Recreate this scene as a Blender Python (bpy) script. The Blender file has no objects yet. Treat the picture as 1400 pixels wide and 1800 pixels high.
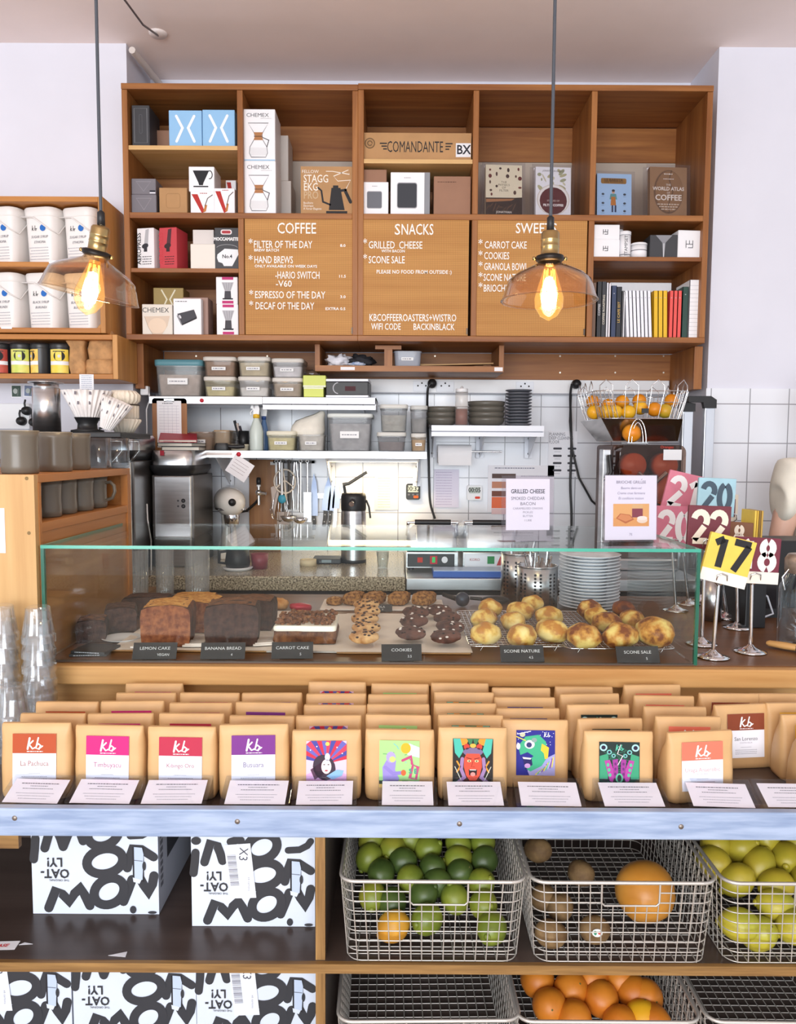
import bpy, math, random
from mathutils import Matrix, Vector, noise
PI = math.pi
random.seed(7)
S = bpy.context.scene
C = S.collection
# ---------------------------------------------------------------- camera
F = 1400.0
EYE = 1.45
PITCH = math.atan(110 / F)
ROLL = math.radians(0.34)
RCAM = Matrix.Rotation(PI / 2 - PITCH, 3, 'X') @ Matrix.Rotation(ROLL, 3, 'Z')
cam_data = bpy.data.cameras.new('camera')
cam = bpy.data.objects.new('camera', cam_data)
C.objects.link(cam)
cam.matrix_world = Matrix.Translation((0, 0, EYE)) @ RCAM.to_4x4()
cam_data.sensor_fit = 'HORIZONTAL'
cam_data.sensor_width = 36
cam_data.lens = 36
cam_data.clip_start = 0.05
S.camera = cam
# ---------------------------------------------------------------- light and exposure
S.view_settings.view_transform = 'Standard'
S.view_settings.look = 'None'
S.view_settings.gamma = 1
S.view_settings.use_curve_mapping = False
S.view_settings.exposure = 0.20
W = bpy.data.worlds.new('daylight')
S.world = W
W.use_nodes = True
W.node_tree.nodes['Background'].inputs[0].default_value = (0.90, 0.94, 1.0, 1)
W.node_tree.nodes['Background'].inputs[1].default_value = 0.84
def area(name, loc, rot, sx, sy, power, col):
    d = bpy.data.lights.new(name, 'AREA')
    d.shape = 'RECTANGLE'; d.size = sx; d.size_y = sy; d.energy = power; d.color = col
    o = bpy.data.objects.new(name, d); C.objects.link(o)
    o.location = loc; o.rotation_euler = rot
    return o
area('shop_window_daylight', (-0.9, -4.6, 1.75), (math.radians(104), 0, math.radians(-6)), 5.0, 2.6, 350, (0.90, 0.95, 1.0))
S.cycles.max_bounces = 12
S.cycles.transparent_max_bounces = 32
S.cycles.caustics_reflective = False
S.cycles.caustics_refractive = False
S.cycles.use_denoising = True
S.cycles.sample_clamp_indirect = 4
# ---------------------------------------------------------------- photograph to room
def ray(px, py):
    return RCAM @ Vector(((px - 700) / F, (900 - py) / F, -1))
def P(px, py, Y):                                   # point at depth Y
    d = ray(px, py); t = Y / d.y
    return Vector((d.x * t, Y, EYE + d.z * t))
def XZ(px, py, Y):
    p = P(px, py, Y); return p.x, p.z
def PF(px, py, z):                                  # point at height z
    d = ray(px, py); t = (z - EYE) / d.z
    return Vector((d.x * t, d.y * t, z))
# ---------------------------------------------------------------- materials
MATS = {}
def lin(c):
    if isinstance(c, str):
        c = [int(c[i:i + 2], 16) / 255 for i in (0, 2, 4)]
    return tuple(x / 12.92 if x <= 0.04045 else ((x + 0.055) / 1.055) ** 2.4 for x in c[:3]) + (1,)
def nt(m):
    m.use_nodes = True
    t = m.node_tree
    return t, t.nodes, t.links, t.nodes['Principled BSDF']
def mat(key, col=None, rough=0.5, metal=0.0, var=0.0, scale=8.0, bump=0.0, spec=0.5, trans=0.0, coat=0.0, stretch=(1, 1, 1), col2=None, sheen=0):
    """plain procedural material: base colour with a little noise"""
    if key in MATS: return MATS[key]
    if col is None: col = key
    m = bpy.data.materials.new(key); t, N, L, b = nt(m)
    c = lin(col)
    b.inputs['Base Color'].default_value = c
    b.inputs['Roughness'].default_value = rough
    b.inputs['Metallic'].default_value = metal
    b.inputs['Specular IOR Level'].default_value = spec
    b.inputs['Transmission Weight'].default_value = trans
    b.inputs['Coat Weight'].default_value = coat
    if var or bump or col2:
        tc = N.new('ShaderNodeTexCoord'); mp = N.new('ShaderNodeMapping'); nz = N.new('ShaderNodeTexNoise')
        mp.inputs['Scale'].default_value = stretch
        nz.inputs['Scale'].default_value = scale; nz.inputs['Detail'].default_value = 4
        L.new(tc.outputs['Object'], mp.inputs[0]); L.new(mp.outputs[0], nz.inputs['Vector'])
        if var or col2:
            r = N.new('ShaderNodeValToRGB')
            r.color_ramp.elements[0].position = 0.36; r.color_ramp.elements[1].position = 0.64
            c2 = lin(col2) if col2 else tuple(min(1, x * (1 + var)) for x in c[:3]) + (1,)
            c1 = c if col2 else tuple(x * (1 - var) for x in c[:3]) + (1,)
            r.color_ramp.elements[0].color = c1; r.color_ramp.elements[1].color = c2
            L.new(nz.outputs['Fac'], r.inputs[0]); L.new(r.outputs[0], b.inputs['Base Color'])
        if bump:
            bp = N.new('ShaderNodeBump'); bp.inputs['Strength'].default_value = bump; bp.inputs['Distance'].default_value = 0.01
            L.new(nz.outputs['Fac'], bp.inputs['Height']); L.new(bp.outputs[0], b.inputs['Normal'])
    MATS[key] = m
    return m
def wood(key, c1, c2, axis='X', scale=1.0, rough=0.45, spec=0.4):
    if key in MATS: return MATS[key]
    m = bpy.data.materials.new(key); t, N, L, b = nt(m)
    tc = N.new('ShaderNodeTexCoord'); mp = N.new('ShaderNodeMapping')
    s = {'X': (1.2, 22, 22), 'Y': (22, 1.2, 22), 'Z': (22, 22, 1.2)}[axis]
    mp.inputs['Scale'].default_value = [v * scale for v in s]
    n1 = N.new('ShaderNodeTexNoise'); n1.inputs['Scale'].default_value = 1.0; n1.inputs['Detail'].default_value = 6
    n1.inputs['Distortion'].default_value = 0.6
    n2 = N.new('ShaderNodeTexNoise'); n2.inputs['Scale'].default_value = 4.0; n2.inputs['Detail'].default_value = 3
    r = N.new('ShaderNodeValToRGB')
    r.color_ramp.elements[0].position = 0.30; r.color_ramp.elements[1].position = 0.68
    r.color_ramp.elements[0].color = lin(c1); r.color_ramp.elements[1].color = lin(c2)
    mx = N.new('ShaderNodeMix'); mx.data_type = 'FLOAT'; mx.inputs[0].default_value = 0.3
    L.new(tc.outputs['Object'], mp.inputs[0]); L.new(mp.outputs[0], n1.inputs['Vector']); L.new(mp.outputs[0], n2.inputs['Vector'])
    L.new(n1.outputs['Fac'], mx.inputs[2]); L.new(n2.outputs['Fac'], mx.inputs[3])
    L.new(mx.outputs[0], r.inputs[0]); L.new(r.outputs[0], b.inputs['Base Color'])
    b.inputs['Roughness'].default_value = rough; b.inputs['Specular IOR Level'].default_value = spec
    MATS[key] = m
    return m
def glass(key, tint='FFFFFF', refl=1.0, rough=0.0, ior=1.45, body=0.0, bodycol='FFFFFF', glow=None):
    """thin clear pane: transparent with a fresnel reflection, optionally a slightly milky body"""
    if key in MATS: return MATS[key]
    m = bpy.data.materials.new(key); t, N, L, b = nt(m)
    N.remove(b)
    out = N['Material Output']
    tr = N.new('ShaderNodeBsdfTransparent'); tr.inputs[0].default_value = lin(tint)
    gl = N.new('ShaderNodeBsdfGlossy'); gl.inputs['Roughness'].default_value = rough
    fr = N.new('ShaderNodeFresnel'); fr.inputs[0].default_value = ior
    ge = N.new('ShaderNodeNewGeometry'); pw = N.new('ShaderNodeMath'); pw.operation = 'MULTIPLY_ADD'    # same reflectance on both faces of a pane
    pw.inputs[1].default_value = 1 / ior - ior; pw.inputs[2].default_value = ior
    L.new(ge.outputs['Backfacing'], pw.inputs[0]); L.new(pw.outputs[0], fr.inputs[0])
    mul = N.new('ShaderNodeMath'); mul.operation = 'MULTIPLY'; mul.inputs[1].default_value = refl; mul.use_clamp = True
    L.new(fr.outputs[0], mul.inputs[0])
    mx = N.new('ShaderNodeMixShader')
    L.new(mul.outputs[0], mx.inputs[0])
    src = tr
    if body:
        df = N.new('ShaderNodeBsdfDiffuse'); df.inputs[0].default_value = lin(bodycol)
        m2 = N.new('ShaderNodeMixShader'); m2.inputs[0].default_value = body
        L.new(tr.outputs[0], m2.inputs[1]); L.new(df.outputs[0], m2.inputs[2]); src = m2
    if glow:                                        # a lamp envelope that gives off light itself
        em = N.new('ShaderNodeEmission'); em.inputs[0].default_value = lin(glow[0]); em.inputs[1].default_value = glow[1]
        ad = N.new('ShaderNodeAddShader'); L.new(src.outputs[0], ad.inputs[0]); L.new(em.outputs[0], ad.inputs[1]); src = ad
    L.new(src.outputs[0], mx.inputs[1]); L.new(gl.outputs[0], mx.inputs[2])
    L.new(mx.outputs[0], out.inputs[0])
    MATS[key] = m
    return m
def emit(key, col, st):
    if key in MATS: return MATS[key]
    m = bpy.data.materials.new(key); t, N, L, b = nt(m)
    b.inputs['Base Color'].default_value = (0, 0, 0, 1)
    b.inputs['Emission Color'].default_value = lin(col); b.inputs['Emission Strength'].default_value = st
    MATS[key] = m
    return m
def ink(c):                                         # plain flat colour for print
    return mat('print ' + c, c, 0.6, spec=0.3)
# ---------------------------------------------------------------- mesh builder
class B:
    def __init__(s):
        s.v = []; s.f = []; s.mi = []; s.sm = []; s.mats = []; s.X = None
    def _m(s, m):
        if isinstance(m, str): m = ink(m)
        if m not in s.mats: s.mats.append(m)
        return s.mats.index(m)
    def add(s, vs, fs, m, smooth=False):
        o = len(s.v); k = s._m(m)
        if s.X is not None: vs = [s.X @ Vector(v) for v in vs]
        s.v += [tuple(v) for v in vs]
        for f in fs:
            s.f.append([i + o for i in f]); s.mi.append(k); s.sm.append(smooth)
        return s
    def bx(s, x0, x1, y0, y1, z0, z1, m):
        vs = [(x0, y0, z0), (x1, y0, z0), (x1, y1, z0), (x0, y1, z0), (x0, y0, z1), (x1, y0, z1), (x1, y1, z1), (x0, y1, z1)]
        return s.add(vs, [(0, 3, 2, 1), (4, 5, 6, 7), (0, 1, 5, 4), (1, 2, 6, 5), (2, 3, 7, 6), (3, 0, 4, 7)], m)
    def box(s, w, d, h, m, c=(0, 0, 0)):            # centred, standing on c
        return s.bx(c[0] - w / 2, c[0] + w / 2, c[1] - d / 2, c[1] + d / 2, c[2], c[2] + h, m)
    def loft(s, rings, m, smooth=True, cap=True, closed=True):
        n = len(rings[0]); vs = [p for r in rings for p in r]; fs = []
        for i in range(len(rings) - 1):
            for j in range(n if closed else n - 1):
                k = (j + 1) % n
                fs.append((i * n + j, i * n + k, (i + 1) * n + k, (i + 1) * n + j))
        s.add(vs, fs, m, smooth)
        if cap:
            s.add(rings[0], [tuple(range(n))[::-1]], m); s.add(rings[-1], [tuple(range(n))], m)
        return s
    def lathe(s, prof, m, seg=20, c=(0, 0, 0), cap=False, smooth=True, flute=0, fl_amp=0.0):
        rings = []
        for r, z in prof:
            ring = []
            for j in range(seg):
                a = 2 * PI * j / seg
                rr = r * (1 + (fl_amp * math.cos(flute * a) if flute else 0))
                ring.append((c[0] + rr * math.cos(a), c[1] + rr * math.sin(a), c[2] + z))
            rings.append(ring)
        return s.loft(rings, m, smooth, cap)
    def cyl(s, r, z0, z1, m, seg=20, c=(0, 0), r1=None):
        return s.lathe([(r, z0), (r if r1 is None else r1, z1)], m, seg, (c[0], c[1], 0), cap=True)
    def tube(s, pts, r, m, seg=8, closed=False, flat=None):
        pts = [Vector(p) for p in pts]; n = len(pts); rings = []
        rr = r if isinstance(r, (list, tuple)) else [r] * n
        up = None
        for i in range(n):
            a = pts[i - 1] if (i > 0 or closed) else pts[i]
            b_ = pts[(i + 1) % n] if (i < n - 1 or closed) else pts[i]
            t = (b_ - a); t = t.normalized() if t.length > 1e-9 else Vector((0, 0, 1))
            if up is None:
                up = Vector((0, 0, 1)) if abs(t.z) < 0.9 else Vector((1, 0, 0))
            u = up - t * up.dot(t)
            if u.length < 1e-6: u = t.orthogonal()
            u.normalize(); up = u; w = t.cross(u)
            rings.append([pts[i] + (u * math.cos(2 * PI * j / seg) + w * math.sin(2 * PI * j / seg) * (flat or 1)) * rr[i] for j in range(seg)])
        if closed: rings.append(rings[0])
        return s.loft(rings, m, True, not closed)
    def prism(s, poly, y0, y1, m, smooth=False):    # outline in x-z, extruded along y
        n = len(poly)
        vs = [(x, y0, z) for x, z in poly] + [(x, y1, z) for x, z in poly]
        fs = [tuple(range(n))[::-1], tuple(range(n, 2 * n))]
        s.add(vs, fs, m)
        return s.add(vs, [(i, (i + 1) % n, n + (i + 1) % n, n + i) for i in range(n)], m, smooth)
    def plate(s, poly, z0, z1, m):                  # outline in x-y, extruded along z
        n = len(poly)
        vs = [(x, y, z0) for x, y in poly] + [(x, y, z1) for x, y in poly]
        return s.add(vs, [tuple(range(n))[::-1], tuple(range(n, 2 * n))] + [(i, (i + 1) % n, n + (i + 1) % n, n + i) for i in range(n)], m)
    def ell(s, c, r, m, seg=16, rng=10, amp=0.0, freq=3.0, seed=0.0, flatb=None, sq=1.0):
        rings = []
        for i in range(rng + 1):
            th = PI * i / rng; ring = []
            for j in range(seg):
                ph = 2 * PI * j / seg
                def pw(v): return math.copysign(abs(v) ** sq, v)
                d = Vector((pw(math.sin(th)) * pw(math.cos(ph)), pw(math.sin(th)) * pw(math.sin(ph)), -pw(math.cos(th))))
                k = 1 + amp * noise.noise(d * freq + Vector((seed, seed * 1.7, -seed))) if amp else 1
                z = c[2] + d.z * r[2] * k
                if flatb is not None: z = max(z, flatb)
                ring.append((c[0] + d.x * r[0] * k, c[1] + d.y * r[1] * k, z))
            rings.append(ring)
        return s.loft(rings, m, True, False)
    # flat print facing -y in the x-z plane
    def poly(s, pts, y, m):
        return s.add([(x, y, z) for x, z in pts], [tuple(range(len(pts)))], m)
    def rect(s, x0, x1, z0, z1, y, m):
        return s.poly([(x0, z0), (x1, z0), (x1, z1), (x0, z1)], y, m)
    def disc(s, x, z, rx, rz, y, m, seg=20, rot=0.0):
        ca, sa = math.cos(rot), math.sin(rot)
        return s.poly([(x + rx * math.cos(a) * ca - rz * math.sin(a) * sa, z + rx * math.cos(a) * sa + rz * math.sin(a) * ca) for a in [2 * PI * i / seg for i in range(seg)]], y, m)
    def stroke(s, pts, w, y, m, cap=True, closed=False):
        p = [Vector((a, b_)) for a, b_ in pts]; n = len(p); L_ = []; R_ = []
        for i in range(n):
            a = p[i - 1] if (i > 0 or closed) else p[i]
            c = p[(i + 1) % n] if (i < n - 1 or closed) else p[i]
            t = c - a; t = t.normalized() if t.length > 1e-9 else Vector((1, 0)); q = Vector((-t.y, t.x))
            k = 1.0
            if 0 < i < n - 1 or closed:
                t1 = (p[i] - a).normalized(); k = min(1.5, 1 / max(0.5, abs(q.dot(Vector((-t1.y, t1.x))))))
            L_.append(p[i] + q * w / 2 * k); R_.append(p[i] - q * w / 2 * k)
        vs = [(v.x, y, v.y) for v in L_] + [(v.x, y, v.y) for v in R_]
        s.add(vs, [(i, n + i, n + (i + 1) % n, (i + 1) % n) for i in range(n if closed else n - 1)], m)
        if cap and not closed:
            s.disc(p[0].x, p[0].y, w / 2, w / 2, y - 0.00002, m, 12); s.disc(p[-1].x, p[-1].y, w / 2, w / 2, y - 0.00002, m, 12)
        return s
    def text(s, txt, x, z, size, y, m, al='CENTER', sx=1.0, shear=0.0, bold=0.0, rot=0.0, depth=0.0):
        c = bpy.data.curves.new('t', 'FONT'); c.body = txt; c.size = size; c.align_x = al; c.align_y = 'CENTER'
        c.shear = shear; c.offset = bold; c.resolution_u = 2; c.extrude = depth
        o = bpy.data.objects.new('t', c); C.objects.link(o)
        dg = bpy.context.evaluated_depsgraph_get()
        me = o.evaluated_get(dg).to_mesh()
        ca, sa = math.cos(rot), math.sin(rot)
        vs = [(x + v.co.x * sx * ca - v.co.y * sa, y - v.co.z, z + v.co.x * sx * sa + v.co.y * ca) for v in me.vertices]
        fs = [tuple(p.vertices) for p in me.polygons]
        o.evaluated_get(dg).to_mesh_clear()
        bpy.data.objects.remove(o); bpy.data.curves.remove(c)
        return s.add(vs, fs, m)
    def scrib(s, x0, x1, z, h, y, m, seed=0):       # unreadably small print: a run of short dashes
        r = random.Random(seed); x = x0
        while x < x1:
            w = h * r.uniform(1.0, 3.2)
            s.rect(x, min(x + w, x1), z - h / 2, z + h / 2, y, m); x += w + h * 0.7
        return s
    def obj(s, name, parent=None, loc=(0, 0, 0), rot=(0, 0, 0), bev=0.0, seg=2, sub=0, label=None, cat=None, group=None, kind=None):
        me = bpy.data.meshes.new(name)
        me.from_pydata(s.v, [], s.f)
        for m in s.mats: me.materials.append(m)
        me.polygons.foreach_set('material_index', s.mi)
        me.polygons.foreach_set('use_smooth', s.sm)
        me.update()
        o = bpy.data.objects.new(name, me); C.objects.link(o)
        o.location = loc; o.rotation_euler = rot
        if bev:
            md = o.modifiers.new('edge', 'BEVEL'); md.width = bev; md.segments = seg; md.limit_method = 'ANGLE'
        if sub:
            md = o.modifiers.new('smooth', 'SUBSURF'); md.levels = sub; md.render_levels = sub
        if parent is not None: o.parent = parent
        if label: o['label'] = label
        if cat: o['category'] = cat
        if group: o['group'] = group
        if kind: o['kind'] = kind
        return o
def thing(name, label, cat, loc=(0, 0, 0), rz=0.0, group=None, rot=None):
    o = bpy.data.objects.new(name, None); C.objects.link(o); o.empty_display_size = 0.02
    o.location = loc; o.rotation_euler = rot or (0, 0, rz)
    o['label'] = label; o['category'] = cat
    if group: o['group'] = group
    return o
def dup(root, loc, rz=None, label=None, rot=None, scale=None):
    def cp(o, par):
        c = o.copy(); C.objects.link(c)
        if par is not None: c.parent = par
        for ch in o.children: cp(ch, c)
        return c
    r = cp(root, None); r.location = loc
    if rot: r.rotation_euler = rot
    elif rz is not None: r.rotation_euler = (0, 0, rz)
    if label: r['label'] = label
    if scale: r.scale = scale
    return r
def struct(b, name, loc=(0, 0, 0), bev=0.0):
    return b.obj(name, loc=loc, bev=bev, kind='structure')
def rr(w, h, r, n=4, cx=0.0, cz=0.0):               # rounded rectangle outline
    out = []
    for sx, sz, a0 in ((1, -1, -PI / 2), (1, 1, 0), (-1, 1, PI / 2), (-1, -1, PI)):
        for i in range(n + 1):
            a = a0 + PI / 2 * i / n
            out.append((cx + sx * (w / 2 - r) + r * math.cos(a), cz + sz * (h / 2 - r) + r * math.sin(a)))
    return out
def arc(cx, cz, r, a0, a1, n=12, rz=None):
    return [(cx + r * math.cos(math.radians(a0 + (a1 - a0) * i / n)), cz + (rz or r) * math.sin(math.radians(a0 + (a1 - a0) * i / n))) for i in range(n + 1)]
# ================================================================ the setting
YW, YN = 3.40, 3.72
ZC, ZTOP = 3.10, 0.931
white_paint = mat('white wall paint', 'DFDFE9', 0.75, var=0.02, scale=3)
ceil_paint = mat('ceiling paint', 'F8EAE6', 0.85, var=0.03, scale=2.5)
dark_wood = wood('brown shelf wood along x', '7A4520', 'A9703C', 'X')
dark_wood_z = wood('brown shelf wood along z', '7A4520', 'A9703C', 'Z')
dark_wood_y = wood('brown shelf wood along y', '6E3D1C', '9C6334', 'Y')
oak = wood('light oak along x', 'B9854A', 'E0B273', 'X', 0.8)
oak_z = wood('light oak along z', 'BE9058', 'D8B078', 'Z', 0.9)
amber_wood = wood('amber shelf wood', 'A8682C', 'C98A48', 'X')
amber_z = wood('amber shelf wood upright', 'B47A3C', 'D49B5A', 'Z')
walnut = wood('dark worktop wood', '5B3A22', '7E5432', 'X', 0.7, rough=0.35)
brown_board = wood('dark brown ply face', '40342F', '574943', 'X', 0.6, rough=0.3)
ply_edge = wood('plywood edge layers', '644524', 'A8824E', 'X', 2.2)
ply_edge_z = wood('plywood edge layers upright', '6E4E2A', 'B48C56', 'Z', 2.2)
steel = mat('brushed steel', 'C9C9CB', 0.28, 1.0, var=0.08, scale=6, stretch=(1, 1, 14))
steel_x = mat('brushed steel flat', 'D6D8DC', 0.35, 1.0, var=0.06, scale=6, stretch=(1, 12, 12))
chrome = mat('chrome', 'E4E4E6', 0.1, 1.0)
black_plastic = mat('black plastic', '1E1E20', 0.45)
white_plastic = mat('white plastic', 'F0F0F2', 0.4)
white_metal = mat('white enamelled metal', 'E9ECF4', 0.35)
def tile_mat(key, c, grout, size, rough=0.2):
    m = bpy.data.materials.new(key); t, N, L, b = nt(m)
    tc = N.new('ShaderNodeTexCoord'); sp = N.new('ShaderNodeSeparateXYZ'); cb = N.new('ShaderNodeCombineXYZ')
    br = N.new('ShaderNodeTexBrick'); br.offset = 0
    br.inputs['Color1'].default_value = lin(c); br.inputs['Color2'].default_value = lin(c); br.inputs['Mortar'].default_value = lin(grout)
    br.inputs['Scale'].default_value = 1; br.inputs['Mortar Size'].default_value = 0.0022
    br.inputs['Brick Width'].default_value = size; br.inputs['Row Height'].default_value = size
    L.new(tc.outputs['Object'], sp.inputs[0]); L.new(sp.outputs[0], cb.inputs[0]); L.new(sp.outputs[2], cb.inputs[1])
    L.new(cb.outputs[0], br.inputs['Vector']); L.new(br.outputs['Color'], b.inputs['Base Color'])
    b.inputs['Roughness'].default_value = rough
    return m
tiles = tile_mat('white glazed wall tiles', 'ECEEF4', '9A9AA0', 0.165)
b = B(); b.bx(-4, 4, -5.2, 4.2, -0.05, 0, wood('floor boards', 'A48E7A', 'BCA692', 'Y', 0.4)); struct(b, 'floor')
b = B(); b.bx(-4, 4, -5.2, 4.2, ZC, ZC + 0.1, ceil_paint); struct(b, 'ceiling')
XL, XR = -1.125, 1.305
b = B(); b.bx(-4, XL, YW, YW + 0.1, 0, ZC, white_paint); b.bx(XL - 0.1, XL, YW + 0.1, YN + 0.1, 0, ZC, white_paint); struct(b, 'wall_left')
b = B(); b.bx(XR, 4, YW, YW + 0.1, 0, ZC, white_paint); b.bx(XR, XR + 0.1, YW + 0.1, YN + 0.1, 0, ZC, white_paint); struct(b, 'wall_right')
b = B(); b.bx(XL, XR, YN, YN + 0.1, 0, ZC, white_paint); struct(b, 'wall_back')
b = B(); b.bx(XL, XR, YN - 0.006, YN - 0.001, 0.9, 1.72, tiles); struct(b, 'wall_back_tiles')
b = B(); b.bx(XR - 0.006, 4, YW - 0.008, YW - 0.001, 0.0, 1.715, tiles); struct(b, 'wall_right_tiles')
# ceiling pipe along the top left corner of the recess
b = B(); b.tube([(XL + 0.03, 3.38, ZC - 0.035), (XL + 0.05, 3.70, ZC - 0.03)], 0.014, mat('pipe paint', 'D9CFC8', 0.6)); b.tube([(XL + 0.05, 3.70, ZC - 0.03), (XL + 0.05, 3.70, ZC - 0.2)], 0.014, mat('pipe paint'))
b.obj('ceiling_pipe', label='thin painted pipe running along the recess ceiling beside the left wall', cat='pipe')
p = P(278, 58, 3.05); hy = PF(278, 58, ZC).y; hx = PF(278, 58, ZC).x
t = thing('ceiling_hook', 'round white ceiling plate holding a thin metal rod', 'hook', (hx, hy, ZC))
b = B(); b.lathe([(0.0, -0.012), (0.03, -0.011), (0.036, -0.004), (0.036, 0)], mat('hook paint', 'E6DAD6', 0.5), 20); b.obj('plate', t)
b = B(); b.tube([(0, 0, -0.01), (-0.01, -0.16, -0.05), (-0.02, -0.5, -0.07)], 0.004, mat('rod metal', '7A6E6A', 0.4, 0.8)); b.obj('rod', t)
# ================================================================ big wall shelving
YS, YSB = 3.29, 3.66
ZT, ZM, ZB = 2.895, 2.396, 1.912                      # top faces: cap, middle board, bottom board
UX = [-1.112 + 0.4716 * k for k in range(6)]          # outer edges and divider centres
TH = 0.023
def shelving(name, label, k0, k1, shelves, backs, dz):
    t = thing(name, label, 'shelf', (0, YS, 0))
    x0, x1 = UX[k0], UX[k1]; D = YSB - YS
    b = B(); b.bx(x0, x1, -0.004, D, ZT - TH + dz, ZT + dz, dark_wood); b.obj('top_panel', t, bev=0.002)
    b = B(); b.bx(x0, x1, -0.002, D, ZB - TH, ZB, dark_wood); b.obj('bottom_panel', t, bev=0.002)
    b = B(); b.bx(x0 + TH, x1 - TH, 0, D, ZM - TH, ZM, dark_wood); b.obj('middle_board', t, bev=0.002)
    for xa, nm in ((x0, 'side_panel'), (x1 - TH, 'side_panel')):
        b = B(); b.bx(xa, xa + TH, 0, D, ZB, ZT - TH + dz, dark_wood_z); b.obj(nm, t, bev=0.002)
    for k in range(k0 + 1, k1):
        for za, zb in ((ZB, ZM - TH), (ZM, ZT - TH)):
            b = B(); b.bx(UX[k] - TH / 2, UX[k] + TH / 2, 0.0, D, za, zb + (dz if zb > ZM else 0), dark_wood_z); b.obj('divider', t, bev=0.002)
    for k, z, m in shelves:
        b = B(); b.bx(UX[k] + TH / 2 + (TH / 2 if k == k0 else 0), UX[k + 1] - TH / 2 - (TH / 2 if k + 1 == k1 else 0), 0.004, D - 0.02, z - 0.017, z, m); b.obj('shelf_board', t, bev=0.0015)
    for k, za, zb, *mm in backs:
        b = B(); b.bx(UX[k] + TH / 2, UX[k + 1] - TH / 2, D - 0.012, D, za, zb, mm[0] if mm else dark_wood); b.obj('back_panel', t)
    return t
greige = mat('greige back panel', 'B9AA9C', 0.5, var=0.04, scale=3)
pale_edge = wood('pale shelf board', 'C79A5E', 'E3BC84', 'X')
ZS1 = XZ(320, 255, YS)[1]; ZS3 = XZ(730, 279, YS)[1]; ZL1 = XZ(320, 471, YS)[1]; ZL5 = XZ(1137, 451, YS)[1]
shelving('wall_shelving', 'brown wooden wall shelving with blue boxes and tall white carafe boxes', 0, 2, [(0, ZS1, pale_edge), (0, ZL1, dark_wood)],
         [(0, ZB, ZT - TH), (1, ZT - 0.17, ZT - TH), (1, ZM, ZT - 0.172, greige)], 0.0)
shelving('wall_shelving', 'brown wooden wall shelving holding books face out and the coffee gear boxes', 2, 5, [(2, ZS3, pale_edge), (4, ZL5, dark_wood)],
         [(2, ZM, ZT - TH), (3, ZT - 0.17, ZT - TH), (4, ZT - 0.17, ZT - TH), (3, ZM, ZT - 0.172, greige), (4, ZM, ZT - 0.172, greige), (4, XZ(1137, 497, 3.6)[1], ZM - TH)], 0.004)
# board between shelving and steel shelves
t = thing('wood_surround', 'brown wooden back board and posts under the wall shelving', 'panel', (0, 3.42, 0))
b = B(); b.bx(XL + 0.05, 1.255, 0.27, 0.285, 1.772, ZB - TH, dark_wood)
for px in (345, 470, 600, 765, 985, 1082, 1167):
    for py in (626, 655):
        q = P(px, py, 3.69); b.disc(q.x, q.z, 0.004, 0.004, 0.2695, mat('screw head', 'D8CFC0', 0.3, 0.8), 8)
b.obj('back_board', t)
b = B(); b.bx(-1.115, -1.078, -0.02, 0.27, 1.70, ZB - TH, dark_wood_z); b.obj('post', t, bev=0.002)
b = B(); b.bx(1.243, 1.278, -0.03, 0.27, 1.71, ZB - TH, dark_wood_z); b.obj('post', t, bev=0.002)
# white cable trunking with sockets
t = thing('cable_trunking', 'long white cable trunking with power sockets above the tiles', 'trunking', (0, 3.70, 1.74))
b = B(); b.bx(-0.30, 1.235, -0.03, 0.01, -0.035, 0.03, white_plastic); b.bx(-0.30, 1.235, -0.034, -0.03, -0.035, -0.030, mat('trunking lip', 'B9BCC6', 0.5)); b.obj('cover', t, bev=0.002)
for px in (742, 783, 923):
    q = P(px, 673, 3.67); b = B(); b.bx(q.x - 0.04, q.x + 0.04, -0.036, -0.03, -0.026, 0.022, white_metal)
    for dx, dz in ((-0.018, 0.0), (0.018, 0.0), (0, 0.012)): b.disc(q.x + dx, dz, 0.004, 0.004, -0.0363, '303030', 10)
    b.obj('socket', t, bev=0.001)
# ================================================================ left wall shelves
YB = 3.16
def box_shelf(name, label, x1, zs, xend=-2.2):
    t = thing(name, label, 'shelf', (0, YB, 0))
    b = B(); b.bx(x1 - 0.02, x1, 0, 0.235, zs[-1] - 0.02, zs[0], amber_z); b.obj('side_panel', t, bev=0.002)
    for i, z in enumerate(zs):
        b = B(); b.bx(xend, x1 - 0.02, 0.002 * (0 < i < len(zs) - 1), 0.235, z - 0.02, z, amber_wood); b.obj('shelf_board', t, bev=0.002)
    return t
zb = [XZ(90, y, YB)[1] for y in (345, 460, 576)]
box_shelf('bucket_shelf', 'wooden wall shelf holding two rows of white coffee buckets', XZ(183, 450, YB)[0], zb)
YK = 3.17
zk = XZ(100, 657, YB)[1]
t = box_shelf('canister_shelf', 'low wooden wall shelf with black canisters and paper bags', XZ(207, 630, YB)[0], [zb[2] - 0.025, zk], -2.2)
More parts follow.
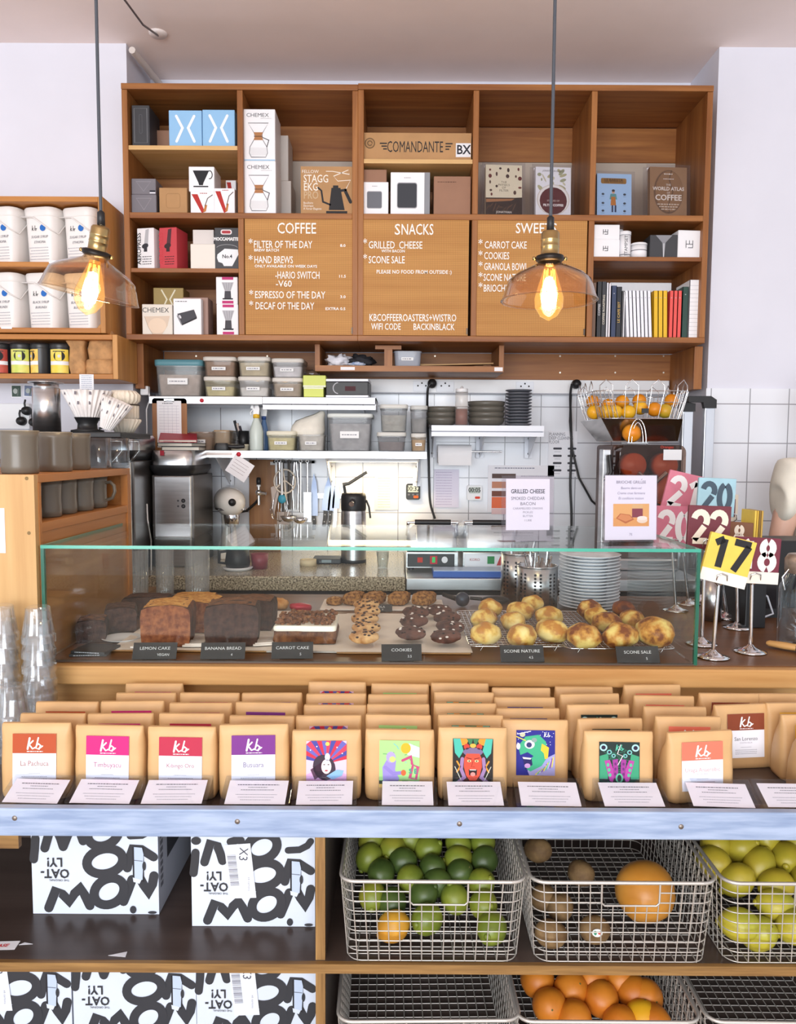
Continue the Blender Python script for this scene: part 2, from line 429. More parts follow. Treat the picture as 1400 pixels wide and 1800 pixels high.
# ================================================================ counter and display shelving
t = thing('shop_counter', 'wooden shop counter with a pale oak front edge under the glass case', 'counter', (0, 1.87, 0))
b = B(); b.bx(-0.858, 2.2, 0.03, 0.95, ZTOP - 0.035, ZTOP, walnut); b.obj('worktop', t)
b = B(); b.bx(-0.858, 2.2, 0, 0.03, ZTOP - 0.048, ZTOP - 0.002, oak); b.obj('front_edge', t, bev=0.004)
b = B(); b.bx(-0.858, 2.2, 0.05, 0.07, 0.0, ZTOP - 0.036, oak); b.obj('front_panel', t)
b = B(); b.bx(-0.858, 2.2, 0.90, 0.92, 0.0, ZTOP - 0.036, oak); b.obj('back_panel', t)
ZF = 0.763; ZL = 0.488; YP = 1.415
t = thing('display_shelving', 'dark plywood display shelving under the coffee bags', 'shelving', (0, YP, 0))
b = B(); b.bx(-1.3, 1.5, 0.02, 0.50, ZF - 0.028, ZF, brown_board); b.obj('top_shelf', t)
b = B(); b.bx(-1.3, 1.5, 0.015, 0.50, ZL - 0.018, ZL, brown_board); b.bx(-1.3, 1.5, 0.005, 0.015, ZL - 0.018, ZL, ply_edge); b.obj('shelf_board', t)
b = B(); b.bx(-1.3, 1.5, 0.015, 0.50, 0.197, 0.215, brown_board); b.bx(-1.3, 1.5, 0.005, 0.015, 0.197, 0.215, ply_edge); b.obj('shelf_board', t)
xp = XZ(563, 1600, 1.43)[0]
for za, zz in ((ZL, ZF - 0.028), (0.215, ZL - 0.018)):
    b = B(); b.bx(xp - 0.009, xp + 0.009, 0.03, 0.50, za, zz, brown_board); b.bx(xp - 0.009, xp + 0.009, 0.018, 0.03, za, zz, ply_edge_z); b.obj('partition', t)
b = B(); b.bx(-1.3, 1.5, 0.485, 0.50, 0.0, ZF - 0.028, brown_board); b.obj('back_panel', t)
b = B(); b.bx(-1.3, -0.70, 0.008, 0.02, ZF - 0.055, ZF - 0.028, ply_edge); b.obj('edge_strip', t)
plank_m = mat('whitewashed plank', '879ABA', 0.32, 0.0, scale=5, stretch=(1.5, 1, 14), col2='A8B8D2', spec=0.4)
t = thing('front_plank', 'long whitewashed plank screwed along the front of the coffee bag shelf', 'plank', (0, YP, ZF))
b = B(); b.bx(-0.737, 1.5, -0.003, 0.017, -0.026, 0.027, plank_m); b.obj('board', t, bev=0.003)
for px, py in ((27, 1437), (418, 1443), (808, 1447), (1197, 1452)):
    q = P(px, py, YP); b = B(); b.lathe([(0, -0.0016), (0.004, -0.0012), (0.005, 0)], mat('old screw', '8A8078', 0.4, 0.7), 12); o = b.obj('screw', t, (q.x, -0.003, q.z - ZF), (-PI / 2, 0, 0))
b = B(); b.bx(-1.95, -.90, 2.62, 2.97, 0, ZTOP, mat('back bar front', '8E6A44', .6)); b.obj('back_bar', label='low back bar cabinet under the coffee machine behind the cup cabinet', cat='cabinet')
# ================================================================ back worktop
ZW = 0.972
granite = mat('speckled granite', '4E4438', 0.18, scale=160, col2='CDBFA4')
t = thing('granite_worktop', 'speckled granite worktop along the back wall', 'worktop', (0, 2.96, ZW))
b = B(); b.bx(-1.12, 0.03, 0, 0.75, -0.055, 0, granite); b.obj('slab', t, bev=0.006)
t = thing('under_counter_fridge', 'steel fronted fridge unit below the granite worktop', 'fridge', (0, 3.0, 0))
b = B(); b.bx(-1.1, 1.14, 0.02, 0.70, 0.0, ZW - 0.056, mat('dark recess', '3A3A3E', 0.5)); b.obj('body', t)
for x0, x1 in ((-1.05, -0.33), (-0.30, 0.12), (0.15, 0.42), (0.45, 1.12)):
    b = B(); b.bx(x0, x1, 0, 0.018, 0.35, ZW - 0.10, steel_x); b.rect((x0 + x1) / 2 - 0.02, (x0 + x1) / 2 + 0.02, ZW - 0.135, ZW - 0.118, -0.0006, 'D8D8DC'); b.obj('drawer', t, bev=0.003)
t = thing('steel_worktop', 'stainless steel worktop carrying the grill beside the granite slab', 'worktop', (0, 2.96, ZW))
b = B(); b.bx(0.032, 1.15, 0.0, 0.74, -0.05, -0.004, steel_x); b.obj('slab', t, bev=0.003)
# ================================================================ things on the big wall shelving
card_white = mat('white card', 'F2F1F4', 0.5, var=0.02, scale=6)
kraft = mat('kraft card', 'B58A5C', 0.7, var=0.05, scale=14)
brown_card = mat('brown card', '9A7159', 0.65, var=0.04, scale=12)
grey_card = mat('grey card', '77737A', 0.55, var=0.04, scale=9)
SH = dict(t1=ZS1, t3=ZS3, m=ZM, l1=ZL1, l5=ZL5, b=ZB)
def box_at(rect, Y, zb=None):
    """real width, height and base point of an upright front drawn over a pixel rectangle at depth Y"""
    x0, y0, x1, y1 = rect
    a = P(x0, (y0 + y1) / 2, Y); c = P(x1, (y0 + y1) / 2, Y); top = P((x0 + x1) / 2, y0, Y).z
    if zb is None: zb = P((x0 + x1) / 2, y1, Y).z
    return (a.x + c.x) / 2, zb, c.x - a.x, top - zb
def carton(name, label, cat, rect, Y, dep, m, zb=None, draw=None, group=None, rz=0.0, bev=0.002, lid=False):
    x, z, w, h = box_at(rect, Y, zb)
    b = B(); b.bx(-w / 2, w / 2, 0, dep, 0, h, m)
    if lid: b.rect(-w / 2 + .002, w / 2 - .002, h * 0.9, h * 0.9 + .0012, -0.0004, '8A8A90')
    if draw: draw(b, w, h, -0.0006)
    return b.obj(name, None, (x, Y, z + .0007), (0, 0, rz), bev, 1, label=label, cat=cat, group=group)
YI = 3.315
def dr_black(b, w, h, y):
    b.stroke([(-w * .36, h * .1), (-w * .36, h * .92), (w * .36, h * .92), (w * .36, h * .1)], .002, y, '77787C', closed=True)
    b.stroke(rr(w * .16, h * .45, w * .07, 3, 0, h * .55), .0015, y, '5C5D61', closed=True)
carton('tall_box', 'tall black carton with a thin outline at the shelf end', 'box', (232, 185, 263, 254), YI, 0.14, mat('black card', '38383C', 0.5), SH['t1'], dr_black)
blue_card = mat('sky blue card', '92C2EA', 0.5, var=0.02, scale=6)
def dr_x(b, w, h, y, c='F4F6FA', lw=.0105):
    for s in (-1, 1): b.stroke([(s * w * .27, h * .84), (s * w * .085, h * .52), (s * w * .27, h * .16)], lw, y, c)
for i, (r, l) in enumerate((((297, 194, 355, 253), 'sky blue box with a white X logo, the one nearer the black carton'), ((356, 193, 413, 253), 'sky blue box with a white X logo, right against the shelf divider'))):
    carton('filter_box', l, 'box', r, YI, 0.15, blue_card, SH['t1'], dr_x, 'blue filter boxes', 0.0)
carton('small_box', 'small dull brown box in the shade behind the blue boxes', 'box', (274, 229, 298, 253), YI + .1, 0.08, brown_card, SH['t1'])
def dr_v(b, w, h, y):
    b.stroke([(-w * .3, h * .8), (0, h * .2), (w * .3, h * .8)], .0015, y, 'A39FA6', closed=True)
carton('dripper_box', 'grey dripper box lying under another grey box', 'box', (231, 342, 275, 369), YI, 0.13, grey_card, SH['m'], dr_v, 'grey dripper boxes')
x, z, w, h = box_at((231, 342, 275, 369), YI, SH['m'])
def dr_v2(b, w, h, y):
    dr_v(b, w, h, y); b.rect(w * .25, w * .48, h * .06, h * .26, y, '2A2A34'); b.rect(w * .25, w * .48, h * .06, h * .14, y - .0002, 'E8E8F0')
carton('dripper_box', 'grey dripper box on top of another, with a small white sticker', 'box', (231, 314, 274, 342), YI, 0.13, grey_card, SH['m'] + h, dr_v2, 'grey dripper boxes')
carton('kraft_box', 'plain kraft cube box between the grey boxes and the red V boxes', 'box', (280, 330, 329, 369), YI, 0.12, kraft, SH['m'], lambda b, w, h, y: b.stroke(rr(w * .5, h * .55, h * .1, 3, 0, h * .5), .0012, y, '9A744A', closed=True))
def dr_red(b, w, h, y):
    b.poly([(-w * .45, h * .88), (-w * .2, h * .88), (w * .1, h * .1), (-w * .03, h * .05)], y, 'B8322E')
    b.poly([(w * .02, h * .1), (w * .12, h * .42), (w * .2, h * .4), (w * .14, h * .12)], y - .0002, 'C07A3C')
    b.stroke([(w * .1, h * .35), (w * .22, h * .7), (w * .42, h * .85)], .003, y - .0003, '55453C')
    b.scrib(-w * .1, w * .2, h * .92, .003, y, 'AA4440', 3)
carton('server_box', 'white box with a red V stripe carrying the black dripper box', 'box', (335, 337, 377, 369), YI, 0.13, card_white, SH['m'], dr_red, 'red V boxes')
carton('server_box', 'white box with a red V stripe, tucked against the shelf divider', 'box', (377, 331, 413, 369), YI, 0.13, card_white, SH['m'], dr_red, 'red V boxes')
x, z, w, hh = box_at((335, 337, 377, 369), YI, SH['m'])
def dr_drip(b, w, h, y):
    k = '26262A'
    b.poly([(-w * .34, h * .84), (w * .3, h * .84), (w * .07, h * .34), (w * .05, h * .25), (-w * .1, h * .25), (-w * .12, h * .34)], y, k)
    b.stroke([(-w * .3, h * .2), (w * .24, h * .2)], .005, y, k); b.stroke(arc(w * .32, h * .67, w * .1, 110, -100, 8, h * .16), .0035, y, k)
carton('dripper_box', 'white box picturing a black coffee dripper, on top of a red V box', 'box', (332, 293, 377, 336), YI, 0.12, card_white, SH['m'] + hh, dr_drip)
carton('server_box', 'white and red box lying behind the pair of red V boxes', 'box', (397, 317, 415, 340), YI + .135, 0.11, card_white, SH['m'], lambda b, w, h, y: b.poly([(-w * .4, h * .95), (0, h * .95), (w * .2, h * .6), (0, h * .5)], y, 'B8322E'))
# column two
def carafe(b, x, z, w, h, y):                       # hourglass glass carafe with a wood collar, printed
    g = '8C8C90'
    b.stroke([(x - w * .5, z + h), (x - w * .2, z + h * .7), (x - w * .17, z + h * .56), (x - w * .42, z + h * .3), (x - w * .45, z + h * .12), (x - w * .36, z), (x + w * .36, z), (x + w * .45, z + h * .12), (x + w * .42, z + h * .3), (x + w * .17, z + h * .56), (x + w * .2, z + h * .7), (x + w * .5, z + h)], w * .035, y, g, closed=True)
    b.poly([(x - w * .4, z + h * .28), (x + w * .4, z + h * .28), (x + w * .4, z + h * .05), (x - w * .4, z + h * .05)], y + .0001, 'E3E3E6')
    b.poly([(x - w * .24, z + h * .73), (x + w * .24, z + h * .73), (x + w * .16, z + h * .63), (x + w * .24, z + h * .5), (x - w * .24, z + h * .5), (x - w * .16, z + h * .63)], y - .0002, 'B07A50')
    b.stroke([(x - w * .2, z + h * .61), (x + w * .2, z + h * .61)], w * .04, y - .0003, '6A4630')
    b.stroke([(x + w * .2, z + h * .58), (x + w * .52, z + h * .5), (x + w * .42, z + h * .3)], w * .04, y - .0002, '4A4A4E')
def dr_chem(b, w, h, y):
    b.text('CHEMEX', -w * .04, h * .88, .021, y, '55555A', sx=1.1); b.scrib(w * .05, w * .38, h * .82, .0015, y, 'A0A0A6', 1)
    carafe(b, -w * .02, h * .07, w * .62, h * .66, y); b.rect(-w / 2 + .001, w / 2 - .001, 0.0005, .005, y, '9CC4E4')
x2, z2, w2, h2 = box_at((428, 283, 485, 369), YI, SH['m'])
carton('carafe_box', 'white carafe box standing under another carafe box', 'box', (428, 283, 485, 369), YI, 0.15, card_white, SH['m'], dr_chem, 'carafe boxes')
carton('carafe_box', 'white carafe box topmost of its stack, reaching near the shelf top', 'box', (427, 192, 484, 282), YI, 0.15, card_white, SH['m'] + h2, dr_chem, 'carafe boxes')
pale = mat('pale grey card', 'CFC8C2', 0.6)
carton('carafe_box', 'pale plain box behind the lower carafe box', 'box', (484, 318, 512, 369), YI + .16, 0.14, pale, SH['m'])
x, z, w, hh = box_at((484, 318, 512, 369), YI + .16, SH['m'])
carton('carafe_box', 'pale plain box stacked behind the upper carafe box', 'box', (482, 238, 507, 318), YI + .16, 0.14, pale, SH['m'] + hh)
def dr_kettle(b, w, h, y):
    k = '2B2A2C'; wt = 'F0E8DC'
    b.text('FELLOW', -w * .32, h * .89, .018, y, wt, sx=1.0)
    for i, (s, c) in enumerate((('STAGG', wt), ('EKG', wt), ('PRO', 'C9AE8C'))): b.text(s, -w * .45, h * (.74 - .17 * i), .043, y, c, 'LEFT', .74, bold=.0003)
    for i, s in enumerate(('Bouilloire', 'Electrique', 'A Verser Elegante')): b.text(s, -w * .45, h * (.245 - .06 * i), .0125, y, wt, 'LEFT', .8)
    b.poly([(w * .03, h * .1), (w * .33, h * .1), (w * .25, h * .56), (w * .08, h * .56)], y, k); b.rect(w * -.02, w * .38, h * .02, h * .08, y, k)
    b.rect(w * .11, w * .21, h * .56, h * .61, y, k)
    b.stroke([(w * .08, h * .2), (-w * .08, h * .27), (-w * .11, h * .5), (-w * .17, h * .56)], .007, y, k)
    b.stroke([(w * .25, h * .5), (w * .35, h * .52)], .01, y, k); b.stroke([(w * .34, h * .5), (w * .44, h * .27)], .013, y, k)
    b.stroke([(w * .36, h * .55), (w * .44, h * .72), (w * .2, h * .7), (w * .12, h * .8), (w * .4, h * .93), (w * .42, h * .84), (w * .1, h * .9), (-w * .02, h * .9)], .0025, y, wt)
carton('kettle_box', 'brown kettle box with large white lettering and a black kettle picture', 'box', (529, 293, 622, 369), YI, 0.2, kraft, SH['m'], dr_kettle)
# column three
def dr_com(b, w, h, y):
    k = '2E2A2A'
    b.text('COMANDANTE', -w * .01, h * .48, .062, y, k, sx=.52)
    for s in (-1, 1):
        for i in range(3): b.stroke([(s * w * .265, h * (.62 - .1 * i)), (s * w * (.33 - .015 * i), h * (.62 - .1 * i))], .005, y, k, cap=False)
    b.disc(-w * .42, h * .62, .021, .021, y, '6C5236'); b.disc(-w * .42, h * .62, .017, .017, y - .0002, 'A98156'); b.stroke(arc(-w * .42, h * .62, .009, 0, 320, 10), .004, y - .0003, '6C5236')
    b.rect(w * .36, w * .495, h * .14, h * .64, y, 'E6E6EA'); b.text('BX', w * .43, h * .39, .05, y - .0003, '2C2C34', sx=.9, bold=.001)
carton('grinder_box', 'long brown box with winged black lettering above the white boxes', 'box', (635, 234, 829, 277), YI, 0.2, kraft, SH['t3'], dr_com)
def dr_scr(b, w, h, y, c='6E7078', fr=.52):
    b.poly(rr(w * .54, h * fr, w * .06, 4, w * .0, h * .46), y, '9A9CA2'); b.poly(rr(w * .51, h * (fr - .04), w * .05, 4, w * .0, h * .46), y - .0002, c)
    b.scrib(-w * .08, w * .1, h * .87, .0025, y, 'A0A0A6', 5)
_, _, _, hs = box_at((634, 320, 683, 369), YI, SH['m'])
carton('scale_box', 'small white box with a grey rounded screen, brown box on top', 'box', (634, 320, 683, 369), YI, 0.1, card_white, SH['m'], dr_scr)
carton('small_carton', 'small brown carton on top of the small white box', 'box', (635, 298, 680, 320), YI + .01, 0.09, brown_card, SH['m'] + hs)
def dr_scr2(b, w, h, y):
    b.rect(w * .36, w * .5, 0.001, h - .001, y, '8F9196'); b.X = Matrix.Translation((-w * .08, 0, 0)); dr_scr(b, w * .95, h, y - .0002, '3E4046', .6); b.X = None
carton('scale_box', 'larger white box with a dark square screen and a grey side band', 'box', (687, 303, 756, 369), YI, 0.12, card_white, SH['m'], dr_scr2)
carton('plain_box', 'plain brown box beside the white box with the dark screen', 'box', (763, 310, 828, 369), YI, 0.13, brown_card, SH['m'], lambda b, w, h, y: b.scrib(-w * .4, w * .1, h * .85, .003, y, '5E4032', 4))
# face-out books in clear stands
clear_stand = glass('clear acrylic stand', 'F4F4F6', 0.9)
def face_book(label, rect, cover, draw, spine=None):
    x, z, w, h = box_at(rect, YI + .01, SH['m'] + .004)
    w -= .012
    t = thing('cover_book', label, 'book', (x, YI + .01, SH['m'] + .004), rot=(math.radians(-4), 0, math.radians(4)))
    b = B(); b.bx(-w / 2, w / 2, 0, .003, 0, h - .008, cover); b.bx(-w / 2, w / 2, .021, .024, 0, h - .008, cover); b.bx(-w / 2, -w / 2 + .003, .003, .021, 0, h - .008, spine or cover); draw(b, w, h - .008, -.0005); b.obj('cover', t)
    b = B(); b.bx(-w / 2 + .003, w / 2 - .004, .003, .021, .003, h - .012, mat('book pages', 'E6DFD2', 0.8)); b.obj('page_block', t)
    return x, w, h
def stand_for(label, x, w, h):
    t = thing('book_stand', label, 'stand', (x, YI + .01, SH['m']), rot=(math.radians(-4), 0, math.radians(4)))
    b = B(); b.bx(-w / 2 - .016, w / 2 + .012, -.006, -.004, 0.0, h + .004, clear_stand); b.bx(-w / 2 - .016, w / 2 + .012, -.004, .034, 0, .002, clear_stand); b.obj('front_sheet', t)
    b = B(); b.bx(-w / 2 - .016, w / 2 + .012, .034, .036, 0.0, h + .008, clear_stand); b.bx(-w / 2, w * .1, .033, .0335, h - .004, h + .005, 'EDEDF0'); b.obj('back_sheet', t)
def bk1(b, w, h, y):
    r = random.Random(4)
    b.poly([(-w / 2, 0), (w / 2, 0), (w / 2, h * .37), (w * .3, h * .36), (-w / 2, h * .35)], y, '33241E')
    b.poly([(-w * .49, h * .26), (w * .2, h * .3), (w * .3, h * .34), (-w * .49, h * .325)], y - .0002, 'A8744C')
    for i in range(9): b.stroke([(-w * .48 + i * w * .09, h * .12 + .01 * math.sin(i * 2)), (-w * .4 + i * w * .09, h * .2 + .008 * math.sin(i))], .002, y - .0003, '77543A')
    for u, v in ((-.38, .9), (-.1, .93), (.12, .9), (.4, .92), (-.38, .78), (-.2, .82), (.1, .78), (.33, .78), (.44, .74), (-.38, .66), (-.2, .58), (-.36, .5), (.44, .56), (.3, .46), (-.34, .42)):
        b.disc(u * w, v * h, r.uniform(.003, .008), r.uniform(.004, .009), y, r.choice(('4A3430', '6E2E2A', '5C4038')))
    for i, s in enumerate(('THE', 'PHYSICS', 'OF', 'FILTER')): b.text(s, 0, h * (.66 - .055 * i), .012, y, '77705F', sx=1.1)
    b.text('JONATHAN', 0, h * .07, .012, y - .0004, 'D8CFC4', bold=.0003)
a = face_book('cream book with brown dots over a dark coffee photograph', (852, 284, 922, 369), mat('cream cover', 'E9DDBE', 0.5), bk1); stand_for('clear acrylic stand around the cream dotted book', *a)
def bk2(b, w, h, y):
    r = random.Random(9)
    for i in range(16):
        u, v = r.uniform(-.4, .4), r.uniform(.5, .95); b.disc(u * w, v * h, r.uniform(.006, .02), r.uniform(.003, .008), y, r.choice(('B9B48C', 'A7A987', 'CFC9AC')), 9, r.uniform(0, 3))
    b.disc(0, h * .335, w * .47, w * .43, y - .0002, 'D9CFC4'); b.disc(0, h * .335, w * .44, w * .41, y - .0003, 'F3EEE8'); b.disc(0, h * .31, w * .39, w * .38, y - .0004, '5A2226')
    b.text('STORIES OF', 0, h * .31, .010, y - .0006, 'D8C4BC'); b.text('FILTER COFFEE', 0, h * .22, .0125, y - .0006, 'F0E8E4', bold=.0005); b.text('JONATHAN GAGNE', 0, h * .92, .010, y - .0006, '6A665C', shear=.3)
a = face_book('white book with a dark red coffee ring and olive speckles', (940, 288, 1008, 369), card_white, bk2); stand_for('clear acrylic stand around the dark red ring book', *a)
def bk3(b, w, h, y):
    b.poly(rr(w * .74, h * .13, .006, 4, -w * .02, h * .83), y, '9A6E30'); b.text('LE BARISTA', -w * .02, h * .85, .015, y - .0003, '4E3416', bold=.0005); b.text('DES BOISSONS', -w * .02, h * .805, .012, y - .0003, '4E3416')
    sk = 'D8A888'
    b.disc(-w * .03, h * .58, .0062, .008, y, sk); b.disc(-w * .03, h * .605, .0066, .005, y - .0001, '3A3230')
    b.poly([(-w * .11, h * .53), (w * .05, h * .53), (w * .08, h * .4), (-w * .14, h * .4)], y, '5E9C9A'); b.poly([(-w * .09, h * .46), (w * .03, h * .46), (w * .05, h * .26), (-w * .11, h * .26)], y - .0002, 'C0762E')
    for s in (-.08, .01): b.rect(w * s, w * (s + .05), h * .1, h * .26, y, '2E3A5C')
    for u in (-.33, .3):
        for v in (.52, .31, .13): b.disc(u * w, v * h, .006, .0045, y, '3A4452', 10); b.scrib(u * w - .006, u * w + .006, v * h - .009, .0015, y, '6A7C94', 2)
a = face_book('light blue book picturing a barista in an orange apron', (1048, 300, 1115, 369), mat('light blue cover', 'A8CBEE', 0.5), bk3, mat('dark spine', '2C2E34', .5)); stand_for('clear acrylic stand around the light blue barista book', *a)
def bk4(b, w, h, y):
    b.disc(0, h * .5, w * .40, h * .44, y, '6E5038', 28); b.disc(w * .02, h * .51, w * .37, h * .41, y - .0002, '8E6846', 28); b.stroke([(w * .08, h * .93), (w * .02, h * .75), (w * .12, h * .5), (w * .0, h * .25), (w * .03, h * .08)], .004, y - .0003, '5E422C')
    k = 'F0E6DA'
    b.text('WORLD ATLAS', 0, h * .56, .020, y - .0006, k, sx=.95, bold=.0004); b.text('THE', 0, h * .64, .011, y - .0006, k); b.text('OF', 0, h * .48, .011, y - .0006, k); b.text('COFFEE', 0, h * .38, .032, y - .0006, k, bold=.0006)
    for i in range(3): b.scrib(-w * .3 + i * .008, w * .3 - i * .008, h * (.25 - .05 * i), .004, y - .0006, 'D8C8B4', i)
    b.scrib(-w * .12, w * .12, h * .86, .004, y - .0006, k, 7); b.scrib(-w * .14, w * .14, h * .76, .003, y - .0006, k, 8)
a = face_book('brown book with a giant coffee bean and white COFFEE title', (1141, 288, 1213, 369), mat('brown cover', '96704C', 0.5), bk4); stand_for('clear acrylic stand around the brown coffee bean book', *a)
# lower left cell
def dr_aero(b, w, h, y, side='1A1A1E', ink2='3A3A40'):
    b.text('AEROPRESS', -w * .38, h * .5, .026, y, side, rot=PI / 2, sx=.95, bold=.0004)
    b.poly([(w * .02, h * .95), (w * .22, h * .97), (w * .14, h * .55), (-w * .1, h * .52)], y, 'B9B9BE' if side[0] == '1' else '54343A'); b.disc(-w * .02, h * .56, w * .2, h * .06, y - .0002, ink2, rot=.3); b.rect(-w * .1, w * .1, h * .42, h * .54, y - .0003, ink2)
    for i in range(4): b.scrib(-w * .2, w * .35, h * (.3 - .06 * i), .003, y, ink2, i)
carton('press_box', 'white coffee press box with a black vertical name', 'box', (240, 401, 272, 470), YI, 0.10, card_white, SH['l1'], dr_aero, rz=-.2)
carton('press_box', 'red coffee press box beside the white one', 'box', (279, 400, 312, 470), YI, 0.10, mat('red card', 'C8414A', 0.5), SH['l1'], lambda b, w, h, y: dr_aero(b, w, h, y, 'C8414A', '3A2A2C'), rz=-.2)
_, _, _, hq = box_at((335, 429, 379, 470), YI, SH['l1'])
carton('blank_box', 'blank white box at the bottom of a stack beside the black filter box', 'box', (335, 429, 379, 470), YI, 0.1, mat('warm white card', 'EAE2D8', 0.6), SH['l1'])
carton('blank_box', 'blank off-white box leaning back on top of another blank box', 'box', (339, 404, 376, 429), YI + .02, 0.08, mat('off white card', 'DDD6D2', 0.6), SH['l1'] + hq)
def dr_moc(b, w, h, y):
    b.poly(rr(w * .46, h * .12, h * .05, 3, -w * .03, h * .9), y, 'E8E0E0'); b.poly(rr(w * .36, h * .07, h * .03, 3, -w * .03, h * .9), y - .0002, 'B04048')
    b.text('MOCCAMASTER', 0, h * .73, .0175, y, 'F0F0F0', sx=.85, bold=.0008)
    b.stroke(arc(0, h * .5, w * .45, 20, 160, 8, h * .1), .0012, y, 'C0C0C4')
    b.poly([(-w * .4, h * .36), (-w * .1, h * .5), (w * .44, h * .48), (w * .46, h * .36), (w * .2, h * .08), (-w * .14, h * .08), (-w * .2, h * .15), (-w * .36, h * .18), (-w * .42, h * .28)], y, 'EDEFF2'); b.text('No.4', 0, h * .31, .02, y - .0002, '33333A', bold=.0005)
carton('filter_box', 'black paper filter box with a white filter printed low down', 'box', (378, 401, 421, 470), YI, 0.1, mat('black card', '38383C', 0.5), SH['l1'], dr_moc)
carton('filter_box', 'gold box with a pale X logo behind the cream filter box', 'box', (270, 506, 323, 581), YI + .11, 0.1, mat('gold card', '9C854E', 0.5, 0.2), SH['b'], lambda b, w, h, y: (b.X.__class__, [b.stroke([(s * w * .22, h * .95), (s * w * .05, h * .77), (s * w * .22, h * .55)], .006, y, 'EDE6CC') for s in (-1, 1)]))
def dr_filt(b, w, h, y):
    b.text('CHEMEX', -w * .05, h * .8, .028, y, '4A4A4E'); b.poly([(-w * .42, h * .6), (w * .42, h * .62), (w * .34, h * .3), (w * .16, h * .02), (-w * .16, h * .02), (-w * .3, h * .25)], y, 'DCC8B4'); b.disc(0, h * .3, w * .3, h * .25, y - .0002, 'E9D3BC'); b.stroke([(-w * .42, h * .6), (-w * .3, h * .25), (-w * .16, h * .02)], .0015, y - .0003, 'B0A090')
carton('filter_box', 'cream paper filter box in front of the gold box', 'box', (250, 535, 303, 581), YI, 0.1, mat('cream card', 'E6DFD4', 0.6), SH['b'], dr_filt)
def dr_scale(b, w, h, y):
    b.scrib(-w * .42, 0, h * .92, .0035, y, '77777C', 1)
    b.poly([(-w * .36, h * .58), (w * .24, h * .7), (w * .34, h * .5), (-w * .2, h * .3)], y, '48484E'); b.poly([(-w * .36, h * .56), (-w * .2, h * .3), (-w * .22, h * .27), (-w * .38, h * .52)], y - .0001, '8A8A90'); b.poly([(w * .34, h * .5), (-w * .2, h * .3), (-w * .2, h * .26), (w * .34, h * .45)], y - .0001, '2C2C30')
    b.disc(-w * .26, h * .5, .004, .008, y - .0002, 'DADAE0', rot=.5)
carton('scale_box', 'white box picturing a flat black coffee scale', 'box', (305, 525, 354, 581), YI, 0.035, card_white, SH['b'], dr_scale)
carton('scale_box', 'brown sided white box right behind the coffee scale box', 'box', (322, 523, 366, 581), YI + .04, 0.09, mat('dull pink card', 'A8897E', .6), SH['b'])
def dr_kal(b, w, h, y):
    for v in (.93, .06): b.rect(-w * .22, w * .3, h * v - .004, h * v + .007, y, 'C23A78')
    b.poly([(-w * .24, h * .8), (w * .32, h * .8), (w * .16, h * .45), (-w * .08, h * .45)], y, 'B8B8BE'); b.poly([(-w * .1, h * .48), (w * .18, h * .48), (w * .2, h * .2), (-w * .12, h * .2)], y - .0002, '48484E'); b.rect(-w * .2, w * .28, h * .17, h * .22, y - .0003, '2E2E34')
    for i in range(4): b.stroke([(-w * .16 + i * w * .13, h * .78), (-w * .06 + i * w * .07, h * .5)], .0012, y - .0003, '77777E')
_, _, _, hk = box_at((381, 535, 419, 582), YI, SH['b'])
carton('dripper_box', 'white dripper box with a pink band, bottom of two', 'box', (381, 535, 419, 582), YI, 0.1, card_white, SH['b'], dr_kal, 'pink band boxes')
carton('dripper_box', 'white dripper box with a pink band, top of two', 'box', (380, 487, 418, 535), YI, 0.1, card_white, SH['b'] + hk, dr_kal, 'pink band boxes')
# lower right cell, upper shelf
def dr_maze(b, w, h, y, s=.012):
    k = '3C3C42'
    b.stroke([(-s, -s + h / 2), (-s, s + h / 2)], .0025, y, k); b.stroke([(s, -s + h / 2), (s, s + h / 2)], .0025, y, k); b.stroke([(-s, h / 2), (s, h / 2)], .0025, y, k); b.stroke([(0, h / 2 + .002), (0, h / 2 + s)], .0025, y, k); b.stroke([(-s * .3, h / 2 - s), (s, h / 2 - s)], .0025, y, k)
_, _, _, hm = box_at((1040, 421, 1090, 448), YI, SH['l5'])
carton('white_box', 'white box with a small maze logo, under its twin', 'box', (1040, 421, 1090, 448), YI, 0.11, card_white, SH['l5'], lambda b, w, h, y: dr_maze(b, w, h, y, .009), 'maze logo boxes')
carton('white_box', 'white box with a small maze logo, on top of its twin', 'box', (1040, 395, 1090, 421), YI, 0.11, card_white, SH['l5'] + hm, lambda b, w, h, y: dr_maze(b, w, h, y, .009), 'maze logo boxes')
def tin(label, px0, py0, px1, Y, rings, txt):
    x, z, w, h = box_at((px0, py0, px1, 448), Y, SH['l5'])
    t = thing('tin', label, 'tin', (x, Y + w / 2, z))
    b = B(); b.lathe([(0, 0), (w / 2, 0), (w / 2, h * .85), (0, h * .85)], card_white, 24)
    if txt: b.text(txt, 0, h * .45, .018, -w / 2 - .0006, '3A3A40', rot=PI / 2)
    for v in rings: b.lathe([(w / 2 + .0004, h * v), (w / 2 + .0004, h * v + .003)], ink('6A6A70'), 24)
    b.obj('body', t)
    b = B(); b.lathe([(w / 2 + .001, h * .85), (w / 2 + .001, h - .002), (w / 2 - .002, h), (0, h)], card_white, 24); b.lathe([(w / 2 + .0014, h * .85), (w / 2 + .0014, h * .865)], ink('A0A0A8'), 24); b.obj('lid', t)
tin('tall white tin with vertical lettering beside the maze logo boxes', 1091, 405, 1112, YI, (.12,), 'STAMPSET')
tin('tall narrow white tin behind the lettered one', 1084, 399, 1097, YI + .1, (), None)
tin('short wide white tin in front of the black box', 1113, 425, 1142, YI, (.5,), None)
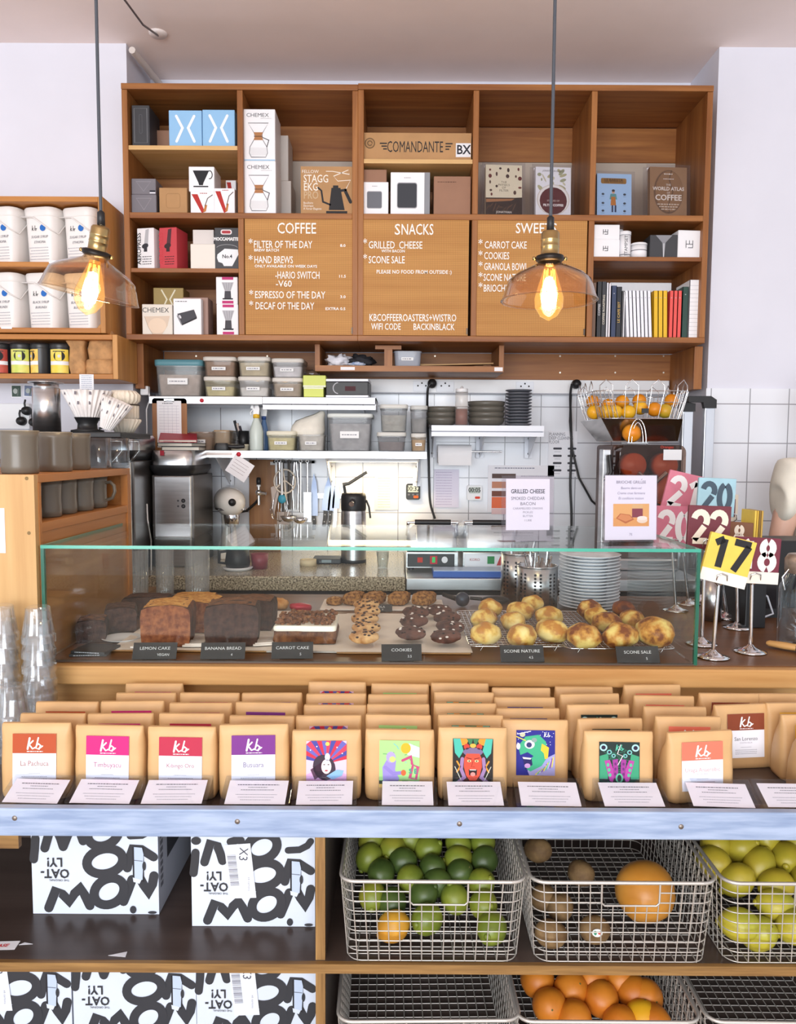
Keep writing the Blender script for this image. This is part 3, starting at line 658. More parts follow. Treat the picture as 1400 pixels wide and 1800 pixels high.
def dr_blk(b, w, h, y):
    b.poly([(-w * .3, h * .98), (w * .3, h * .98), (w * .06, h * .66), (w * .02, h * .02), (-w * .02, h * .02), (-w * .06, h * .66)], y, '8E8E94'); b.stroke([(0, h * .62), (0, h * .02)], .002, y - .0002, 'F2F2F4')
carton('black_box', 'black box with a pale pouring funnel picture', 'box', (1143, 413, 1192, 448), YI, 0.1, mat('black card', '38383C', 0.5), SH['l5'], dr_blk)
carton('white_box', 'white cube box with a bold maze logo at the shelf end', 'box', (1192, 405, 1233, 448), YI, 0.12, card_white, SH['l5'], lambda b, w, h, y: dr_maze(b, w, h, y, .014), rz=.08)
# row of books, lowest right cell
def spine(label, px0, py0, px1, c, lean=0.0, txt=None, tc='F0F0F0', dep=.15, group='books in the lowest shelf cell'):
    x, z, w, h = box_at((px0, py0, px1, 585), YI, SH['b'])
    t = thing('book', label, 'book', (x, YI, SH['b'] + (w / 2 * abs(math.sin(lean)))), rot=(0, lean, 0), group=group)
    m = mat('cover ' + c, c, 0.5)
    b = B(); b.bx(-w / 2, w / 2, 0, .002, 0, h, m); b.bx(-w / 2, -w / 2 + .0015, 0, dep, 0, h, m); b.bx(w / 2 - .0015, w / 2, 0, dep, 0, h, m)
    if txt: b.text(txt, 0, h * .5, w * .62, -.0006, tc, rot=PI / 2, sx=min(1.2, h * .75 / (w * .62 * .62 * len(txt))), bold=.0002)
    elif w > .012: b.scrib(-w * .12, w * .12, h * .85, .003, -.0005, 'B8B8BC', 3)
    b.obj('cover', t)
    if w > .004:
        b = B(); b.bx(-w / 2 + .0015, w / 2 - .0015, .002, dep - .003, .002, h - .003, mat('book pages', 'E6DFD2', 0.8)); b.obj('page_block', t)
for a in (('tan brown book standing first beside the letter board', 1031, 498, 1041, '8A6A50'), ('darker brown book second from the letter board', 1041.5, 497, 1048.5, '6E5240'),
          ('black book with pale spine title, next to the brown pair', 1050, 495, 1058, '26262A', 0, 'COFFEE', 'C8C8CC'), ('charcoal book with a long spine title, next to the black book', 1058, 495, 1066, '34343A', 0, 'COFFEE ROASTING', 'D0C8B8'),
          ('thin white book beside the charcoal book', 1066, 497, 1070, 'DFDFE6'), ('white book with a thin red stripe beside the navy book', 1070, 498, 1074, 'ECE6EC'), ('navy book, wide plain spine', 1075, 502, 1084, '2E3C5C'),
          ('dark navy book with gold spine lettering', 1084, 504, 1093, '20242E', 0, 'LE CAFE EST', 'C8A45A'), ('thin grey book after the gold lettered one', 1094, 511, 1096, '9A9AA0'), ('thin white book before the leaning white row', 1096, 513, 1099, 'EDEDF2')): spine(*a)
orde = ('first', 'second', 'third', 'fourth', 'fifth', 'sixth', 'seventh')
for i in range(7):
    spine('leaning white paperback, %s from the navy books in the white row' % orde[i], 1102.6 + i * 6.6, 511, 1108.7 + i * 6.6, 'EEF0F8', -.06)
for i in range(3): spine('yellow paperback, %s after the white row' % orde[i], 1151 + i * 8.2, 511, 1158.8 + i * 8.2, 'E8B81E', -.03)
for i in range(3): spine('red paperback, %s after the yellow books' % orde[i], 1177 + i * 7.4, 511, 1183.8 + i * 7.4, 'E8544E')
spine('dark green book between the red books and the thick white one', 1200, 504, 1210, '24443C')
x, z, w, h = box_at((1212, 492, 1232, 585), YI, SH['b'])
t = thing('thick_book', 'thick white book with a lined grid spine at the shelf end', 'book', (x, YI, SH['b']), group='books in the lowest shelf cell')
b = B(); b.bx(-w / 2, w / 2, 0, .002, 0, h, card_white); b.bx(-w / 2, -w / 2 + .002, 0, .16, 0, h, card_white); b.bx(w / 2 - .002, w / 2, 0, .16, 0, h, card_white)
for i in range(13): b.rect(-w / 2, w / 2, h * (.06 + .07 * i), h * (.06 + .07 * i) + .001, -.0005, 'A8A8B0')
b.obj('cover', t); b = B(); b.bx(-w / 2 + .002, w / 2 - .002, .002, .157, .003, h - .003, mat('book pages', 'E6DFD2', 0.8)); b.obj('page_block', t)
carton('white_folder', 'large white folder standing behind the row of books', 'folder', (1072, 497, 1180, 585), YI + .19, .012, card_white, SH['b'])
# ================================================================ letter boards
def board_mat(key, c1, c2, lc):
    m = wood(key, c1, c2, 'X', 0.6, 0.6); t = m.node_tree; N = t.nodes; L = t.links; bb = N['Principled BSDF']
    src = bb.inputs['Base Color'].links[0].from_socket
    tc = N.new('ShaderNodeTexCoord'); sp = N.new('ShaderNodeSeparateXYZ'); L.new(tc.outputs['Object'], sp.inputs[0])
    outs = []
    for k, pit in ((0, .0072), (2, .0072)):
        md = N.new('ShaderNodeMath'); md.operation = 'PINGPONG'; md.inputs[1].default_value = pit / 2
        lt = N.new('ShaderNodeMath'); lt.operation = 'LESS_THAN'; lt.inputs[1].default_value = .0009
        L.new(sp.outputs[k], md.inputs[0]); L.new(md.outputs[0], lt.inputs[0]); outs.append(lt)
    mxm = N.new('ShaderNodeMath'); mxm.operation = 'MAXIMUM'; L.new(outs[0].outputs[0], mxm.inputs[0]); L.new(outs[1].outputs[0], mxm.inputs[1])
    sc = N.new('ShaderNodeMath'); sc.operation = 'MULTIPLY'; sc.inputs[1].default_value = .55; L.new(mxm.outputs[0], sc.inputs[0])
    mx = N.new('ShaderNodeMix'); mx.data_type = 'RGBA'; mx.inputs[7].default_value = lin(lc)
    L.new(sc.outputs[0], mx.inputs[0]); L.new(src, mx.inputs[6]); L.new(mx.outputs[2], bb.inputs['Base Color'])
    return m
bm = board_mat('pegged letter board wood', 'B27A3C', 'CF9A56', '8F5E2A')
letter = mat('white plastic letters', 'F6F2EC', 0.5)
def letter_board(label, rect, lines):
    Y = YS + .004
    x0, y0, x1, y1 = rect
    a = P(x0, (y0 + y1) / 2, Y).x; c = P(x1, (y0 + y1) / 2, Y).x; zt = P(x0, y0, Y).z; z0 = ZB + .002; w = c - a
    t = thing('letter_board', label, 'menu board', ((a + c) / 2, Y, z0))
    b = B(); b.bx(-w / 2, w / 2, 0, .014, 0, zt - z0, bm)
    for s, px, py, hp, wp, al in lines:             # text, pixel centre or left edge, cap height and width in pixels
        q = P(px, py, Y); size = hp * Y / F / 0.70; nat = .60 * size * len(s)
        c_ = bpy.data.curves.new('t', 'FONT'); c_.body = s; c_.size = size; o_ = bpy.data.objects.new('t', c_); C.objects.link(o_)
        bpy.context.view_layer.update(); nat = max(o_.dimensions.x, 1e-4); bpy.data.objects.remove(o_); bpy.data.curves.remove(c_)
        b.text(s, q.x - (a + c) / 2, q.z - z0 - size * .02, size, -.0015, letter, al, sx=wp * Y / F / nat, depth=.0012, bold=.0003)
    b.obj('panel', t)
    b = B(); b.bx(w / 2 - .006, w / 2 - .001, -.004, .0, .005, .03, mat('dark catch', '5A5048', .4, .6)); b.obj('catch', t)
def star(px, py): return ('*', px, py - 1.5, 13, 7, 'CENTER')
letter_board('letter board headed COFFEE with the drinks list', (431, 379, 621, 583), [
    ('COFFEE', 522, 402, 18, 66, 'CENTER'), star(441, 429), ('FILTER OF THE DAY', 446, 430, 12, 100, 'LEFT'), ('8.0', 603, 432, 4.5, 9, 'CENTER'), ('BREW BATCH', 447, 440, 4.5, 42, 'LEFT'),
    star(441, 458), ('HAND BREWS', 447, 457, 12, 66, 'LEFT'), ('ONLY AVAILABLE ON WEEK DAYS', 448, 468, 4.5, 107, 'LEFT'), ('-HARIO SWITCH', 484, 484, 12, 76, 'LEFT'), ('11.5', 602, 486, 4.5, 11, 'CENTER'),
    ('-V60', 485, 499, 10.5, 27, 'LEFT'), star(442, 519), ('ESPRESSO OF THE DAY', 448, 518.5, 12, 121, 'LEFT'), ('3.0', 603, 522, 4.5, 9, 'CENTER'), star(442, 538), ('DECAF OF THE DAY', 449, 538, 12, 101, 'LEFT'), ('EXTRA 0.5', 590, 543, 4.5, 34, 'CENTER')])
letter_board('letter board headed SNACKS with the wifi code', (634, 380, 824, 585), [
    ('S', 699, 404, 18, 9, 'CENTER'), ('N', 712, 404, 18, 11, 'CENTER'), ('ACKS', 741, 404, 18, 42, 'CENTER'), star(642, 429), ('GRILLED  CHEESE', 648, 431, 12, 92, 'LEFT'), ('WITH BACON', 671, 441.5, 4.5, 40, 'LEFT'),
    star(642, 456), ('SCONE SALE', 648, 457, 12, 62, 'LEFT'), ('PLEASE NO FOOD FROM OUTSIDE :)', 662, 478, 6, 129, 'LEFT'), ('KBCOFFEEROASTERS+WISTRO', 726, 559, 12, 150, 'CENTER'), ('WIFI CODE', 679, 574.5, 11, 51, 'CENTER'), ('BACKINBLACK', 763, 575, 11, 71, 'CENTER')])
letter_board('letter board headed SWEETS behind the straight pendant lamp', (836, 380, 1031, 586), [
    ('SWEETS', 943, 402, 17, 70, 'CENTER'), star(845, 430), ('CARROT CAKE', 852, 431, 12, 72, 'LEFT'), star(845, 450), ('COOKIES', 851, 450, 12, 43, 'LEFT'), star(845, 469), ('GRANOLA BOWL', 851, 469, 12, 75, 'LEFT'),
    star(845, 488), ('SCONE NATURE', 850, 488, 12, 73, 'LEFT'), star(845, 506), ('BRIOCHE', 850, 507, 12, 42, 'LEFT')])
# ================================================================ left wall: buckets, canisters, paper bags
def rring(w, d, r, z, n=4, cx=0.0, cy=0.0):
    return [(x + cx, y + cy, z) for x, y in rr(w, d, r, n)]
bucket_m = mat('white bucket plastic', 'EFEBE8', 0.4)
def kb_small(b, x, z, s, y, k='26262C'):            # small handwritten logo
    b.stroke([(x - .5 * s, z + s), (x - .6 * s, z)], s * .1, y, k); b.stroke([(x - .58 * s, z + .3 * s), (x - .25 * s, z + .55 * s), (x - .55 * s, z + .3 * s), (x - .2 * s, z)], s * .1, y, k)
    b.stroke([(x + .15 * s, z + s), (x + .05 * s, z + .05 * s), (x + .3 * s, z), (x + .38 * s, z + .3 * s), (x + .1 * s, z + .35 * s), (x + .6 * s, z + .4 * s)], s * .1, y, k)
def bucket(label, pxc, row, words, seed):
    ztop = (zb[0] - .02, zb[1] - .02)[row]; z0 = (zb[1], zb[2])[row]
    q = P(pxc, (410, 520)[row], YB + .02)
    t = thing('bucket', label, 'bucket', (q.x, YB + .118, z0 + .0008), group='white coffee buckets', rz=-.22 + .02 * ((seed * 7) % 3 - 1))
    h = .218; w0, w1 = .118, .136; d0, d1 = .135, .15
    b = B(); b.loft([rring(w0, d0, .03, 0), rring(w0 + .003, d0 + .003, .032, .004), rring(w1, d1, .034, h - .03)], bucket_m)
    b.X = Matrix.Translation((0, -(d0 / 2), 0)) @ Matrix.Rotation(math.atan((d1 - d0) / 2 / (h - .03)), 4, 'X')
    y = -.0022
    kb_small(b, -.016, .130, .018, y); b.disc(.020, .139, .0125, .0125, y, '2F6FC0')
    b.text(words[0], .004, .105, .0135, y, '6C6C78', sx=.85, shear=.25); b.text(words[1], .004, .085, .0135, y, '6C6C78', sx=.85, shear=.25)
    for i in range(5): b.scrib(-.042 + .006 * (i % 2), .042, .064 - .011 * i, .0022, y, 'A0A0AC', seed * 5 + i)
    b.X = None; b.obj('body', t)
    b = B(); b.loft([rring(w1 + .004, d1 + .004, .036, h - .034), rring(w1 + .008, d1 + .008, .038, h - .03), rring(w1 + .012, d1 + .012, .038, h - .006), rring(w1 + .006, d1 + .006, .036, h)], bucket_m); b.obj('lid', t)
    b = B(); b.tube([(-w1 / 2 - .006, 0, h - .045), (-w1 / 2 - .002, -d1 / 2 - .008, h - .036), (-w1 * .1, -d1 / 2 - .011, h - .04), (w1 * .36, -d1 / 2 - .010, h - .085), (w1 / 2 + .004, -d1 / 3, h - .10), (w1 / 2 + .006, 0, h - .05)], .0024, bucket_m, 6); b.obj('handle', t)
for i, a in enumerate((('white bucket cut by the photo edge on the upper bucket board', 0, 0), ('white bucket in the middle of the upper bucket board', 69, 0), ('white bucket at the cord of the tilted lamp, end of the upper board', 138, 0),
          ('white bucket cut by the photo edge on the lower bucket board', 2, 1), ('white bucket in the middle of the lower bucket board', 71, 1), ('white bucket partly behind the tilted glass lamp on the lower board', 140, 1))):
    bucket(a[0], a[1], a[2], (('SUGAR SYRUP', 'ETHIOPIA'), ('BLACK SYRUP', 'BURUNDI'))[a[2]], i + 1)
def tag_card(name, label, rect, Y, draw=None, m='F2F2F6', cat='note', rz=0.0, tilt=0.0, th=.0008):
    x0, y0, x1, y1 = rect
    a = P(x0, (y0 + y1) / 2, Y); c = P(x1, (y0 + y1) / 2, Y); zt = P((x0 + x1) / 2, y0, Y).z; z0 = P((x0 + x1) / 2, y1, Y).z
    w, h = c.x - a.x, zt - z0
    b = B(); b.bx(-w / 2, w / 2, -th, 0, -h / 2, h / 2, m)
    if draw: draw(b, w, h, -th - .0004)
    return b.obj(name, None, ((a.x + c.x) / 2, Y, (zt + z0) / 2), (0, tilt, 0), label=label, cat=cat)
def lines(n, m=.42, c='8A8A94', s=0, th=.0022, top=.42, bot=-.42):
    def f(b, w, h, y):
        for i in range(n): b.scrib(-w * m, w * (m - .1 * ((i * 3 + s) % 3)), h * (top + (bot - top) * i / max(1, n - 1)), th, y, c, s + i)
    return f
tag_card('shelf_label', 'white paper strip on the front edge of the upper bucket board', (86, 458, 111, 463), YB - .001, cat='label')
tag_card('shelf_label', 'white paper strip on the front edge of the lower bucket board', (2, 574, 21, 578), YB - .001, cat='label')
can_black = mat('black canister', '2A2A2C', 0.35)
def canister(label, x0, x1, c1, c2, rz):
    a = P(x0, 630, YK + .01); c = P(x1, 630, YK + .01); w = c.x - a.x; r = w / 2
    t = thing('canister', label, 'canister', ((a.x + c.x) / 2, YK + .015 + r, zk + .0008), rz, 'black tea canisters')
    h = .122
    b = B(); b.lathe([(0, 0), (r * .96, 0), (r, .004), (r, h * .86)], can_black, 28); b.obj('body', t)
    b = B(); b.lathe([(r * 1.02, h * .84), (r * 1.04, h * .86), (r * 1.04, h * .95), (r, h), (0, h)], can_black, 28); b.obj('lid', t)
    b = B(); n = 14
    def cyl_patch(a0, a1, z0, z1, m, rad):
        vs = []; 
        for i in range(n + 1):
            an = a0 + (a1 - a0) * i / n
            vs += [(rad * math.sin(an), -rad * math.cos(an), z0), (rad * math.sin(an), -rad * math.cos(an), z1)]
        b.add(vs, [(2 * i, 2 * i + 2, 2 * i + 3, 2 * i + 1) for i in range(n)], m, True)
    cyl_patch(-.95, .85, h * .04, h * .80, mat('label ' + c1, c1, 0.5, col2=c2, scale=22), r + .0004)
    cyl_patch(-.95, .85, h * .30, h * .42, card_white, r + .0007); cyl_patch(-.6, .5, h * .72, h * .75, ink('4A4A44'), r + .0007)
    vs = [(0.0, 0, 0)]; rad = r + .001
    pts = [(.022 * math.cos(2 * PI * i / 18) / r, h * .58 + .020 * math.sin(2 * PI * i / 18)) for i in range(18)]
    b.add([(rad * math.sin(u), -rad * math.cos(u), v) for u, v in pts], [tuple(range(18))], '2A2A2C')
    pts = [(.006 * math.cos(2 * PI * i / 10) / r, h * .58 + .006 * math.sin(2 * PI * i / 10)) for i in range(10)]
    b.add([((rad + .0004) * math.sin(u), -(rad + .0004) * math.cos(u), v) for u, v in pts], [tuple(range(10))], 'D8D8DC')
    b.obj('label', t)
canister('black canister with a red label at the photo edge', -32, 9, 'B23A34', 'C85A4A', .25)
canister('black canister with a yellow green label', 10, 48, 'C8D860', 'E8E27A', .2)
canister('black canister turned so its orange label shows half', 46, 82, 'F0B84A', 'F4D870', -.75)
canister('black canister with a yellow label beside the paper bags', 80, 118, 'F4D43E', 'F8E070', .2)
bagp = mat('brown paper', 'B98A5A', 0.75, var=0.22, scale=26, bump=0.9)
def paper_bag(label, rect, Y, dep, prof, rot=(0, 0, 0)):
    x, z, w, h = box_at(rect, Y, zk)
    b = B(); rings = []
    for f, sw, sd, ox in prof:
        ring = rring(w * sw, dep * sd, min(w * sw, dep * sd) * .22, h * f, 3, w * ox)
        ring = [Vector(p) + Vector((noise.noise(Vector(p) * 30) * .004, noise.noise(Vector(p) * 33 + Vector((5, 0, 0))) * .004, 0)) for p in ring]
        rings.append(ring)
    b.loft(rings, bagp)
    return b.obj('paper_bag', None, (x, Y + dep / 2, z + .003), rot, label=label, cat='paper bag', group='brown paper bags')
paper_bag('crumpled brown paper bag standing open beside the yellow canister', (118, 594, 148, 656), YK + .01, .08, [(0, .9, .9, .05), (.25, 1, 1, .02), (.55, .95, .9, 0), (.75, .85, .6, -.05), (.9, 1.15, .7, -.1), (1.0, 1.0, .4, -.15), (.93, .85, .3, -.12), (.7, .5, .2, -.05)])
paper_bag('brown paper bag lying folded flat at the bottom beside the shelf side', (148, 632, 199, 656), YK + .01, .1, [(0, 1, 1, 0), (.5, 1.02, 1.02, 0), (.9, .99, .95, 0), (1, .9, .8, 0)])
xx, _, w3, h3 = box_at((148, 632, 199, 656), YK, zk)
o = paper_bag('brown paper bag rolled at the top, on the flat one', (152, 594, 198, 632), YK + .02, .09, [(0, .95, .95, 0), (.3, 1.05, 1, 0), (.6, .95, .8, .03), (.85, .6, .45, .05), (1, .3, .3, .04)]); o.location.z = zk + h3
tag_card('price_note', 'small white price note hanging from the canister shelf edge', (140, 658, 165, 690), YB - .002, lines(9, .36, '8E9AB4', 3))
# ================================================================ cup cabinet on the counter
XC = -0.862; YC0, YC1 = 1.885, 2.56; ZCT = 1.385
t = thing('cup_cabinet', 'pale oak cabinet with an open cup niche at the end of the glass case', 'cabinet', (0, YC0, 0))
b = B(); b.bx(-1.7, XC - .001, 0, .02, ZF, ZCT, oak_z)
for px, py in ((47, 841), (51, 937)): q = P(px, py, YC0); b.disc(q.x, q.z, .0045, .0045, -.0005, '8A7048', 10)
b.obj('front_panel', t)
cab = wood('amber cabinet wood', 'A4642A', 'C4854A', 'Y', .8); cab_z = wood('amber cabinet wood upright', 'A4642A', 'C4854A', 'Z', .8)
L_ = YC1 - YC0
b = B(); b.bx(-1.7, XC, .02, L_, ZCT - .02, ZCT, cab); b.obj('top_board', t, bev=.001)
b = B(); b.bx(-1.7, XC, .02, L_, 1.245, 1.268, cab); b.obj('cup_board', t, bev=.001)
for y0 in (.02, L_ - .03): b = B(); b.bx(XC - .02, XC + .001, y0, y0 + .012 + .018 * (y0 > .1), ZTOP, ZCT - .02, cab_z); b.obj('post', t)
b = B(); b.bx(XC - .02, XC - .004, .032, L_ - .03, ZTOP, 1.245, cab); b.obj('side_panel', t)
b = B(); b.bx(-1.2, -1.18, .03, L_ - .03, 1.268, ZCT - .02, cab); b.bx(-1.18, XC - .02, L_ - .02, L_ - .005, 1.268, ZCT - .02, cab); b.obj('back_panel', t)
tag_card('paper_sheet', 'white sheet taped to the oak cabinet at the photo edge', (-30, 893, 9, 972), YC0 - .0005, None)
mug_m = mat('taupe glazed stoneware', '6F675B', 0.32, var=0.04, scale=10)
def mug_mesh(name='mug'):
    t = thing('mug', 'x', 'mug', (0, 0, 0), group='taupe mugs')
    h = .105; b = B()
    b.lathe([(0, 0), (.040, 0), (.0435, .004), (.0440, .02), (.0425, .045), (.0425, .065), (.0440, .09), (.0455, h), (.0435, h), (.0410, .09), (.0400, .02), (0, .008)], mug_m, 32)
    b.lathe([(.0456, h - .0012), (.0450, h + .0006), (.0434, h + .0002)], mat('bare rim', 'B7AB98', 0.5), 32); b.obj('body', t)
    b = B(); b.tube([(.042, 0, .085), (.06, 0, .088), (.073, 0, .075), (.075, 0, .055), (.066, 0, .033), (.042, 0, .024)], [.0055, .006, .006, .006, .006, .0055], mug_m, 8); b.obj('handle', t)
    return t
mug0 = mug_mesh(); first = [True]
def mug(x, y, z, rz, label):
    if first[0]:
        first[0] = False; mug0.location = (x, y, z); mug0.rotation_euler.z = rz; mug0['label'] = label; return
    dup(mug0, (x, y, z), rz, label)
mug(-.932, 1.965, ZCT, 2.9, 'taupe mug standing nearest on top of the oak cup cabinet')
mug(-.925, 2.15, ZCT, 3.3, 'taupe mug second along the top of the cup cabinet')
mug(-.945, 2.33, ZCT, 3.6, 'taupe mug next to the clear glass mugs on the cabinet top')
for i, y in enumerate((1.975, 2.085, 2.195, 2.305, 2.425)):
    dup(mug0, (-.929 + .004 * (i % 2), y, 1.2682), (2.6, 2.9, 3.2, 2.7, -.1)[i], 'taupe mug in the cup niche, ' + ('nearest of the row', 'second of the row', 'third of the row', 'fourth of the row', 'deepest, with its handle poking out')[i], scale=(.9, .9, .89))
clear = glass('clear glass', 'F2F6F8', 1.6, ior=1.5)
def glass_mug(x, y, label, rz):
    t = thing('glass_mug', label, 'glass mug', (x, y, ZCT), rz)
    b = B(); b.lathe([(0, .003), (.034, .003), (.036, .008), (.036, .095), (.033, .095), (.033, .01), (0, .009)], clear, 24); b.obj('body', t)
    b = B(); b.tube([(.035, 0, .085), (.066, 0, .085), (.067, 0, .055), (.05, 0, .035), (.036, 0, .02)], .0045, clear, 8); b.obj('handle', t)
glass_mug(-.91, 2.425, 'clear glass mug nearer the taupe mugs on the cabinet top', .2)
glass_mug(-.885, 2.515, 'clear glass mug at the far end of the cabinet top', .1)
# ================================================================ coffee bar behind the cabinet
YM = 2.72; ZMT = 1.502
t = thing('espresso_machine', 'dark coffee machine with a flat top mostly hidden behind the mugs', 'coffee machine', (-1.35, 2.66, ZTOP))
b = B(); b.bx(-.5, .27, 0, .30, 0, ZMT - ZTOP - .02, mat('machine metal', '8A8A8E', .35, .7)); b.obj('body', t, bev=.01)
b = B(); b.bx(-.5, .43, -.01, .31, ZMT - ZTOP - .02, ZMT - ZTOP, black_plastic); b.obj('cup_tray', t, bev=.004)
q = P(83, 757, YM + .05)
t = thing('steel_cylinder', 'tall polished steel canister with a wide flat lid', 'canister', (q.x, YM + .05, ZMT))
b = B(); b.lathe([(0, 0), (.0455, 0), (.0455, .15), (.042, .152)], steel, 28); b.obj('body', t)
b = B(); b.lathe([(.042, .15), (.042, .166), (.058, .168), (.058, .172), (0, .173)], steel, 28); b.obj('lid', t)
# cone filters fanned in a black holder
filt = mat('white filter paper', 'F1ECEA', 0.8, var=0.03, scale=40)
q = P(154, 757, YM + .06)
t = thing('dripper', 'black coffee dripper standing among the filter papers', 'dripper', (q.x, YM + .06, ZMT))
b = B(); b.lathe([(0, .002), (.055, .002), (.055, .008), (.034, .012), (.032, .03), (.042, .05), (.044, .052), (.040, .052), (.03, .03)], black_plastic, 28); b.obj('cone', t)
b = B(); b.tube([(.04, 0, .045), (.062, .0, .042), (.06, 0, .02), (.04, 0, .014)], .004, black_plastic, 8); b.obj('handle', t)
def filters(label, px, py, Y, r0, r1, h, tilt, zb_):
    q = P(px, py, Y); b = B()
    b.lathe([(r0, 0), (r0 * .6 + r1 * .4, h * .4), (r1, h), (r1 * .95, h * .99), (r0 * .9, .01)], filt, 150, flute=25, fl_amp=.05)
    for i in range(12):
        a = -PI / 2 + (i - 5.5) * .2
        for k in (.55, .88):
            if (i + int(k * 9)) % 3: continue
            r = (r0 + (r1 - r0) * k) * 1.06; b.add([(r * math.cos(a + s * .05), r * math.sin(a + s * .05), h * (k + dz)) for s, dz in ((-1, -.05), (1, -.05), (1, .06), (-1, .06))], [(0, 1, 2, 3)], '77727A')
    return b.obj('filter_papers', None, (q.x, Y, zb_), (0, tilt, 0), label=label, cat='filter papers')
filters('fan of white cone filter papers standing in the black dripper', 154, 738, YM + .06, .034, .082, .098, 0, ZMT + .045)
filters('smaller tilted bundle of cone filter papers beside the dripper', 186, 757, YM + .0, .02, .052, .105, .42, ZMT + .012)
q = P(222, 760, YM + .14)
t = thing('filter_stack', 'stack of cream wave filter papers tied with a dark band', 'filter papers', (q.x - .006, YM + .14, ZMT))
cream_paper = mat('cream filter paper', 'EDE2D0', 0.8, var=0.03, scale=30)
b = B(); b.lathe([(0, 0), (.03, 0), (.058, .045), (.054, .05)], cream_paper, 120, flute=20, fl_amp=.035); b.obj('lower_papers', t)
b = B(); b.lathe([(.045, .05), (.05, .055), (.05, .098), (.044, .10)], cream_paper, 120, flute=20, fl_amp=.03); b.tube([(.052 * math.cos(a), .052 * math.sin(a), .10) for a in [2 * PI * i / 24 for i in range(24)]], .0025, '4A4038', 6, closed=True); b.obj('middle_papers', t)
b = B(); b.lathe([(.04, .10), (.054, .115), (.056, .135), (.04, .15), (0, .145)], cream_paper, 120, flute=20, fl_amp=.04); b.obj('upper_papers', t)
# wall rail with plugs
t = thing('socket_rail', 'white socket rail with black plugs low on the left wall', 'sockets', (-1.7, YW - .03, XZ(20, 733, YW)[1]))
xr = P(57, 733, YW).x + 1.7
b = B(); b.bx(-.5, xr, 0, .029, -.055, .055, white_plastic); b.bx(-.5, xr, -.003, .0, -.058, -.05, mat('trunking lip', 'B9BCC6', 0.5)); b.obj('rail', t, bev=.003)
for px, py in ((45, 722), (36, 740), (58, 742)):
    q = P(px, py, YW - .05); b = B(); b.lathe([(0, -.03), (.016, -.028), (.019, -.01), (.019, 0)], black_plastic, 16); b.tube([(0, 0, -.02), (0, -.03, -.028), (0, -.045, -.02)], .004, black_plastic, 6)
    b.obj('plug', t, (q.x + 1.7, 0, q.z - t.location.z), (-PI / 2, 0, 0))
def dr_photo(c):
    def f(b, w, h, y):
        b.rect(-w * .44, w * .44, -h * .42, h * .45, y, c); b.disc(-w * .1, h * .02, w * .22, h * .22, y - .0002, 'B8C0BC', 12); b.stroke([(w * .1, -h * .3), (w * .2, h * .2)], .006, y - .0003, '6A746E')
    return f
tag_card('photo_print', 'small dark green photo print taped to the left wall', (20, 677, 38, 699), YW - .002, dr_photo('4A5C54'), cat='photo')
tag_card('photo_print', 'small blue grey photo print beside the steel canister lid', (42, 677, 60, 698), YW - .002, dr_photo('7C88A4'), cat='photo', tilt=.06)
# ================================================================ grinders, clipboard, notebooks
def grinder(label, px, Y, top_y, wpx):
    q = P(px, 900, Y); w = wpx * Y / F; zt = P(px, top_y, Y).z; h = zt - ZW
    t = thing('coffee_grinder', label, 'coffee grinder', (q.x, Y, ZW))
    b = B(); b.bx(-w / 2, w / 2, 0, .3, 0, h - .10, steel)
    for dx, dz in ((.3, .0), (.3, -.022)):
        b.disc(w * dx, h - .20 + dz, .0085, .0085, -.0008, '1C1C1E', 16); b.disc(w * dx, h - .20 + dz, .004, .004, -.0012, '55555A', 12); b.disc(w * .16, h - .20 + dz, .004, .004, -.0008, '4A4A4E', 12)
    b.obj('front_body', t, bev=.006)
    b = B(); b.bx(-w * .56, w * .56, .012, .34, 0.0, h - .098, mat('grinder side', '6E6A68', .35, .8)); b.obj('side_housing', t, bev=.004)
    b = B(); b.loft([rring(w * 1.0, .28, .03, h - .10, 4, 0, .15), rring(w * 1.22, .32, .03, h - .075, 4, 0, .15), rring(w * 1.22, .32, .03, h - .058, 4, 0, .15)], black_plastic); b.obj('neck', t)
    b = B(); b.loft([rring(w * 1.16, .31, .04, h - .058, 4, 0, .15), rring(w * 1.16, .31, .04, h - .012, 4, 0, .15), rring(w * 1.10, .29, .04, h, 4, 0, .15)], steel); b.obj('hopper_band', t)
    return t, zt, w
tg, zg, wg = grinder('steel coffee grinder with red and black notebooks on top', 303, 3.18, 792, 66)
b = B(); b.bx(-.008, .008, -.008, -.006, 0, .02, 'A8283A'); b.obj('red_tab', tg, (-.035, 0, zg - ZW - .02))
grinder('steel coffee grinder partly hidden behind the oak cup cabinet', 194, 2.995, 764, 74)
b = B(); b.tube([(0, 0, 0), (.008, -.02, .12), (-.004, -.02, .2), (-.012, .0, .26)], .003, white_plastic, 6); 
q = P(268, 925, 3.1); b.obj('grinder_cable', None, (q.x - .008, 3.1, ZW), label='white cord rising beside the grinder with the notebooks', cat='cord')
z = zg
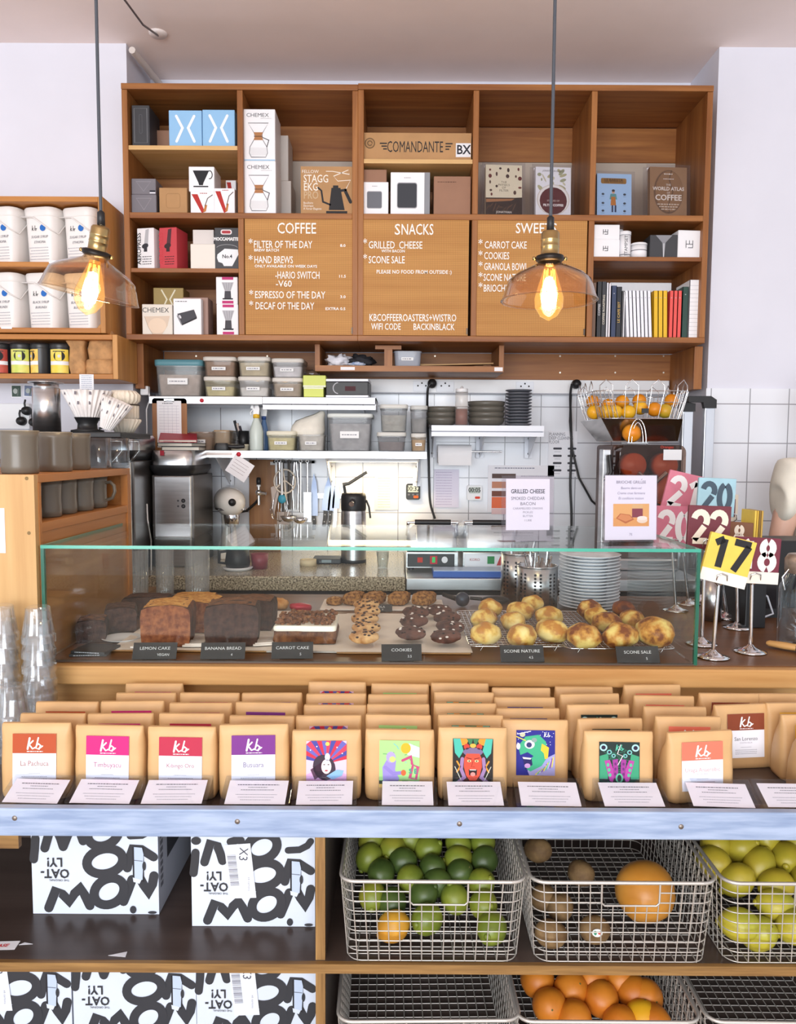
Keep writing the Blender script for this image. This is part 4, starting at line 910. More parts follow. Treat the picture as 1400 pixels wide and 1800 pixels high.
for i, (nm, lb, c, w, d, h, dx, rz) in enumerate((('notebook', 'black notebook, lowest of the pile on the grinder', '26262A', .150, .19, .016, .012, .1), ('notebook', 'black notebook under the red one on the grinder', '2C2A2E', .145, .18, .015, .004, -.08), ('notebook', 'red notebook lying on the black notebooks', 'B02438', .150, .19, .012, -.012, .22))):
    t = thing(nm, lb, 'notebook', (tg.location.x + dx, 3.18 + .15, z), rz, 'notebooks on the grinder')
    m = mat('notebook ' + c, c, .5)
    b = B(); b.bx(-w / 2, w / 2, -d / 2, d / 2, 0, .002, m); b.bx(-w / 2, w / 2, -d / 2, d / 2, h - .002, h, m); b.bx(-w / 2, -w / 2 + .002, -d / 2, d / 2, .002, h - .002, m)
    if i == 2: b.rect(-w * .38, -w * .1, h * .3, h * .55, -d / 2 - .0004, 'D8A8A8')
    b.obj('cover', t); b = B(); b.bx(-w / 2 + .002, w / 2 - .003, -d / 2 + .003, d / 2 - .003, .002, h - .002, mat('book pages', 'E6DFD2', 0.8)); b.obj('page_block', t); z += h + .0005
t.rotation_euler = (.16, 0, .25); t.location.z += .016
# clipboard hung on the end of the steel shelf
x, z0, w, h = box_at((268, 700, 329, 792), 3.40)
t = thing('clipboard', 'wooden clipboard with a white form hanging over the notebooks', 'clipboard', (x, 3.40, z0))
b = B(); b.prism(rr(w, h, .012, 4, 0, h / 2), 0, .004, wood('clipboard wood', '8A5A34', 'A87448', 'Z')); b.obj('board', t)
b = B(); b.bx(-w * .36, w * .34, -.0012, -.0004, h * .06, h * .95, 'F4F4F8')
for i in range(14): b.rect(-w * .30, w * .28, h * (.85 - .055 * i), h * (.85 - .055 * i) + .0008, -.0016, 'A8A8B8')
for i in range(4): b.rect(w * (-.16 + .12 * i), w * (-.16 + .12 * i) + .0008, h * .14, h * .85, -.0016, 'C0C0CC')
b.scrib(-w * .2, w * .1, h * .9, .003, -.0016, '55555E', 1); b.obj('form', t)
b = B(); b.bx(-w * .14, w * .14, -.006, 0, h * .95, h * .985, chrome); b.tube([(-w * .14, -.005, h * .93), (-w * .08, -.007, h * .95), (w * .08, -.007, h * .95), (w * .14, -.005, h * .93)], .0012, '3A3A3E', 6); b.obj('clip', t)
x, z0, w, h = box_at((249, 679, 263, 695), 3.44)
t = thing('wall_switch', 'small white wall switch with a cable beside the teal lidded tub', 'switch', (x, 3.44, z0))
b = B(); b.bx(-w / 2, w / 2, -.02, .01, 0, h, white_plastic); b.obj('box', t, bev=.004)
b = B(); q = P(258, 700, 3.44); b.tube([(w * .4, 0, h * .4), (w * .55, -.01, 0), (.02, -.01, -.02), (.006, -.01, -.06), (.004, -.005, -.25), (.012, 0, -.4)], .0032, white_plastic, 6); b.obj('cable', t)
# ================================================================ steel shelves on the back wall
YF = 3.40
ZA = P(460, 697, YF).z; ZB2 = P(550, 793, YF).z; ZC2 = P(858, 748, YF).z
def tubm(key, c, k=.30): return glass('tub ' + key, 'F4F4F4', .8, .1, 1.4, k, c)
def hook_bracket(t, x, z, dep=.27, drop=.12):
    b = B(); n = [(0, 0), (dep, 0), (dep, -drop)]
    b.add([(x - .0015, y, zz) for y, zz in n] + [(x + .0015, y, zz) for y, zz in n], [(0, 1, 2), (5, 4, 3), (0, 3, 4, 1), (1, 4, 5, 2), (2, 5, 3, 0)], white_metal)
    b.bx(x - .018, x + .018, dep - .002, dep, -drop, 0, white_metal)
    for zz in (-drop + .02, -.04): b.disc(x, zz, .005, .005, dep - .003, '3A3A3E', 10)
    b.obj('bracket', t, (0, 0, z))
def x_at(px, Y, py=740): return P(px, py, Y).x
t = thing('steel_shelf', 'upper steel wall shelf carrying the lidded food tubs', 'shelf', (0, YF, ZA))
xa, xm, xb = x_at(262, YF), x_at(462, YF), x_at(661, YF)
b = B(); b.bx(xa, xm, 0, .29, -.034, 0, steel_x); b.obj('left_board', t, bev=.003)
q = P(355, 704, YF); b = B(); b.lathe([(0, -.004), (.009, -.003), (.009, 0)], mat('red magnet', 'C8283A', .4), 16); b.obj('red_magnet', t, (q.x, 0, -.018), (-PI / 2, 0, 0))
b = B(); b.bx(xm, xb, .002, .29, -.012, -.002, white_metal); b.bx(xm, xb, 0, .012, -.030, -.003, white_metal); b.bx(xm, xb, .004, .016, -.054, -.034, white_metal); b.bx(xb - .003, xb, 0, .29, -.05, 0, white_metal); b.obj('rail_board', t)
for px in (452, 640): hook_bracket(t, x_at(px, YF + .1), -.034)
def tub(label, rect, Y, zbase, lid, body, dep=.17, lab=True, content=None, lidh=.015, rz=0, name='food_tub', group='lidded food tubs', k=.30):
    x, z, w, h = box_at(rect, Y, zbase)
    t = thing(name, label, 'tub', (x, Y + dep / 2, z + .0007), rz, group)
    m = tubm(body, body, k); wb = w * .90; hb = h - lidh
    b = B(); b.loft([rring(wb * .96, dep * .9, .018, 0), rring(wb, dep * .93, .02, .006), rring(w * .96, dep * .98, .02, hb)], m); b.loft([rring(w, dep, .022, hb - .006), rring(w, dep, .022, hb)], m, cap=False); b.obj('body', t)
    if content:
        b = B(); b.loft([rring(wb * .9, dep * .82, .016, .004), rring(w * .90, dep * .88, .016, hb * content[1])], mat('content ' + content[0], content[0], .8, var=.15, scale=40)); b.obj('contents', t)
    if lid:
        b = B(); b.loft([rring(w, dep, .022, hb - .002), rring(w * 1.02, dep * 1.02, .022, hb + .001), rring(w * 1.02, dep * 1.02, .022, h - .002), rring(w * .97, dep * .97, .02, h)], mat('lid ' + lid, lid, .45)); b.obj('lid', t)
    if lab:
        b = B(); b.bx(-w * .22, w * .2, -dep * .49 - .003, -dep * .48, hb * .38, hb * .58, 'F4F4F4'); b.scrib(-w * .18, w * .15, hb * .48, .004, -dep * .49 - .0034, '8A8A94', len(label)); b.obj('label', t)
    return x, w, h
YT = YF + .02
tub('large clear tub with a teal lid at the end of the upper steel shelf', (271, 632, 355, 696), YT, ZA, '5E929E', 'C6CCCE', .22, content=('C8B0A0', .7), lidh=.024)
zz = ZA
def pair(px0, px1, yt, ym, la, lb, ca, cb, conta=None, contb=None):
    _, _, h = tub(lb, (px0 + 1, ym, px1 - 1, 697), YT, ZA, 'DED8D0', cb, .18, content=contb)
    tub(la, (px0, yt, px1, ym), YT, ZA + h + .001, 'DED8D0', ca, .18, content=conta)
pair(356, 414, 627, 662, 'tub of brown powder stacked next to the teal lidded tub', 'tub of pale yellow dough under the brown powder tub', 'B29A88', 'DDD4B8', ('A08470', .9), ('E2D6A0', .6))
pair(417, 474, 627, 662, 'tub of beige flakes on top of the white flour tub', 'tub of white flour in the middle stack', 'CFC6B4', 'E8E4E0', ('CDBFA0', .85), ('F0EEEA', .55))
pair(477, 533, 630, 664, 'tub with white packets and a yellow clip, top of the last stack', 'tub of grey beige grain under the packet tub', 'D6D4D6', 'C4B8AA', ('E8E6EA', .7), ('B4A492', .85))
ygm = mat('yellow green card', 'D2DC6A', .5)
carton('card_box', 'yellow green box at the bottom of its pair beside the black radio', 'box', (534, 681, 569, 698), YT, .1, ygm, ZA, lambda b, w, h, y: b.rect(-w * .5, w * .5, h * .85, h * .98, y, 'F0F2E0'))
_, _, _, hy = box_at((534, 681, 569, 698), YT, ZA)
carton('card_box', 'open yellow green box with crumpled film, upper of its pair', 'box', (533, 660, 573, 681), YT, .1, ygm, ZA + hy, lambda b, w, h, y: b.rect(-w * .5, w * .5, h * .02, h * .15, y, 'F0F2E0'))
x, z, w, h = box_at((534, 652, 562, 661), YT + .03)
b = B(); b.ell((0, 0, .012), (w / 2, .03, .016), clear, 14, 8, .5, 5, 2); b.obj('crumpled_film', None, (x, YT + .05, P(548, 660, YT).z), label='crumpled clear film on the yellow green box', cat='film')
x, z, w, h = box_at((573, 666, 648, 698), YT, ZA)
t = thing('radio', 'black device with silver top and bottom trim at the upper shelf end', 'radio', (x, YT, ZA), -.05)
b = B(); b.bx(-w / 2, w / 2, 0, .14, h * .12, h * .85, black_plastic); b.stroke(arc(-w * .2, h * .5, h * .3, 100, 260, 10), .004, -.0008, 'B8B8BE'); b.rect(-w * .05, w * .2, h * .35, h * .6, -.0008, '4A2228'); b.obj('body', t, bev=.003)
b = B(); b.bx(-w / 2, w / 2, -.003, .142, h * .86, h, white_metal); b.bx(-w / 2, w / 2, -.003, .142, 0, h * .12, white_metal); b.obj('trim', t, bev=.002)
# hanging box shelf under the wall shelving
YH = 3.39
x0, x1 = P(554, 640, YH).x, P(886, 640, YH).x; zb0 = P(700, 643, YH).z
t = thing('box_shelf', 'shallow open wooden box shelf hung under the letter boards', 'shelf', (0, YH, 0))
b = B(); b.bx(x0, x1, 0, .28, zb0 - .024, zb0, dark_wood); b.bx(P(715, 650, YH).x - .0 + .37, P(715, 650, YH).x + .405, -.0006, 0, zb0 - .02, zb0 - .004, 'F0EEF0'); b.bx(P(599, 650, YH).x, P(624, 650, YH).x, -.0006, 0, zb0 - .019, zb0 - .006, 'F0EEF0'); b.obj('bottom_board', t)
for xx in (x0, x1 - .02): b = B(); b.bx(xx, xx + .02, 0, .28, zb0, ZB - TH - .001, dark_wood_z); b.obj('side_board', t)
xd = P(683, 630, YH).x; b = B(); b.bx(xd - .017, xd + .017, 0, .1, zb0, ZB - TH - .02, dark_wood_z); b.bx(P(660, 604, YH).x, P(706, 604, YH).x, -.003, .1, ZB - TH - .02, ZB - TH - .004, dark_wood); b.obj('divider', t)
def cloth(name, label, cat, rect, Y, dep, m, zbase, seed, amp=.5, tilt=0):
    x, z, w, h = box_at(rect, Y, zbase)
    b = B(); b.ell((0, dep / 2, h * .45), (w / 2, dep / 2, h * .55), m, 26, 14, amp, 2.6, seed, flatb=0.0)
    return b.obj(name, None, (x, Y, zbase + .001), (0, tilt, 0), label=label, cat=cat)
cloth('cloth', 'black folded cloth lying in the box shelf', 'cloth', (606, 622, 656, 643), YH + .05, .12, mat('black cloth', '26262C', .8, var=.2, scale=30), zb0, 3)
cloth('cloth', 'white crumpled cloth at the end of the box shelf', 'cloth', (572, 622, 616, 643), YH + .02, .10, mat('white cloth', 'E4E4EC', .8, var=.08, scale=30), zb0, 5, .6)
cloth('cloth', 'blue striped cloth peeking out under the black cloth', 'cloth', (613, 636, 642, 643), YH + .01, .04, mat('blue cloth', '8FA8D0', .8, col2='E6EAF4', scale=60), zb0, 8, .4)
tub('open grey tub with a white label in the box shelf', (692, 611, 742, 643), YH + .02, zb0, None, 'A9ADB8', .13, name='grey_tub', group=None, k=.9)
b = B(); qa, qb = P(737, 640, YH), P(872, 640, YH); wd = qb.x - qa.x
for i in range(3): b.X = Matrix.Rotation(-.03 + .02 * i, 4, 'Y'); b.bx(0, wd * (1 - .12 * i), i * .03, .03 + i * .03, .001 + i * .005, .006 + i * .005, mat('thin wood', 'C49A66', .6, var=.1, scale=8))
b.obj('wood_strips', None, (qa.x, YH + .08, zb0 + .008), label='thin wooden strips lying beside the grey tub', cat='wood strips')
# lower steel shelf and its goods
t = thing('steel_shelf', 'lower steel wall shelf with a lamp, spray bottles and tubs', 'shelf', (0, YF, ZB2))
xa, xb = x_at(358, YF), x_at(751, YF)
b = B(); b.bx(xa, xb, 0, .30, -.030, 0, steel_x); b.bx(xa + .01, xa + .12, -.0008, 0, -.02, -.008, 'F4E8E4'); b.obj('board', t, bev=.003)
q = P(420, 799, YF); b = B(); b.lathe([(0, -.005), (.010, -.004), (.010, 0)], mat('red magnet'), 16); b.obj('red_magnet', t, (q.x, 0, -.015), (-PI / 2, 0, 0))
for px in (392, 578, 735): hook_bracket(t, x_at(px, YF + .15), -.03, .29, .13)
lx0, lx1 = x_at(572, YF + .1), x_at(740, YF + .1)
b = B(); b.bx(lx0, lx1, .10, .16, -.045, -.031, white_plastic); b.bx(lx0 + .01, lx1 - .01, .105, .155, -.047, -.0452, emit('warm tube', 'FFE3B0', 8)); b.obj('tube_lamp', t)
area('under_shelf_lamp', ((lx0 + lx1) / 2, YF + .13, ZB2 - .052), (0, 0, 0), lx1 - lx0 - .02, .05, 1.5, (1.0, .78, .45))
# pinned paper under the red magnet
q = P(427, 815, YF); b = B(); b.bx(-.048, .048, -.001, 0, -.065, .02, 'F4F0F2'); 
for i in range(4): b.scrib(-.036, .03, .0 - .014 * i, .0022, -.0014, 'B0A0A4', i)
b.obj('note', None, (q.x, YF - .002, q.z), (0, math.radians(33), 0), label='white note hanging askew from the red magnet on the lower shelf', cat='note')
YG = YF + .015
tub('brown tub with two white labels at the end of the lower shelf', (330, 753, 374, 793), YG, ZB2, None, 'A68E7C', .2, content=('8A6E58', .7), k=.5)
tub('long pale tub of brown sachets behind the black brush', (372, 752, 404, 793), YG + .05, ZB2, None, 'C8BCAC', .2, lab=False, content=('B08A58', 1.05), k=.4)
q = P(405, 793, YG)
t = thing('hand_brush', 'black hand brush lying in front of the cream tub', 'brush', (q.x, YG - .006, ZB2))
b = B(); b.loft([rring(.06, .03, .012, .002, 4, -.035), rring(.064, .034, .014, .016, 4, -.035), rring(.05, .026, .012, .032, 4, -.035)], black_plastic); b.obj('head', t)
b = B(); b.tube([(-.008, 0, .018), (.03, 0, .017), (.062, 0, .019)], [.008, .010, .009], black_plastic, 10); b.obj('handle', t)
tub('low cream tub behind the black brush handle', (402, 775, 437, 793), YG + .03, ZB2, None, 'E6DCC2', .12, lab=False, k=.9)
x, z, w, h = box_at((417, 757, 436, 793), YG + .12, ZB2)
t = thing('pen_cup', 'black cup holding scissors and pens beside the spray bottles', 'cup', (x, YG + .15, ZB2))
b = B(); b.lathe([(0, .001), (w / 2, .001), (w / 2, h), (w / 2 - .003, h), (w / 2 - .003, .01), (0, .01)], black_plastic, 20); b.obj('cup', t)
for k, (dx, tx, c) in enumerate(((-.012, -.028, '2A2A2E'), (-.004, -.016, 'C9B8B0'), (.006, -.006, '3A3038'))):
    b = B(); b.tube([(dx, .0, .02), (tx - .012, -.004, h + .045 - k * .012)], [.005, .0065], c, 8); b.obj('pen', t)
def spray(label, x0, x1, yt, Y, body, neck, head):
    x, z, w, h = box_at((x0, yt, x1, 793), Y, ZB2); r = w / 2
    t = thing('spray_bottle', label, 'spray bottle', (x, Y + r, ZB2))
    b = B(); b.lathe([(0, 0), (r * .95, 0), (r, .006), (r, h * .42), (r * .8, h * .55), (r * .42, h * .70), (r * .36, h * .74), (0, h * .74)], body, 24); b.obj('body', t)
    b = B(); b.lathe([(0, h * .72), (r * .5, h * .72), (r * .5, h * .80), (r * .35, h * .81), (0, h * .81)], neck, 20); b.obj('collar', t)
    b = B(); b.prism([(-.012, h * .8), (.012, h * .8), (.015, h * .93), (.01, h), (-.02, h), (-.024, h * .93), (-.012, h * .92)], -.009, .009, head); b.tube([(-.012, -.004, h * .92), (-.024, -.01, h * .84), (-.02, -.012, h * .78)], .003, head, 6); b.obj('trigger', t)
spray('white spray bottle with a yellow collar on the lower steel shelf', 437, 461, 712, YG, mat('cloudy bottle', 'CFD9D2', .35), mat('yellow collar', 'E8B830', .4), white_plastic)
spray('blue spray bottle half behind the white spray bottle', 455, 471, 716, YG + .08, mat('blue liquid', '5C7CA8', .3), mat('blue collar', '2C4C8C', .4), white_plastic)
tub('pale yellow tub beside the blue spray bottle', (468, 758, 520, 793), YG, ZB2, 'E4DEC8', 'E0DAB8', .16, content=('DDD2A0', .8))
xt, wt, ht = tub('pale tub with a white cloth bag bulging over its rim', (523, 758, 571, 793), YG, ZB2, None, 'D2D0CC', .16, content=('D8D2C8', .9))
x, z, w, h = box_at((508, 722, 573, 766), YG, ZB2 + ht)
b = B(); b.loft([[Vector((w * sx * math.cos(a) + ox * w, .08 + .06 * sy * math.sin(a) + .012 * noise.noise(Vector((a * 2, f * 7, 1))), h * f + .008 * noise.noise(Vector((a * 3, f * 5, 3))))) for a in [2 * PI * i / 20 for i in range(20)]] for f, sx, sy, ox in ((-.22, .38, 1, 0), (.1, .48, 1.1, -.04), (.3, .46, 1, -.03), (.55, .4, .8, .02), (.75, .28, .6, .14), (.9, .16, .4, .28), (1.05, .06, .2, .36))], mat('calico cloth', 'EDE7DA', .85, var=.04, scale=30, bump=.3))
b.obj('cloth_bag', None, (x, YG, ZB2 + ht - .004), label='white cloth bag slumped over the pale tub', cat='bag')
tub('large square tub of clear bags, widest on the lower steel shelf', (576, 727, 655, 793), YG, ZB2, 'DCE0DC', 'C2C4C8', .22, content=('B4B2B2', .8))
_, _, hh = tub('clear tub of brown things under the packet tub near the shelf end', (663, 760, 714, 793), YG, ZB2, 'D8D6D0', 'AFB0B4', .18, lab=False, content=('8A7C78', .6))
tub('clear tub of silvery packets on top near the shelf end', (668, 711, 717, 760), YG, ZB2 + hh + .001, 'D8D6D0', 'B0B4B8', .18, lab=False, content=('B8B4A8', .7))
_, _, hh = tub('narrow tub of tan powder at the end of the lower shelf', (723, 762, 750, 793), YG, ZB2, 'D8D6D0', 'CDBBA2', .14, content=('C8A47C', .8))
tub('narrow clear tub with a red clip at the end of the lower shelf', (722, 713, 752, 762), YG, ZB2 + hh + .001, 'C8C8C4', 'A6A8AC', .14, lab=False, content=('9A9894', .6))
# right steel shelf
t = thing('steel_shelf', 'short white steel wall shelf carrying bowls and grey plates', 'shelf', (0, YF, ZC2))
xa, xb = x_at(759, YF), x_at(957, YF)
b = B(); b.bx(xa, xb, 0, .29, -.008, 0, white_metal); b.bx(xa, xb, -.004, .01, -.024, -.002, white_metal); b.bx(xa, xb, -.001, .012, -.046, -.028, white_metal); b.bx(xa + .004, xb - .004, .002, .01, -.03, -.022, mat('shelf groove', '8A8E9C', .5)); b.obj('rail_board', t)
for px in (762, 848, 936): hook_bracket(t, x_at(px, YF + .2), -.01, .29, .13)
bowl_m = mat('dark taupe bowls', '5E5A52', .35, var=.05, scale=12)
def bowl_stack(px0, px1, ytop, n, Y, lab):
    a, c = x_at(px0, Y), x_at(px1, Y); r = (c - a) / 2; H = P((px0 + px1) / 2, ytop, Y).z - ZC2; dz = H / (n + .6)
    for i in range(n):
        b = B(); hh = dz * 1.55; b.lathe([(0, 0), (r * .62, 0), (r * .85, hh * .2), (r * .98, hh * .6), (r, hh), (r * .96, hh), (r * .82, hh * .35), (0, hh * .2)], bowl_m, 36)
        b.obj('bowl', None, ((a + c) / 2, Y + r, ZC2 + i * dz + .0005), label=lab[i], cat='bowl', group='taupe bowls on the steel shelf')
bowl_stack(750, 806, 714, 3, YF + .03, ['taupe bowl %s of the low stack behind the black cable' % s for s in ('lowest', 'in the middle', 'topmost')])
bowl_stack(825, 892, 704, 4, YF + .02, ['taupe bowl %s of the stack beside the sauce bottle' % s for s in ('lowest', 'second from below', 'third from below', 'topmost')])
x, z, w, h = box_at((802, 677, 825, 747), YF + .0, ZC2); r = w / 2
t = thing('sauce_bottle', 'clear squeeze bottle half full of brown sauce', 'bottle', (x, YF + .02 + r, ZC2))
b = B(); b.lathe([(0, 0), (r, 0), (r, h * .82), (r * .9, h * .86), (0, h * .86)], glass('bottle plastic', 'F6F4F2', .7, .1, 1.4, .16, 'E8E4E0'), 24); b.obj('body', t)
b = B(); b.lathe([(0, .004), (r * .93, .004), (r * .93, h * .42), (0, h * .42)], mat('brown sauce', '8A4A38', .4), 24); b.obj('sauce', t)
b = B(); b.lathe([(0, h * .84), (r * .95, h * .84), (r * .95, h * .93), (r * .3, h * .94), (r * .12, h), (0, h)], white_plastic, 20); b.obj('cap', t)
a, c = x_at(893, YF), x_at(941, YF); r = (c - a) / 2; H = P(917, 682, YF).z - ZC2; plate_m = mat('slate grey plates', '62646C', .4)
for i in range(12):
    b = B(); h = H / 12; b.lathe([(0, 0), (r * .7, 0), (r * .98, h * .55), (r, h * .8), (r * .97, h * .85), (r * .7, h * .35), (0, h * .3)], plate_m, 36)
    b.obj('grey_plate', None, ((a + c) / 2, YF + .03 + r, ZC2 + i * h), label='slate grey plate, %s in the tall stack on the steel shelf' % (('lowest',) + tuple('%s from below' % k for k in ('second', 'third', 'fourth', 'fifth', 'sixth', 'seventh', 'eighth', 'ninth', 'tenth', 'eleventh')) + ('topmost',))[i], cat='plate', group='slate grey plates')
# paper roll
q = P(770, 798, 3.6); qe = P(829, 798, 3.6)
t = thing('paper_roll', 'white paper roll on a steel rod under the short shelf', 'paper roll', (q.x, 3.62, q.z))
b = B(); r = .042; L2 = qe.x - q.x
b.loft([[(xx, r * math.cos(a), r * math.sin(a)) for a in [2 * PI * i / 24 for i in range(24)]] for xx in (0, L2)], mat('white tissue', 'F2F0F2', .8)); b.bx(.002, L2 - .002, -r - .001, -r + .001, -.05, 0, mat('white tissue')); b.obj('roll', t)
b = B(); b.tube([(-.004, 0, .012), (L2 + .14, 0, .012)], .004, chrome, 8); b.obj('rod', t)
# ================================================================ papers and timers on the tiles
YV = YN - .012
tag_card('recipe_sheet', 'warm lit recipe sheet taped under the lamp on the tiles', (659, 836, 700, 896), YV, lines(12, .36, 'C8B4A8', 2, .0025), 'FBF2E6', cat='paper')
tag_card('recipe_sheet', 'lilac typed sheet taped beside the black cable', (763, 825, 807, 892), YV, lines(13, .42, 'B8A8C8', 5, .0025), 'E8E2F2', cat='paper')
def dr_prod(b, w, h, y):
    b.scrib(-w * .4, w * .2, h * .44, .004, y, '77778A', 2)
    for i, (c, hh) in enumerate((('5E4A44', .05), ('C88A6E', .07), ('7A4A3C', .06), ('E8724A', .12), ('E8C8C8', .06))): b.rect(-w * .44, -w * .08, h * (.27 - .19 * i - hh), h * (.27 - .19 * i + hh), y, c)
    for i in range(5): b.scrib(0, w * .4, h * (.27 - .19 * i), .003, y, 'A0A0B0', i)
    b.rect(w * .1, w * .4, -h * .12, h * .08, y, 'C4C8C4'); b.rect(w * .12, w * .3, -h * .3, -h * .24, y, 'E09080')
tag_card('recipe_sheet', 'sheet with food photographs behind the grilled cheese holder', (858, 818, 974, 900), YV, dr_prod, 'F4F2F8', cat='paper')
def dr_plan(b, w, h, y):
    for i, s in enumerate(('PLANNING', 'DEEP CLEANING', 'FLOOR')): b.text(s, -w * .48, h * (.43 - .085 * i), .021, y, '6A6A78', 'LEFT', .72)
    for i in range(4):
        for u in (-.18, .32):
            b.poly(rr(w * .3, h * .045, h * .02, 3, w * u, h * (.12 - .16 * i)), y, '44444C'); b.scrib(w * (u - .1), w * (u + .1), h * (.05 - .16 * i), .002, y, '9A9AA6', i)
tag_card('planning_sheet', 'cleaning planning sheet with rows of dark pills behind the cables', (964, 758, 1015, 838), YV, dr_plan, 'F2F2F8', cat='paper')
def timer(label, rect, body, scr, btn, k):
    x, z, w, h = box_at(rect, YV)
    t = thing('timer', label, 'timer', (x, YV, z))
    b = B(); b.prism(rr(w, h, h * .14, 4, 0, h / 2), -.018, 0, body); b.obj('case', t, bev=.002)
    b = B(); b.poly(rr(w * .74, h * .42, .004, 3, 0, h * .68), -.0186, 'C4CCC4'); b.text(k, 0, h * .68, h * .42, -.019, '2A2E2C', sx=.9, bold=.0004); b.obj('screen', t)
    b = B()
    if scr: 
        for dx in (-.3, 0, .3): b.disc(w * dx, h * .32, w * .08, h * .06, -.0188, '6A6A70', 10)
    b.poly(rr(w * .34, h * .16, .004, 3, w * .2, h * .18), -.0188, btn); b.obj('buttons', t)
timer('black kitchen timer with an orange button on the tiles', (714, 850, 739, 878), black_plastic, True, 'E8622A', '00:32')
timer('white kitchen timer with a red button near the food photo sheet', (821, 853, 847, 879), white_plastic, False, 'E0442E', '00:05')
b = B(); 
# ================================================================ cables on the wall
def cable(label, plug, pts, r=.0055):
    q = P(plug[0], plug[1], YN - .08)
    t = thing('power_cable', label, 'cable', (q.x, YN - .072, q.z))
    b = B(); b.lathe([(0, -.03), (.017, -.028), (.021, -.008), (.021, 0.008)], black_plastic, 18); o = b.obj('plug', t, rot=(-PI / 2, 0, 0))
    pp = [Vector((P(a, c, YN - d).x, YN - d, P(a, c, YN - d).z)) - Vector(t.location) for a, c, d in pts]
    sm = []
    for i in range(len(pp) - 1):
        p0, p1, p2, p3 = pp[max(0, i - 1)], pp[i], pp[i + 1], pp[min(len(pp) - 1, i + 2)]
        for k in range(5):
            u = k / 5; sm.append(.5 * ((2 * p1) + (p2 - p0) * u + (2 * p0 - 5 * p1 + 4 * p2 - p3) * u * u + (3 * p1 - p0 - 3 * p2 + p3) * u ** 3))
    sm.append(pp[-1])
    b = B(); b.tube(sm, r, black_plastic, 8); b.obj('cord', t)
cable('black power cable hanging from its plug down behind the bowls', (760, 674), [(757, 675, .10), (752, 688, .095), (752, 740, .05), (754, 800, .04), (755, 850, .04), (757, 885, .04), (765, 912, .04)])
cable('black power cable dropping straight down behind the planning sheet', (1014, 675), [(1006, 675, .10), (1003, 700, .08), (1005, 780, .03), (1003, 850, .03), (1005, 900, .03), (1005, 950, .03)])
b = B(); pts = [(1004, 690), (1002, 740), (1006, 790), (1018, 840), (1040, 880), (1062, 900)]
q0 = P(1004, 690, YN - .06); b.tube([(P(a, c, YN - .035).x - q0.x, .02, P(a, c, YN - .035).z - q0.z) for a, c in pts], .005, black_plastic, 8)
b.obj('power_cable', None, (q0.x, YN - .06, q0.z), label='black cable curving away towards the orange juicer', cat='cable')
# ================================================================ tools under the lower shelf
YU = YN - .05
x, z0, w, h = box_at((438, 806, 493, 927), YU + .03); 
t = thing('cutting_board', 'brown wooden cutting board leaning upright behind the chrome tap', 'board', (x, YU + .02, ZW), rot=(-.04, 0, 0))
b = B(); b.bx(-w / 2, w / 2, 0, .016, 0, P(465, 808, YU).z - ZW, wood('cutting board wood', '82542C', 'A87440', 'Z')); b.obj('board', t, bev=.003)
b = B(); b.bx(w * .18, w * .42, -.002, 0, P(465, 812, YU).z - ZW - .014, P(465, 812, YU).z - ZW, 'E6E6E6'); b.disc(w * .36, P(465, 812, YU).z - ZW - .007, .003, .003, -.0025, '3A3A40', 8); b.obj('label', t)
q = P(455, 866, YU - .06)
t = thing('chrome_tap', 'chrome pouring tap with a black knob in front of the cutting board', 'tap', (q.x, YU - .06, q.z))
b = B(); b.tube([(0, 0, -.055), (0, 0, .03)], .007, chrome, 10); b.ell((0, 0, 0), (.015, .015, .015), chrome); b.tube([(0, 0, 0), (.035, -.01, -.004)], [.011, .008], chrome, 10); b.obj('body', t)
b = B(); b.lathe([(0, .03), (.008, .03), (.011, .05), (.009, .068), (0, .07)], black_plastic, 16); b.lathe([(.009, .028), (.009, .036)], white_plastic, 16); b.obj('knob', t)
b = B(); b.tube([(0, 0, -.03), (-.02, .02, -.05), (-.06, .03, -.085), (-.11, .03, -.095)], .006, black_plastic, 8); b.obj('hose', t)
# utensil rail
xa, xb = x_at(484, YU), x_at(548, YU); zr = P(515, 812, YU).z
t = thing('utensil_rail', 'black hanging rail for whisks and ladles under the lower shelf', 'rail', (0, YU, zr))
b = B(); b.bx(xa - .01, xb + .01, 0, .01, -.006, .006, black_plastic); b.bx(xa - .01, xa, 0, .05, -.006, .006, black_plastic); b.bx(xb, xb + .01, 0, .05, -.006, .006, black_plastic); b.obj('bar', t)
def hang(name, label, cat, px, parts, dy=-.012):
    q = P(px, 812, YU); t = thing(name, label, cat, (q.x, YU + dy, zr - .002), group='hanging utensils'); t.scale = (1.15, 1.1, 1.14)
    for pn, fn in parts: b = B(); fn(b); b.obj(pn, t)
L1 = (926 - 812) * YU / F
def handle(l, m, r=.005, flat=.5): return lambda b: (b.tube([(0, 0, 0), (0, 0, -l)], r, m, 8, flat=flat), b.tube([(.006 * math.cos(a), 0, .004 + .006 * math.sin(a)) for a in [2 * PI * i / 10 for i in range(10)]], .0016, m, 5, closed=True))
def wh(b):
    for k in range(4):
        a = PI * k / 4; b.tube([(math.cos(a) * s * .038 * wv, math.sin(a) * s * .038 * wv, -.10 - zz) for s, wv, zz in ((1, .15, 0), (1, .7, .04), (1, 1, .09), (1, .75, .125), (1, 0, .14), (-1, .75, .125), (-1, 1, .09), (-1, .7, .04), (-1, .15, 0))], .0014, chrome, 5)
hang('whisk', 'balloon whisk with steel wires hanging next to the cutting board', 'whisk', 492, [('handle', handle(.10, chrome)), ('wires', wh)])
def ladle(r, m, l): return lambda b: b.X is None and b.lathe([(0, -r * .75), (r * .6, -r * .6), (r, 0), (r * .95, 0), (r * .55, -r * .55), (0, -r * .68)], m, 20, (0, -r * .5, -l))
dk = mat('dark nylon', '4A443E', .5)
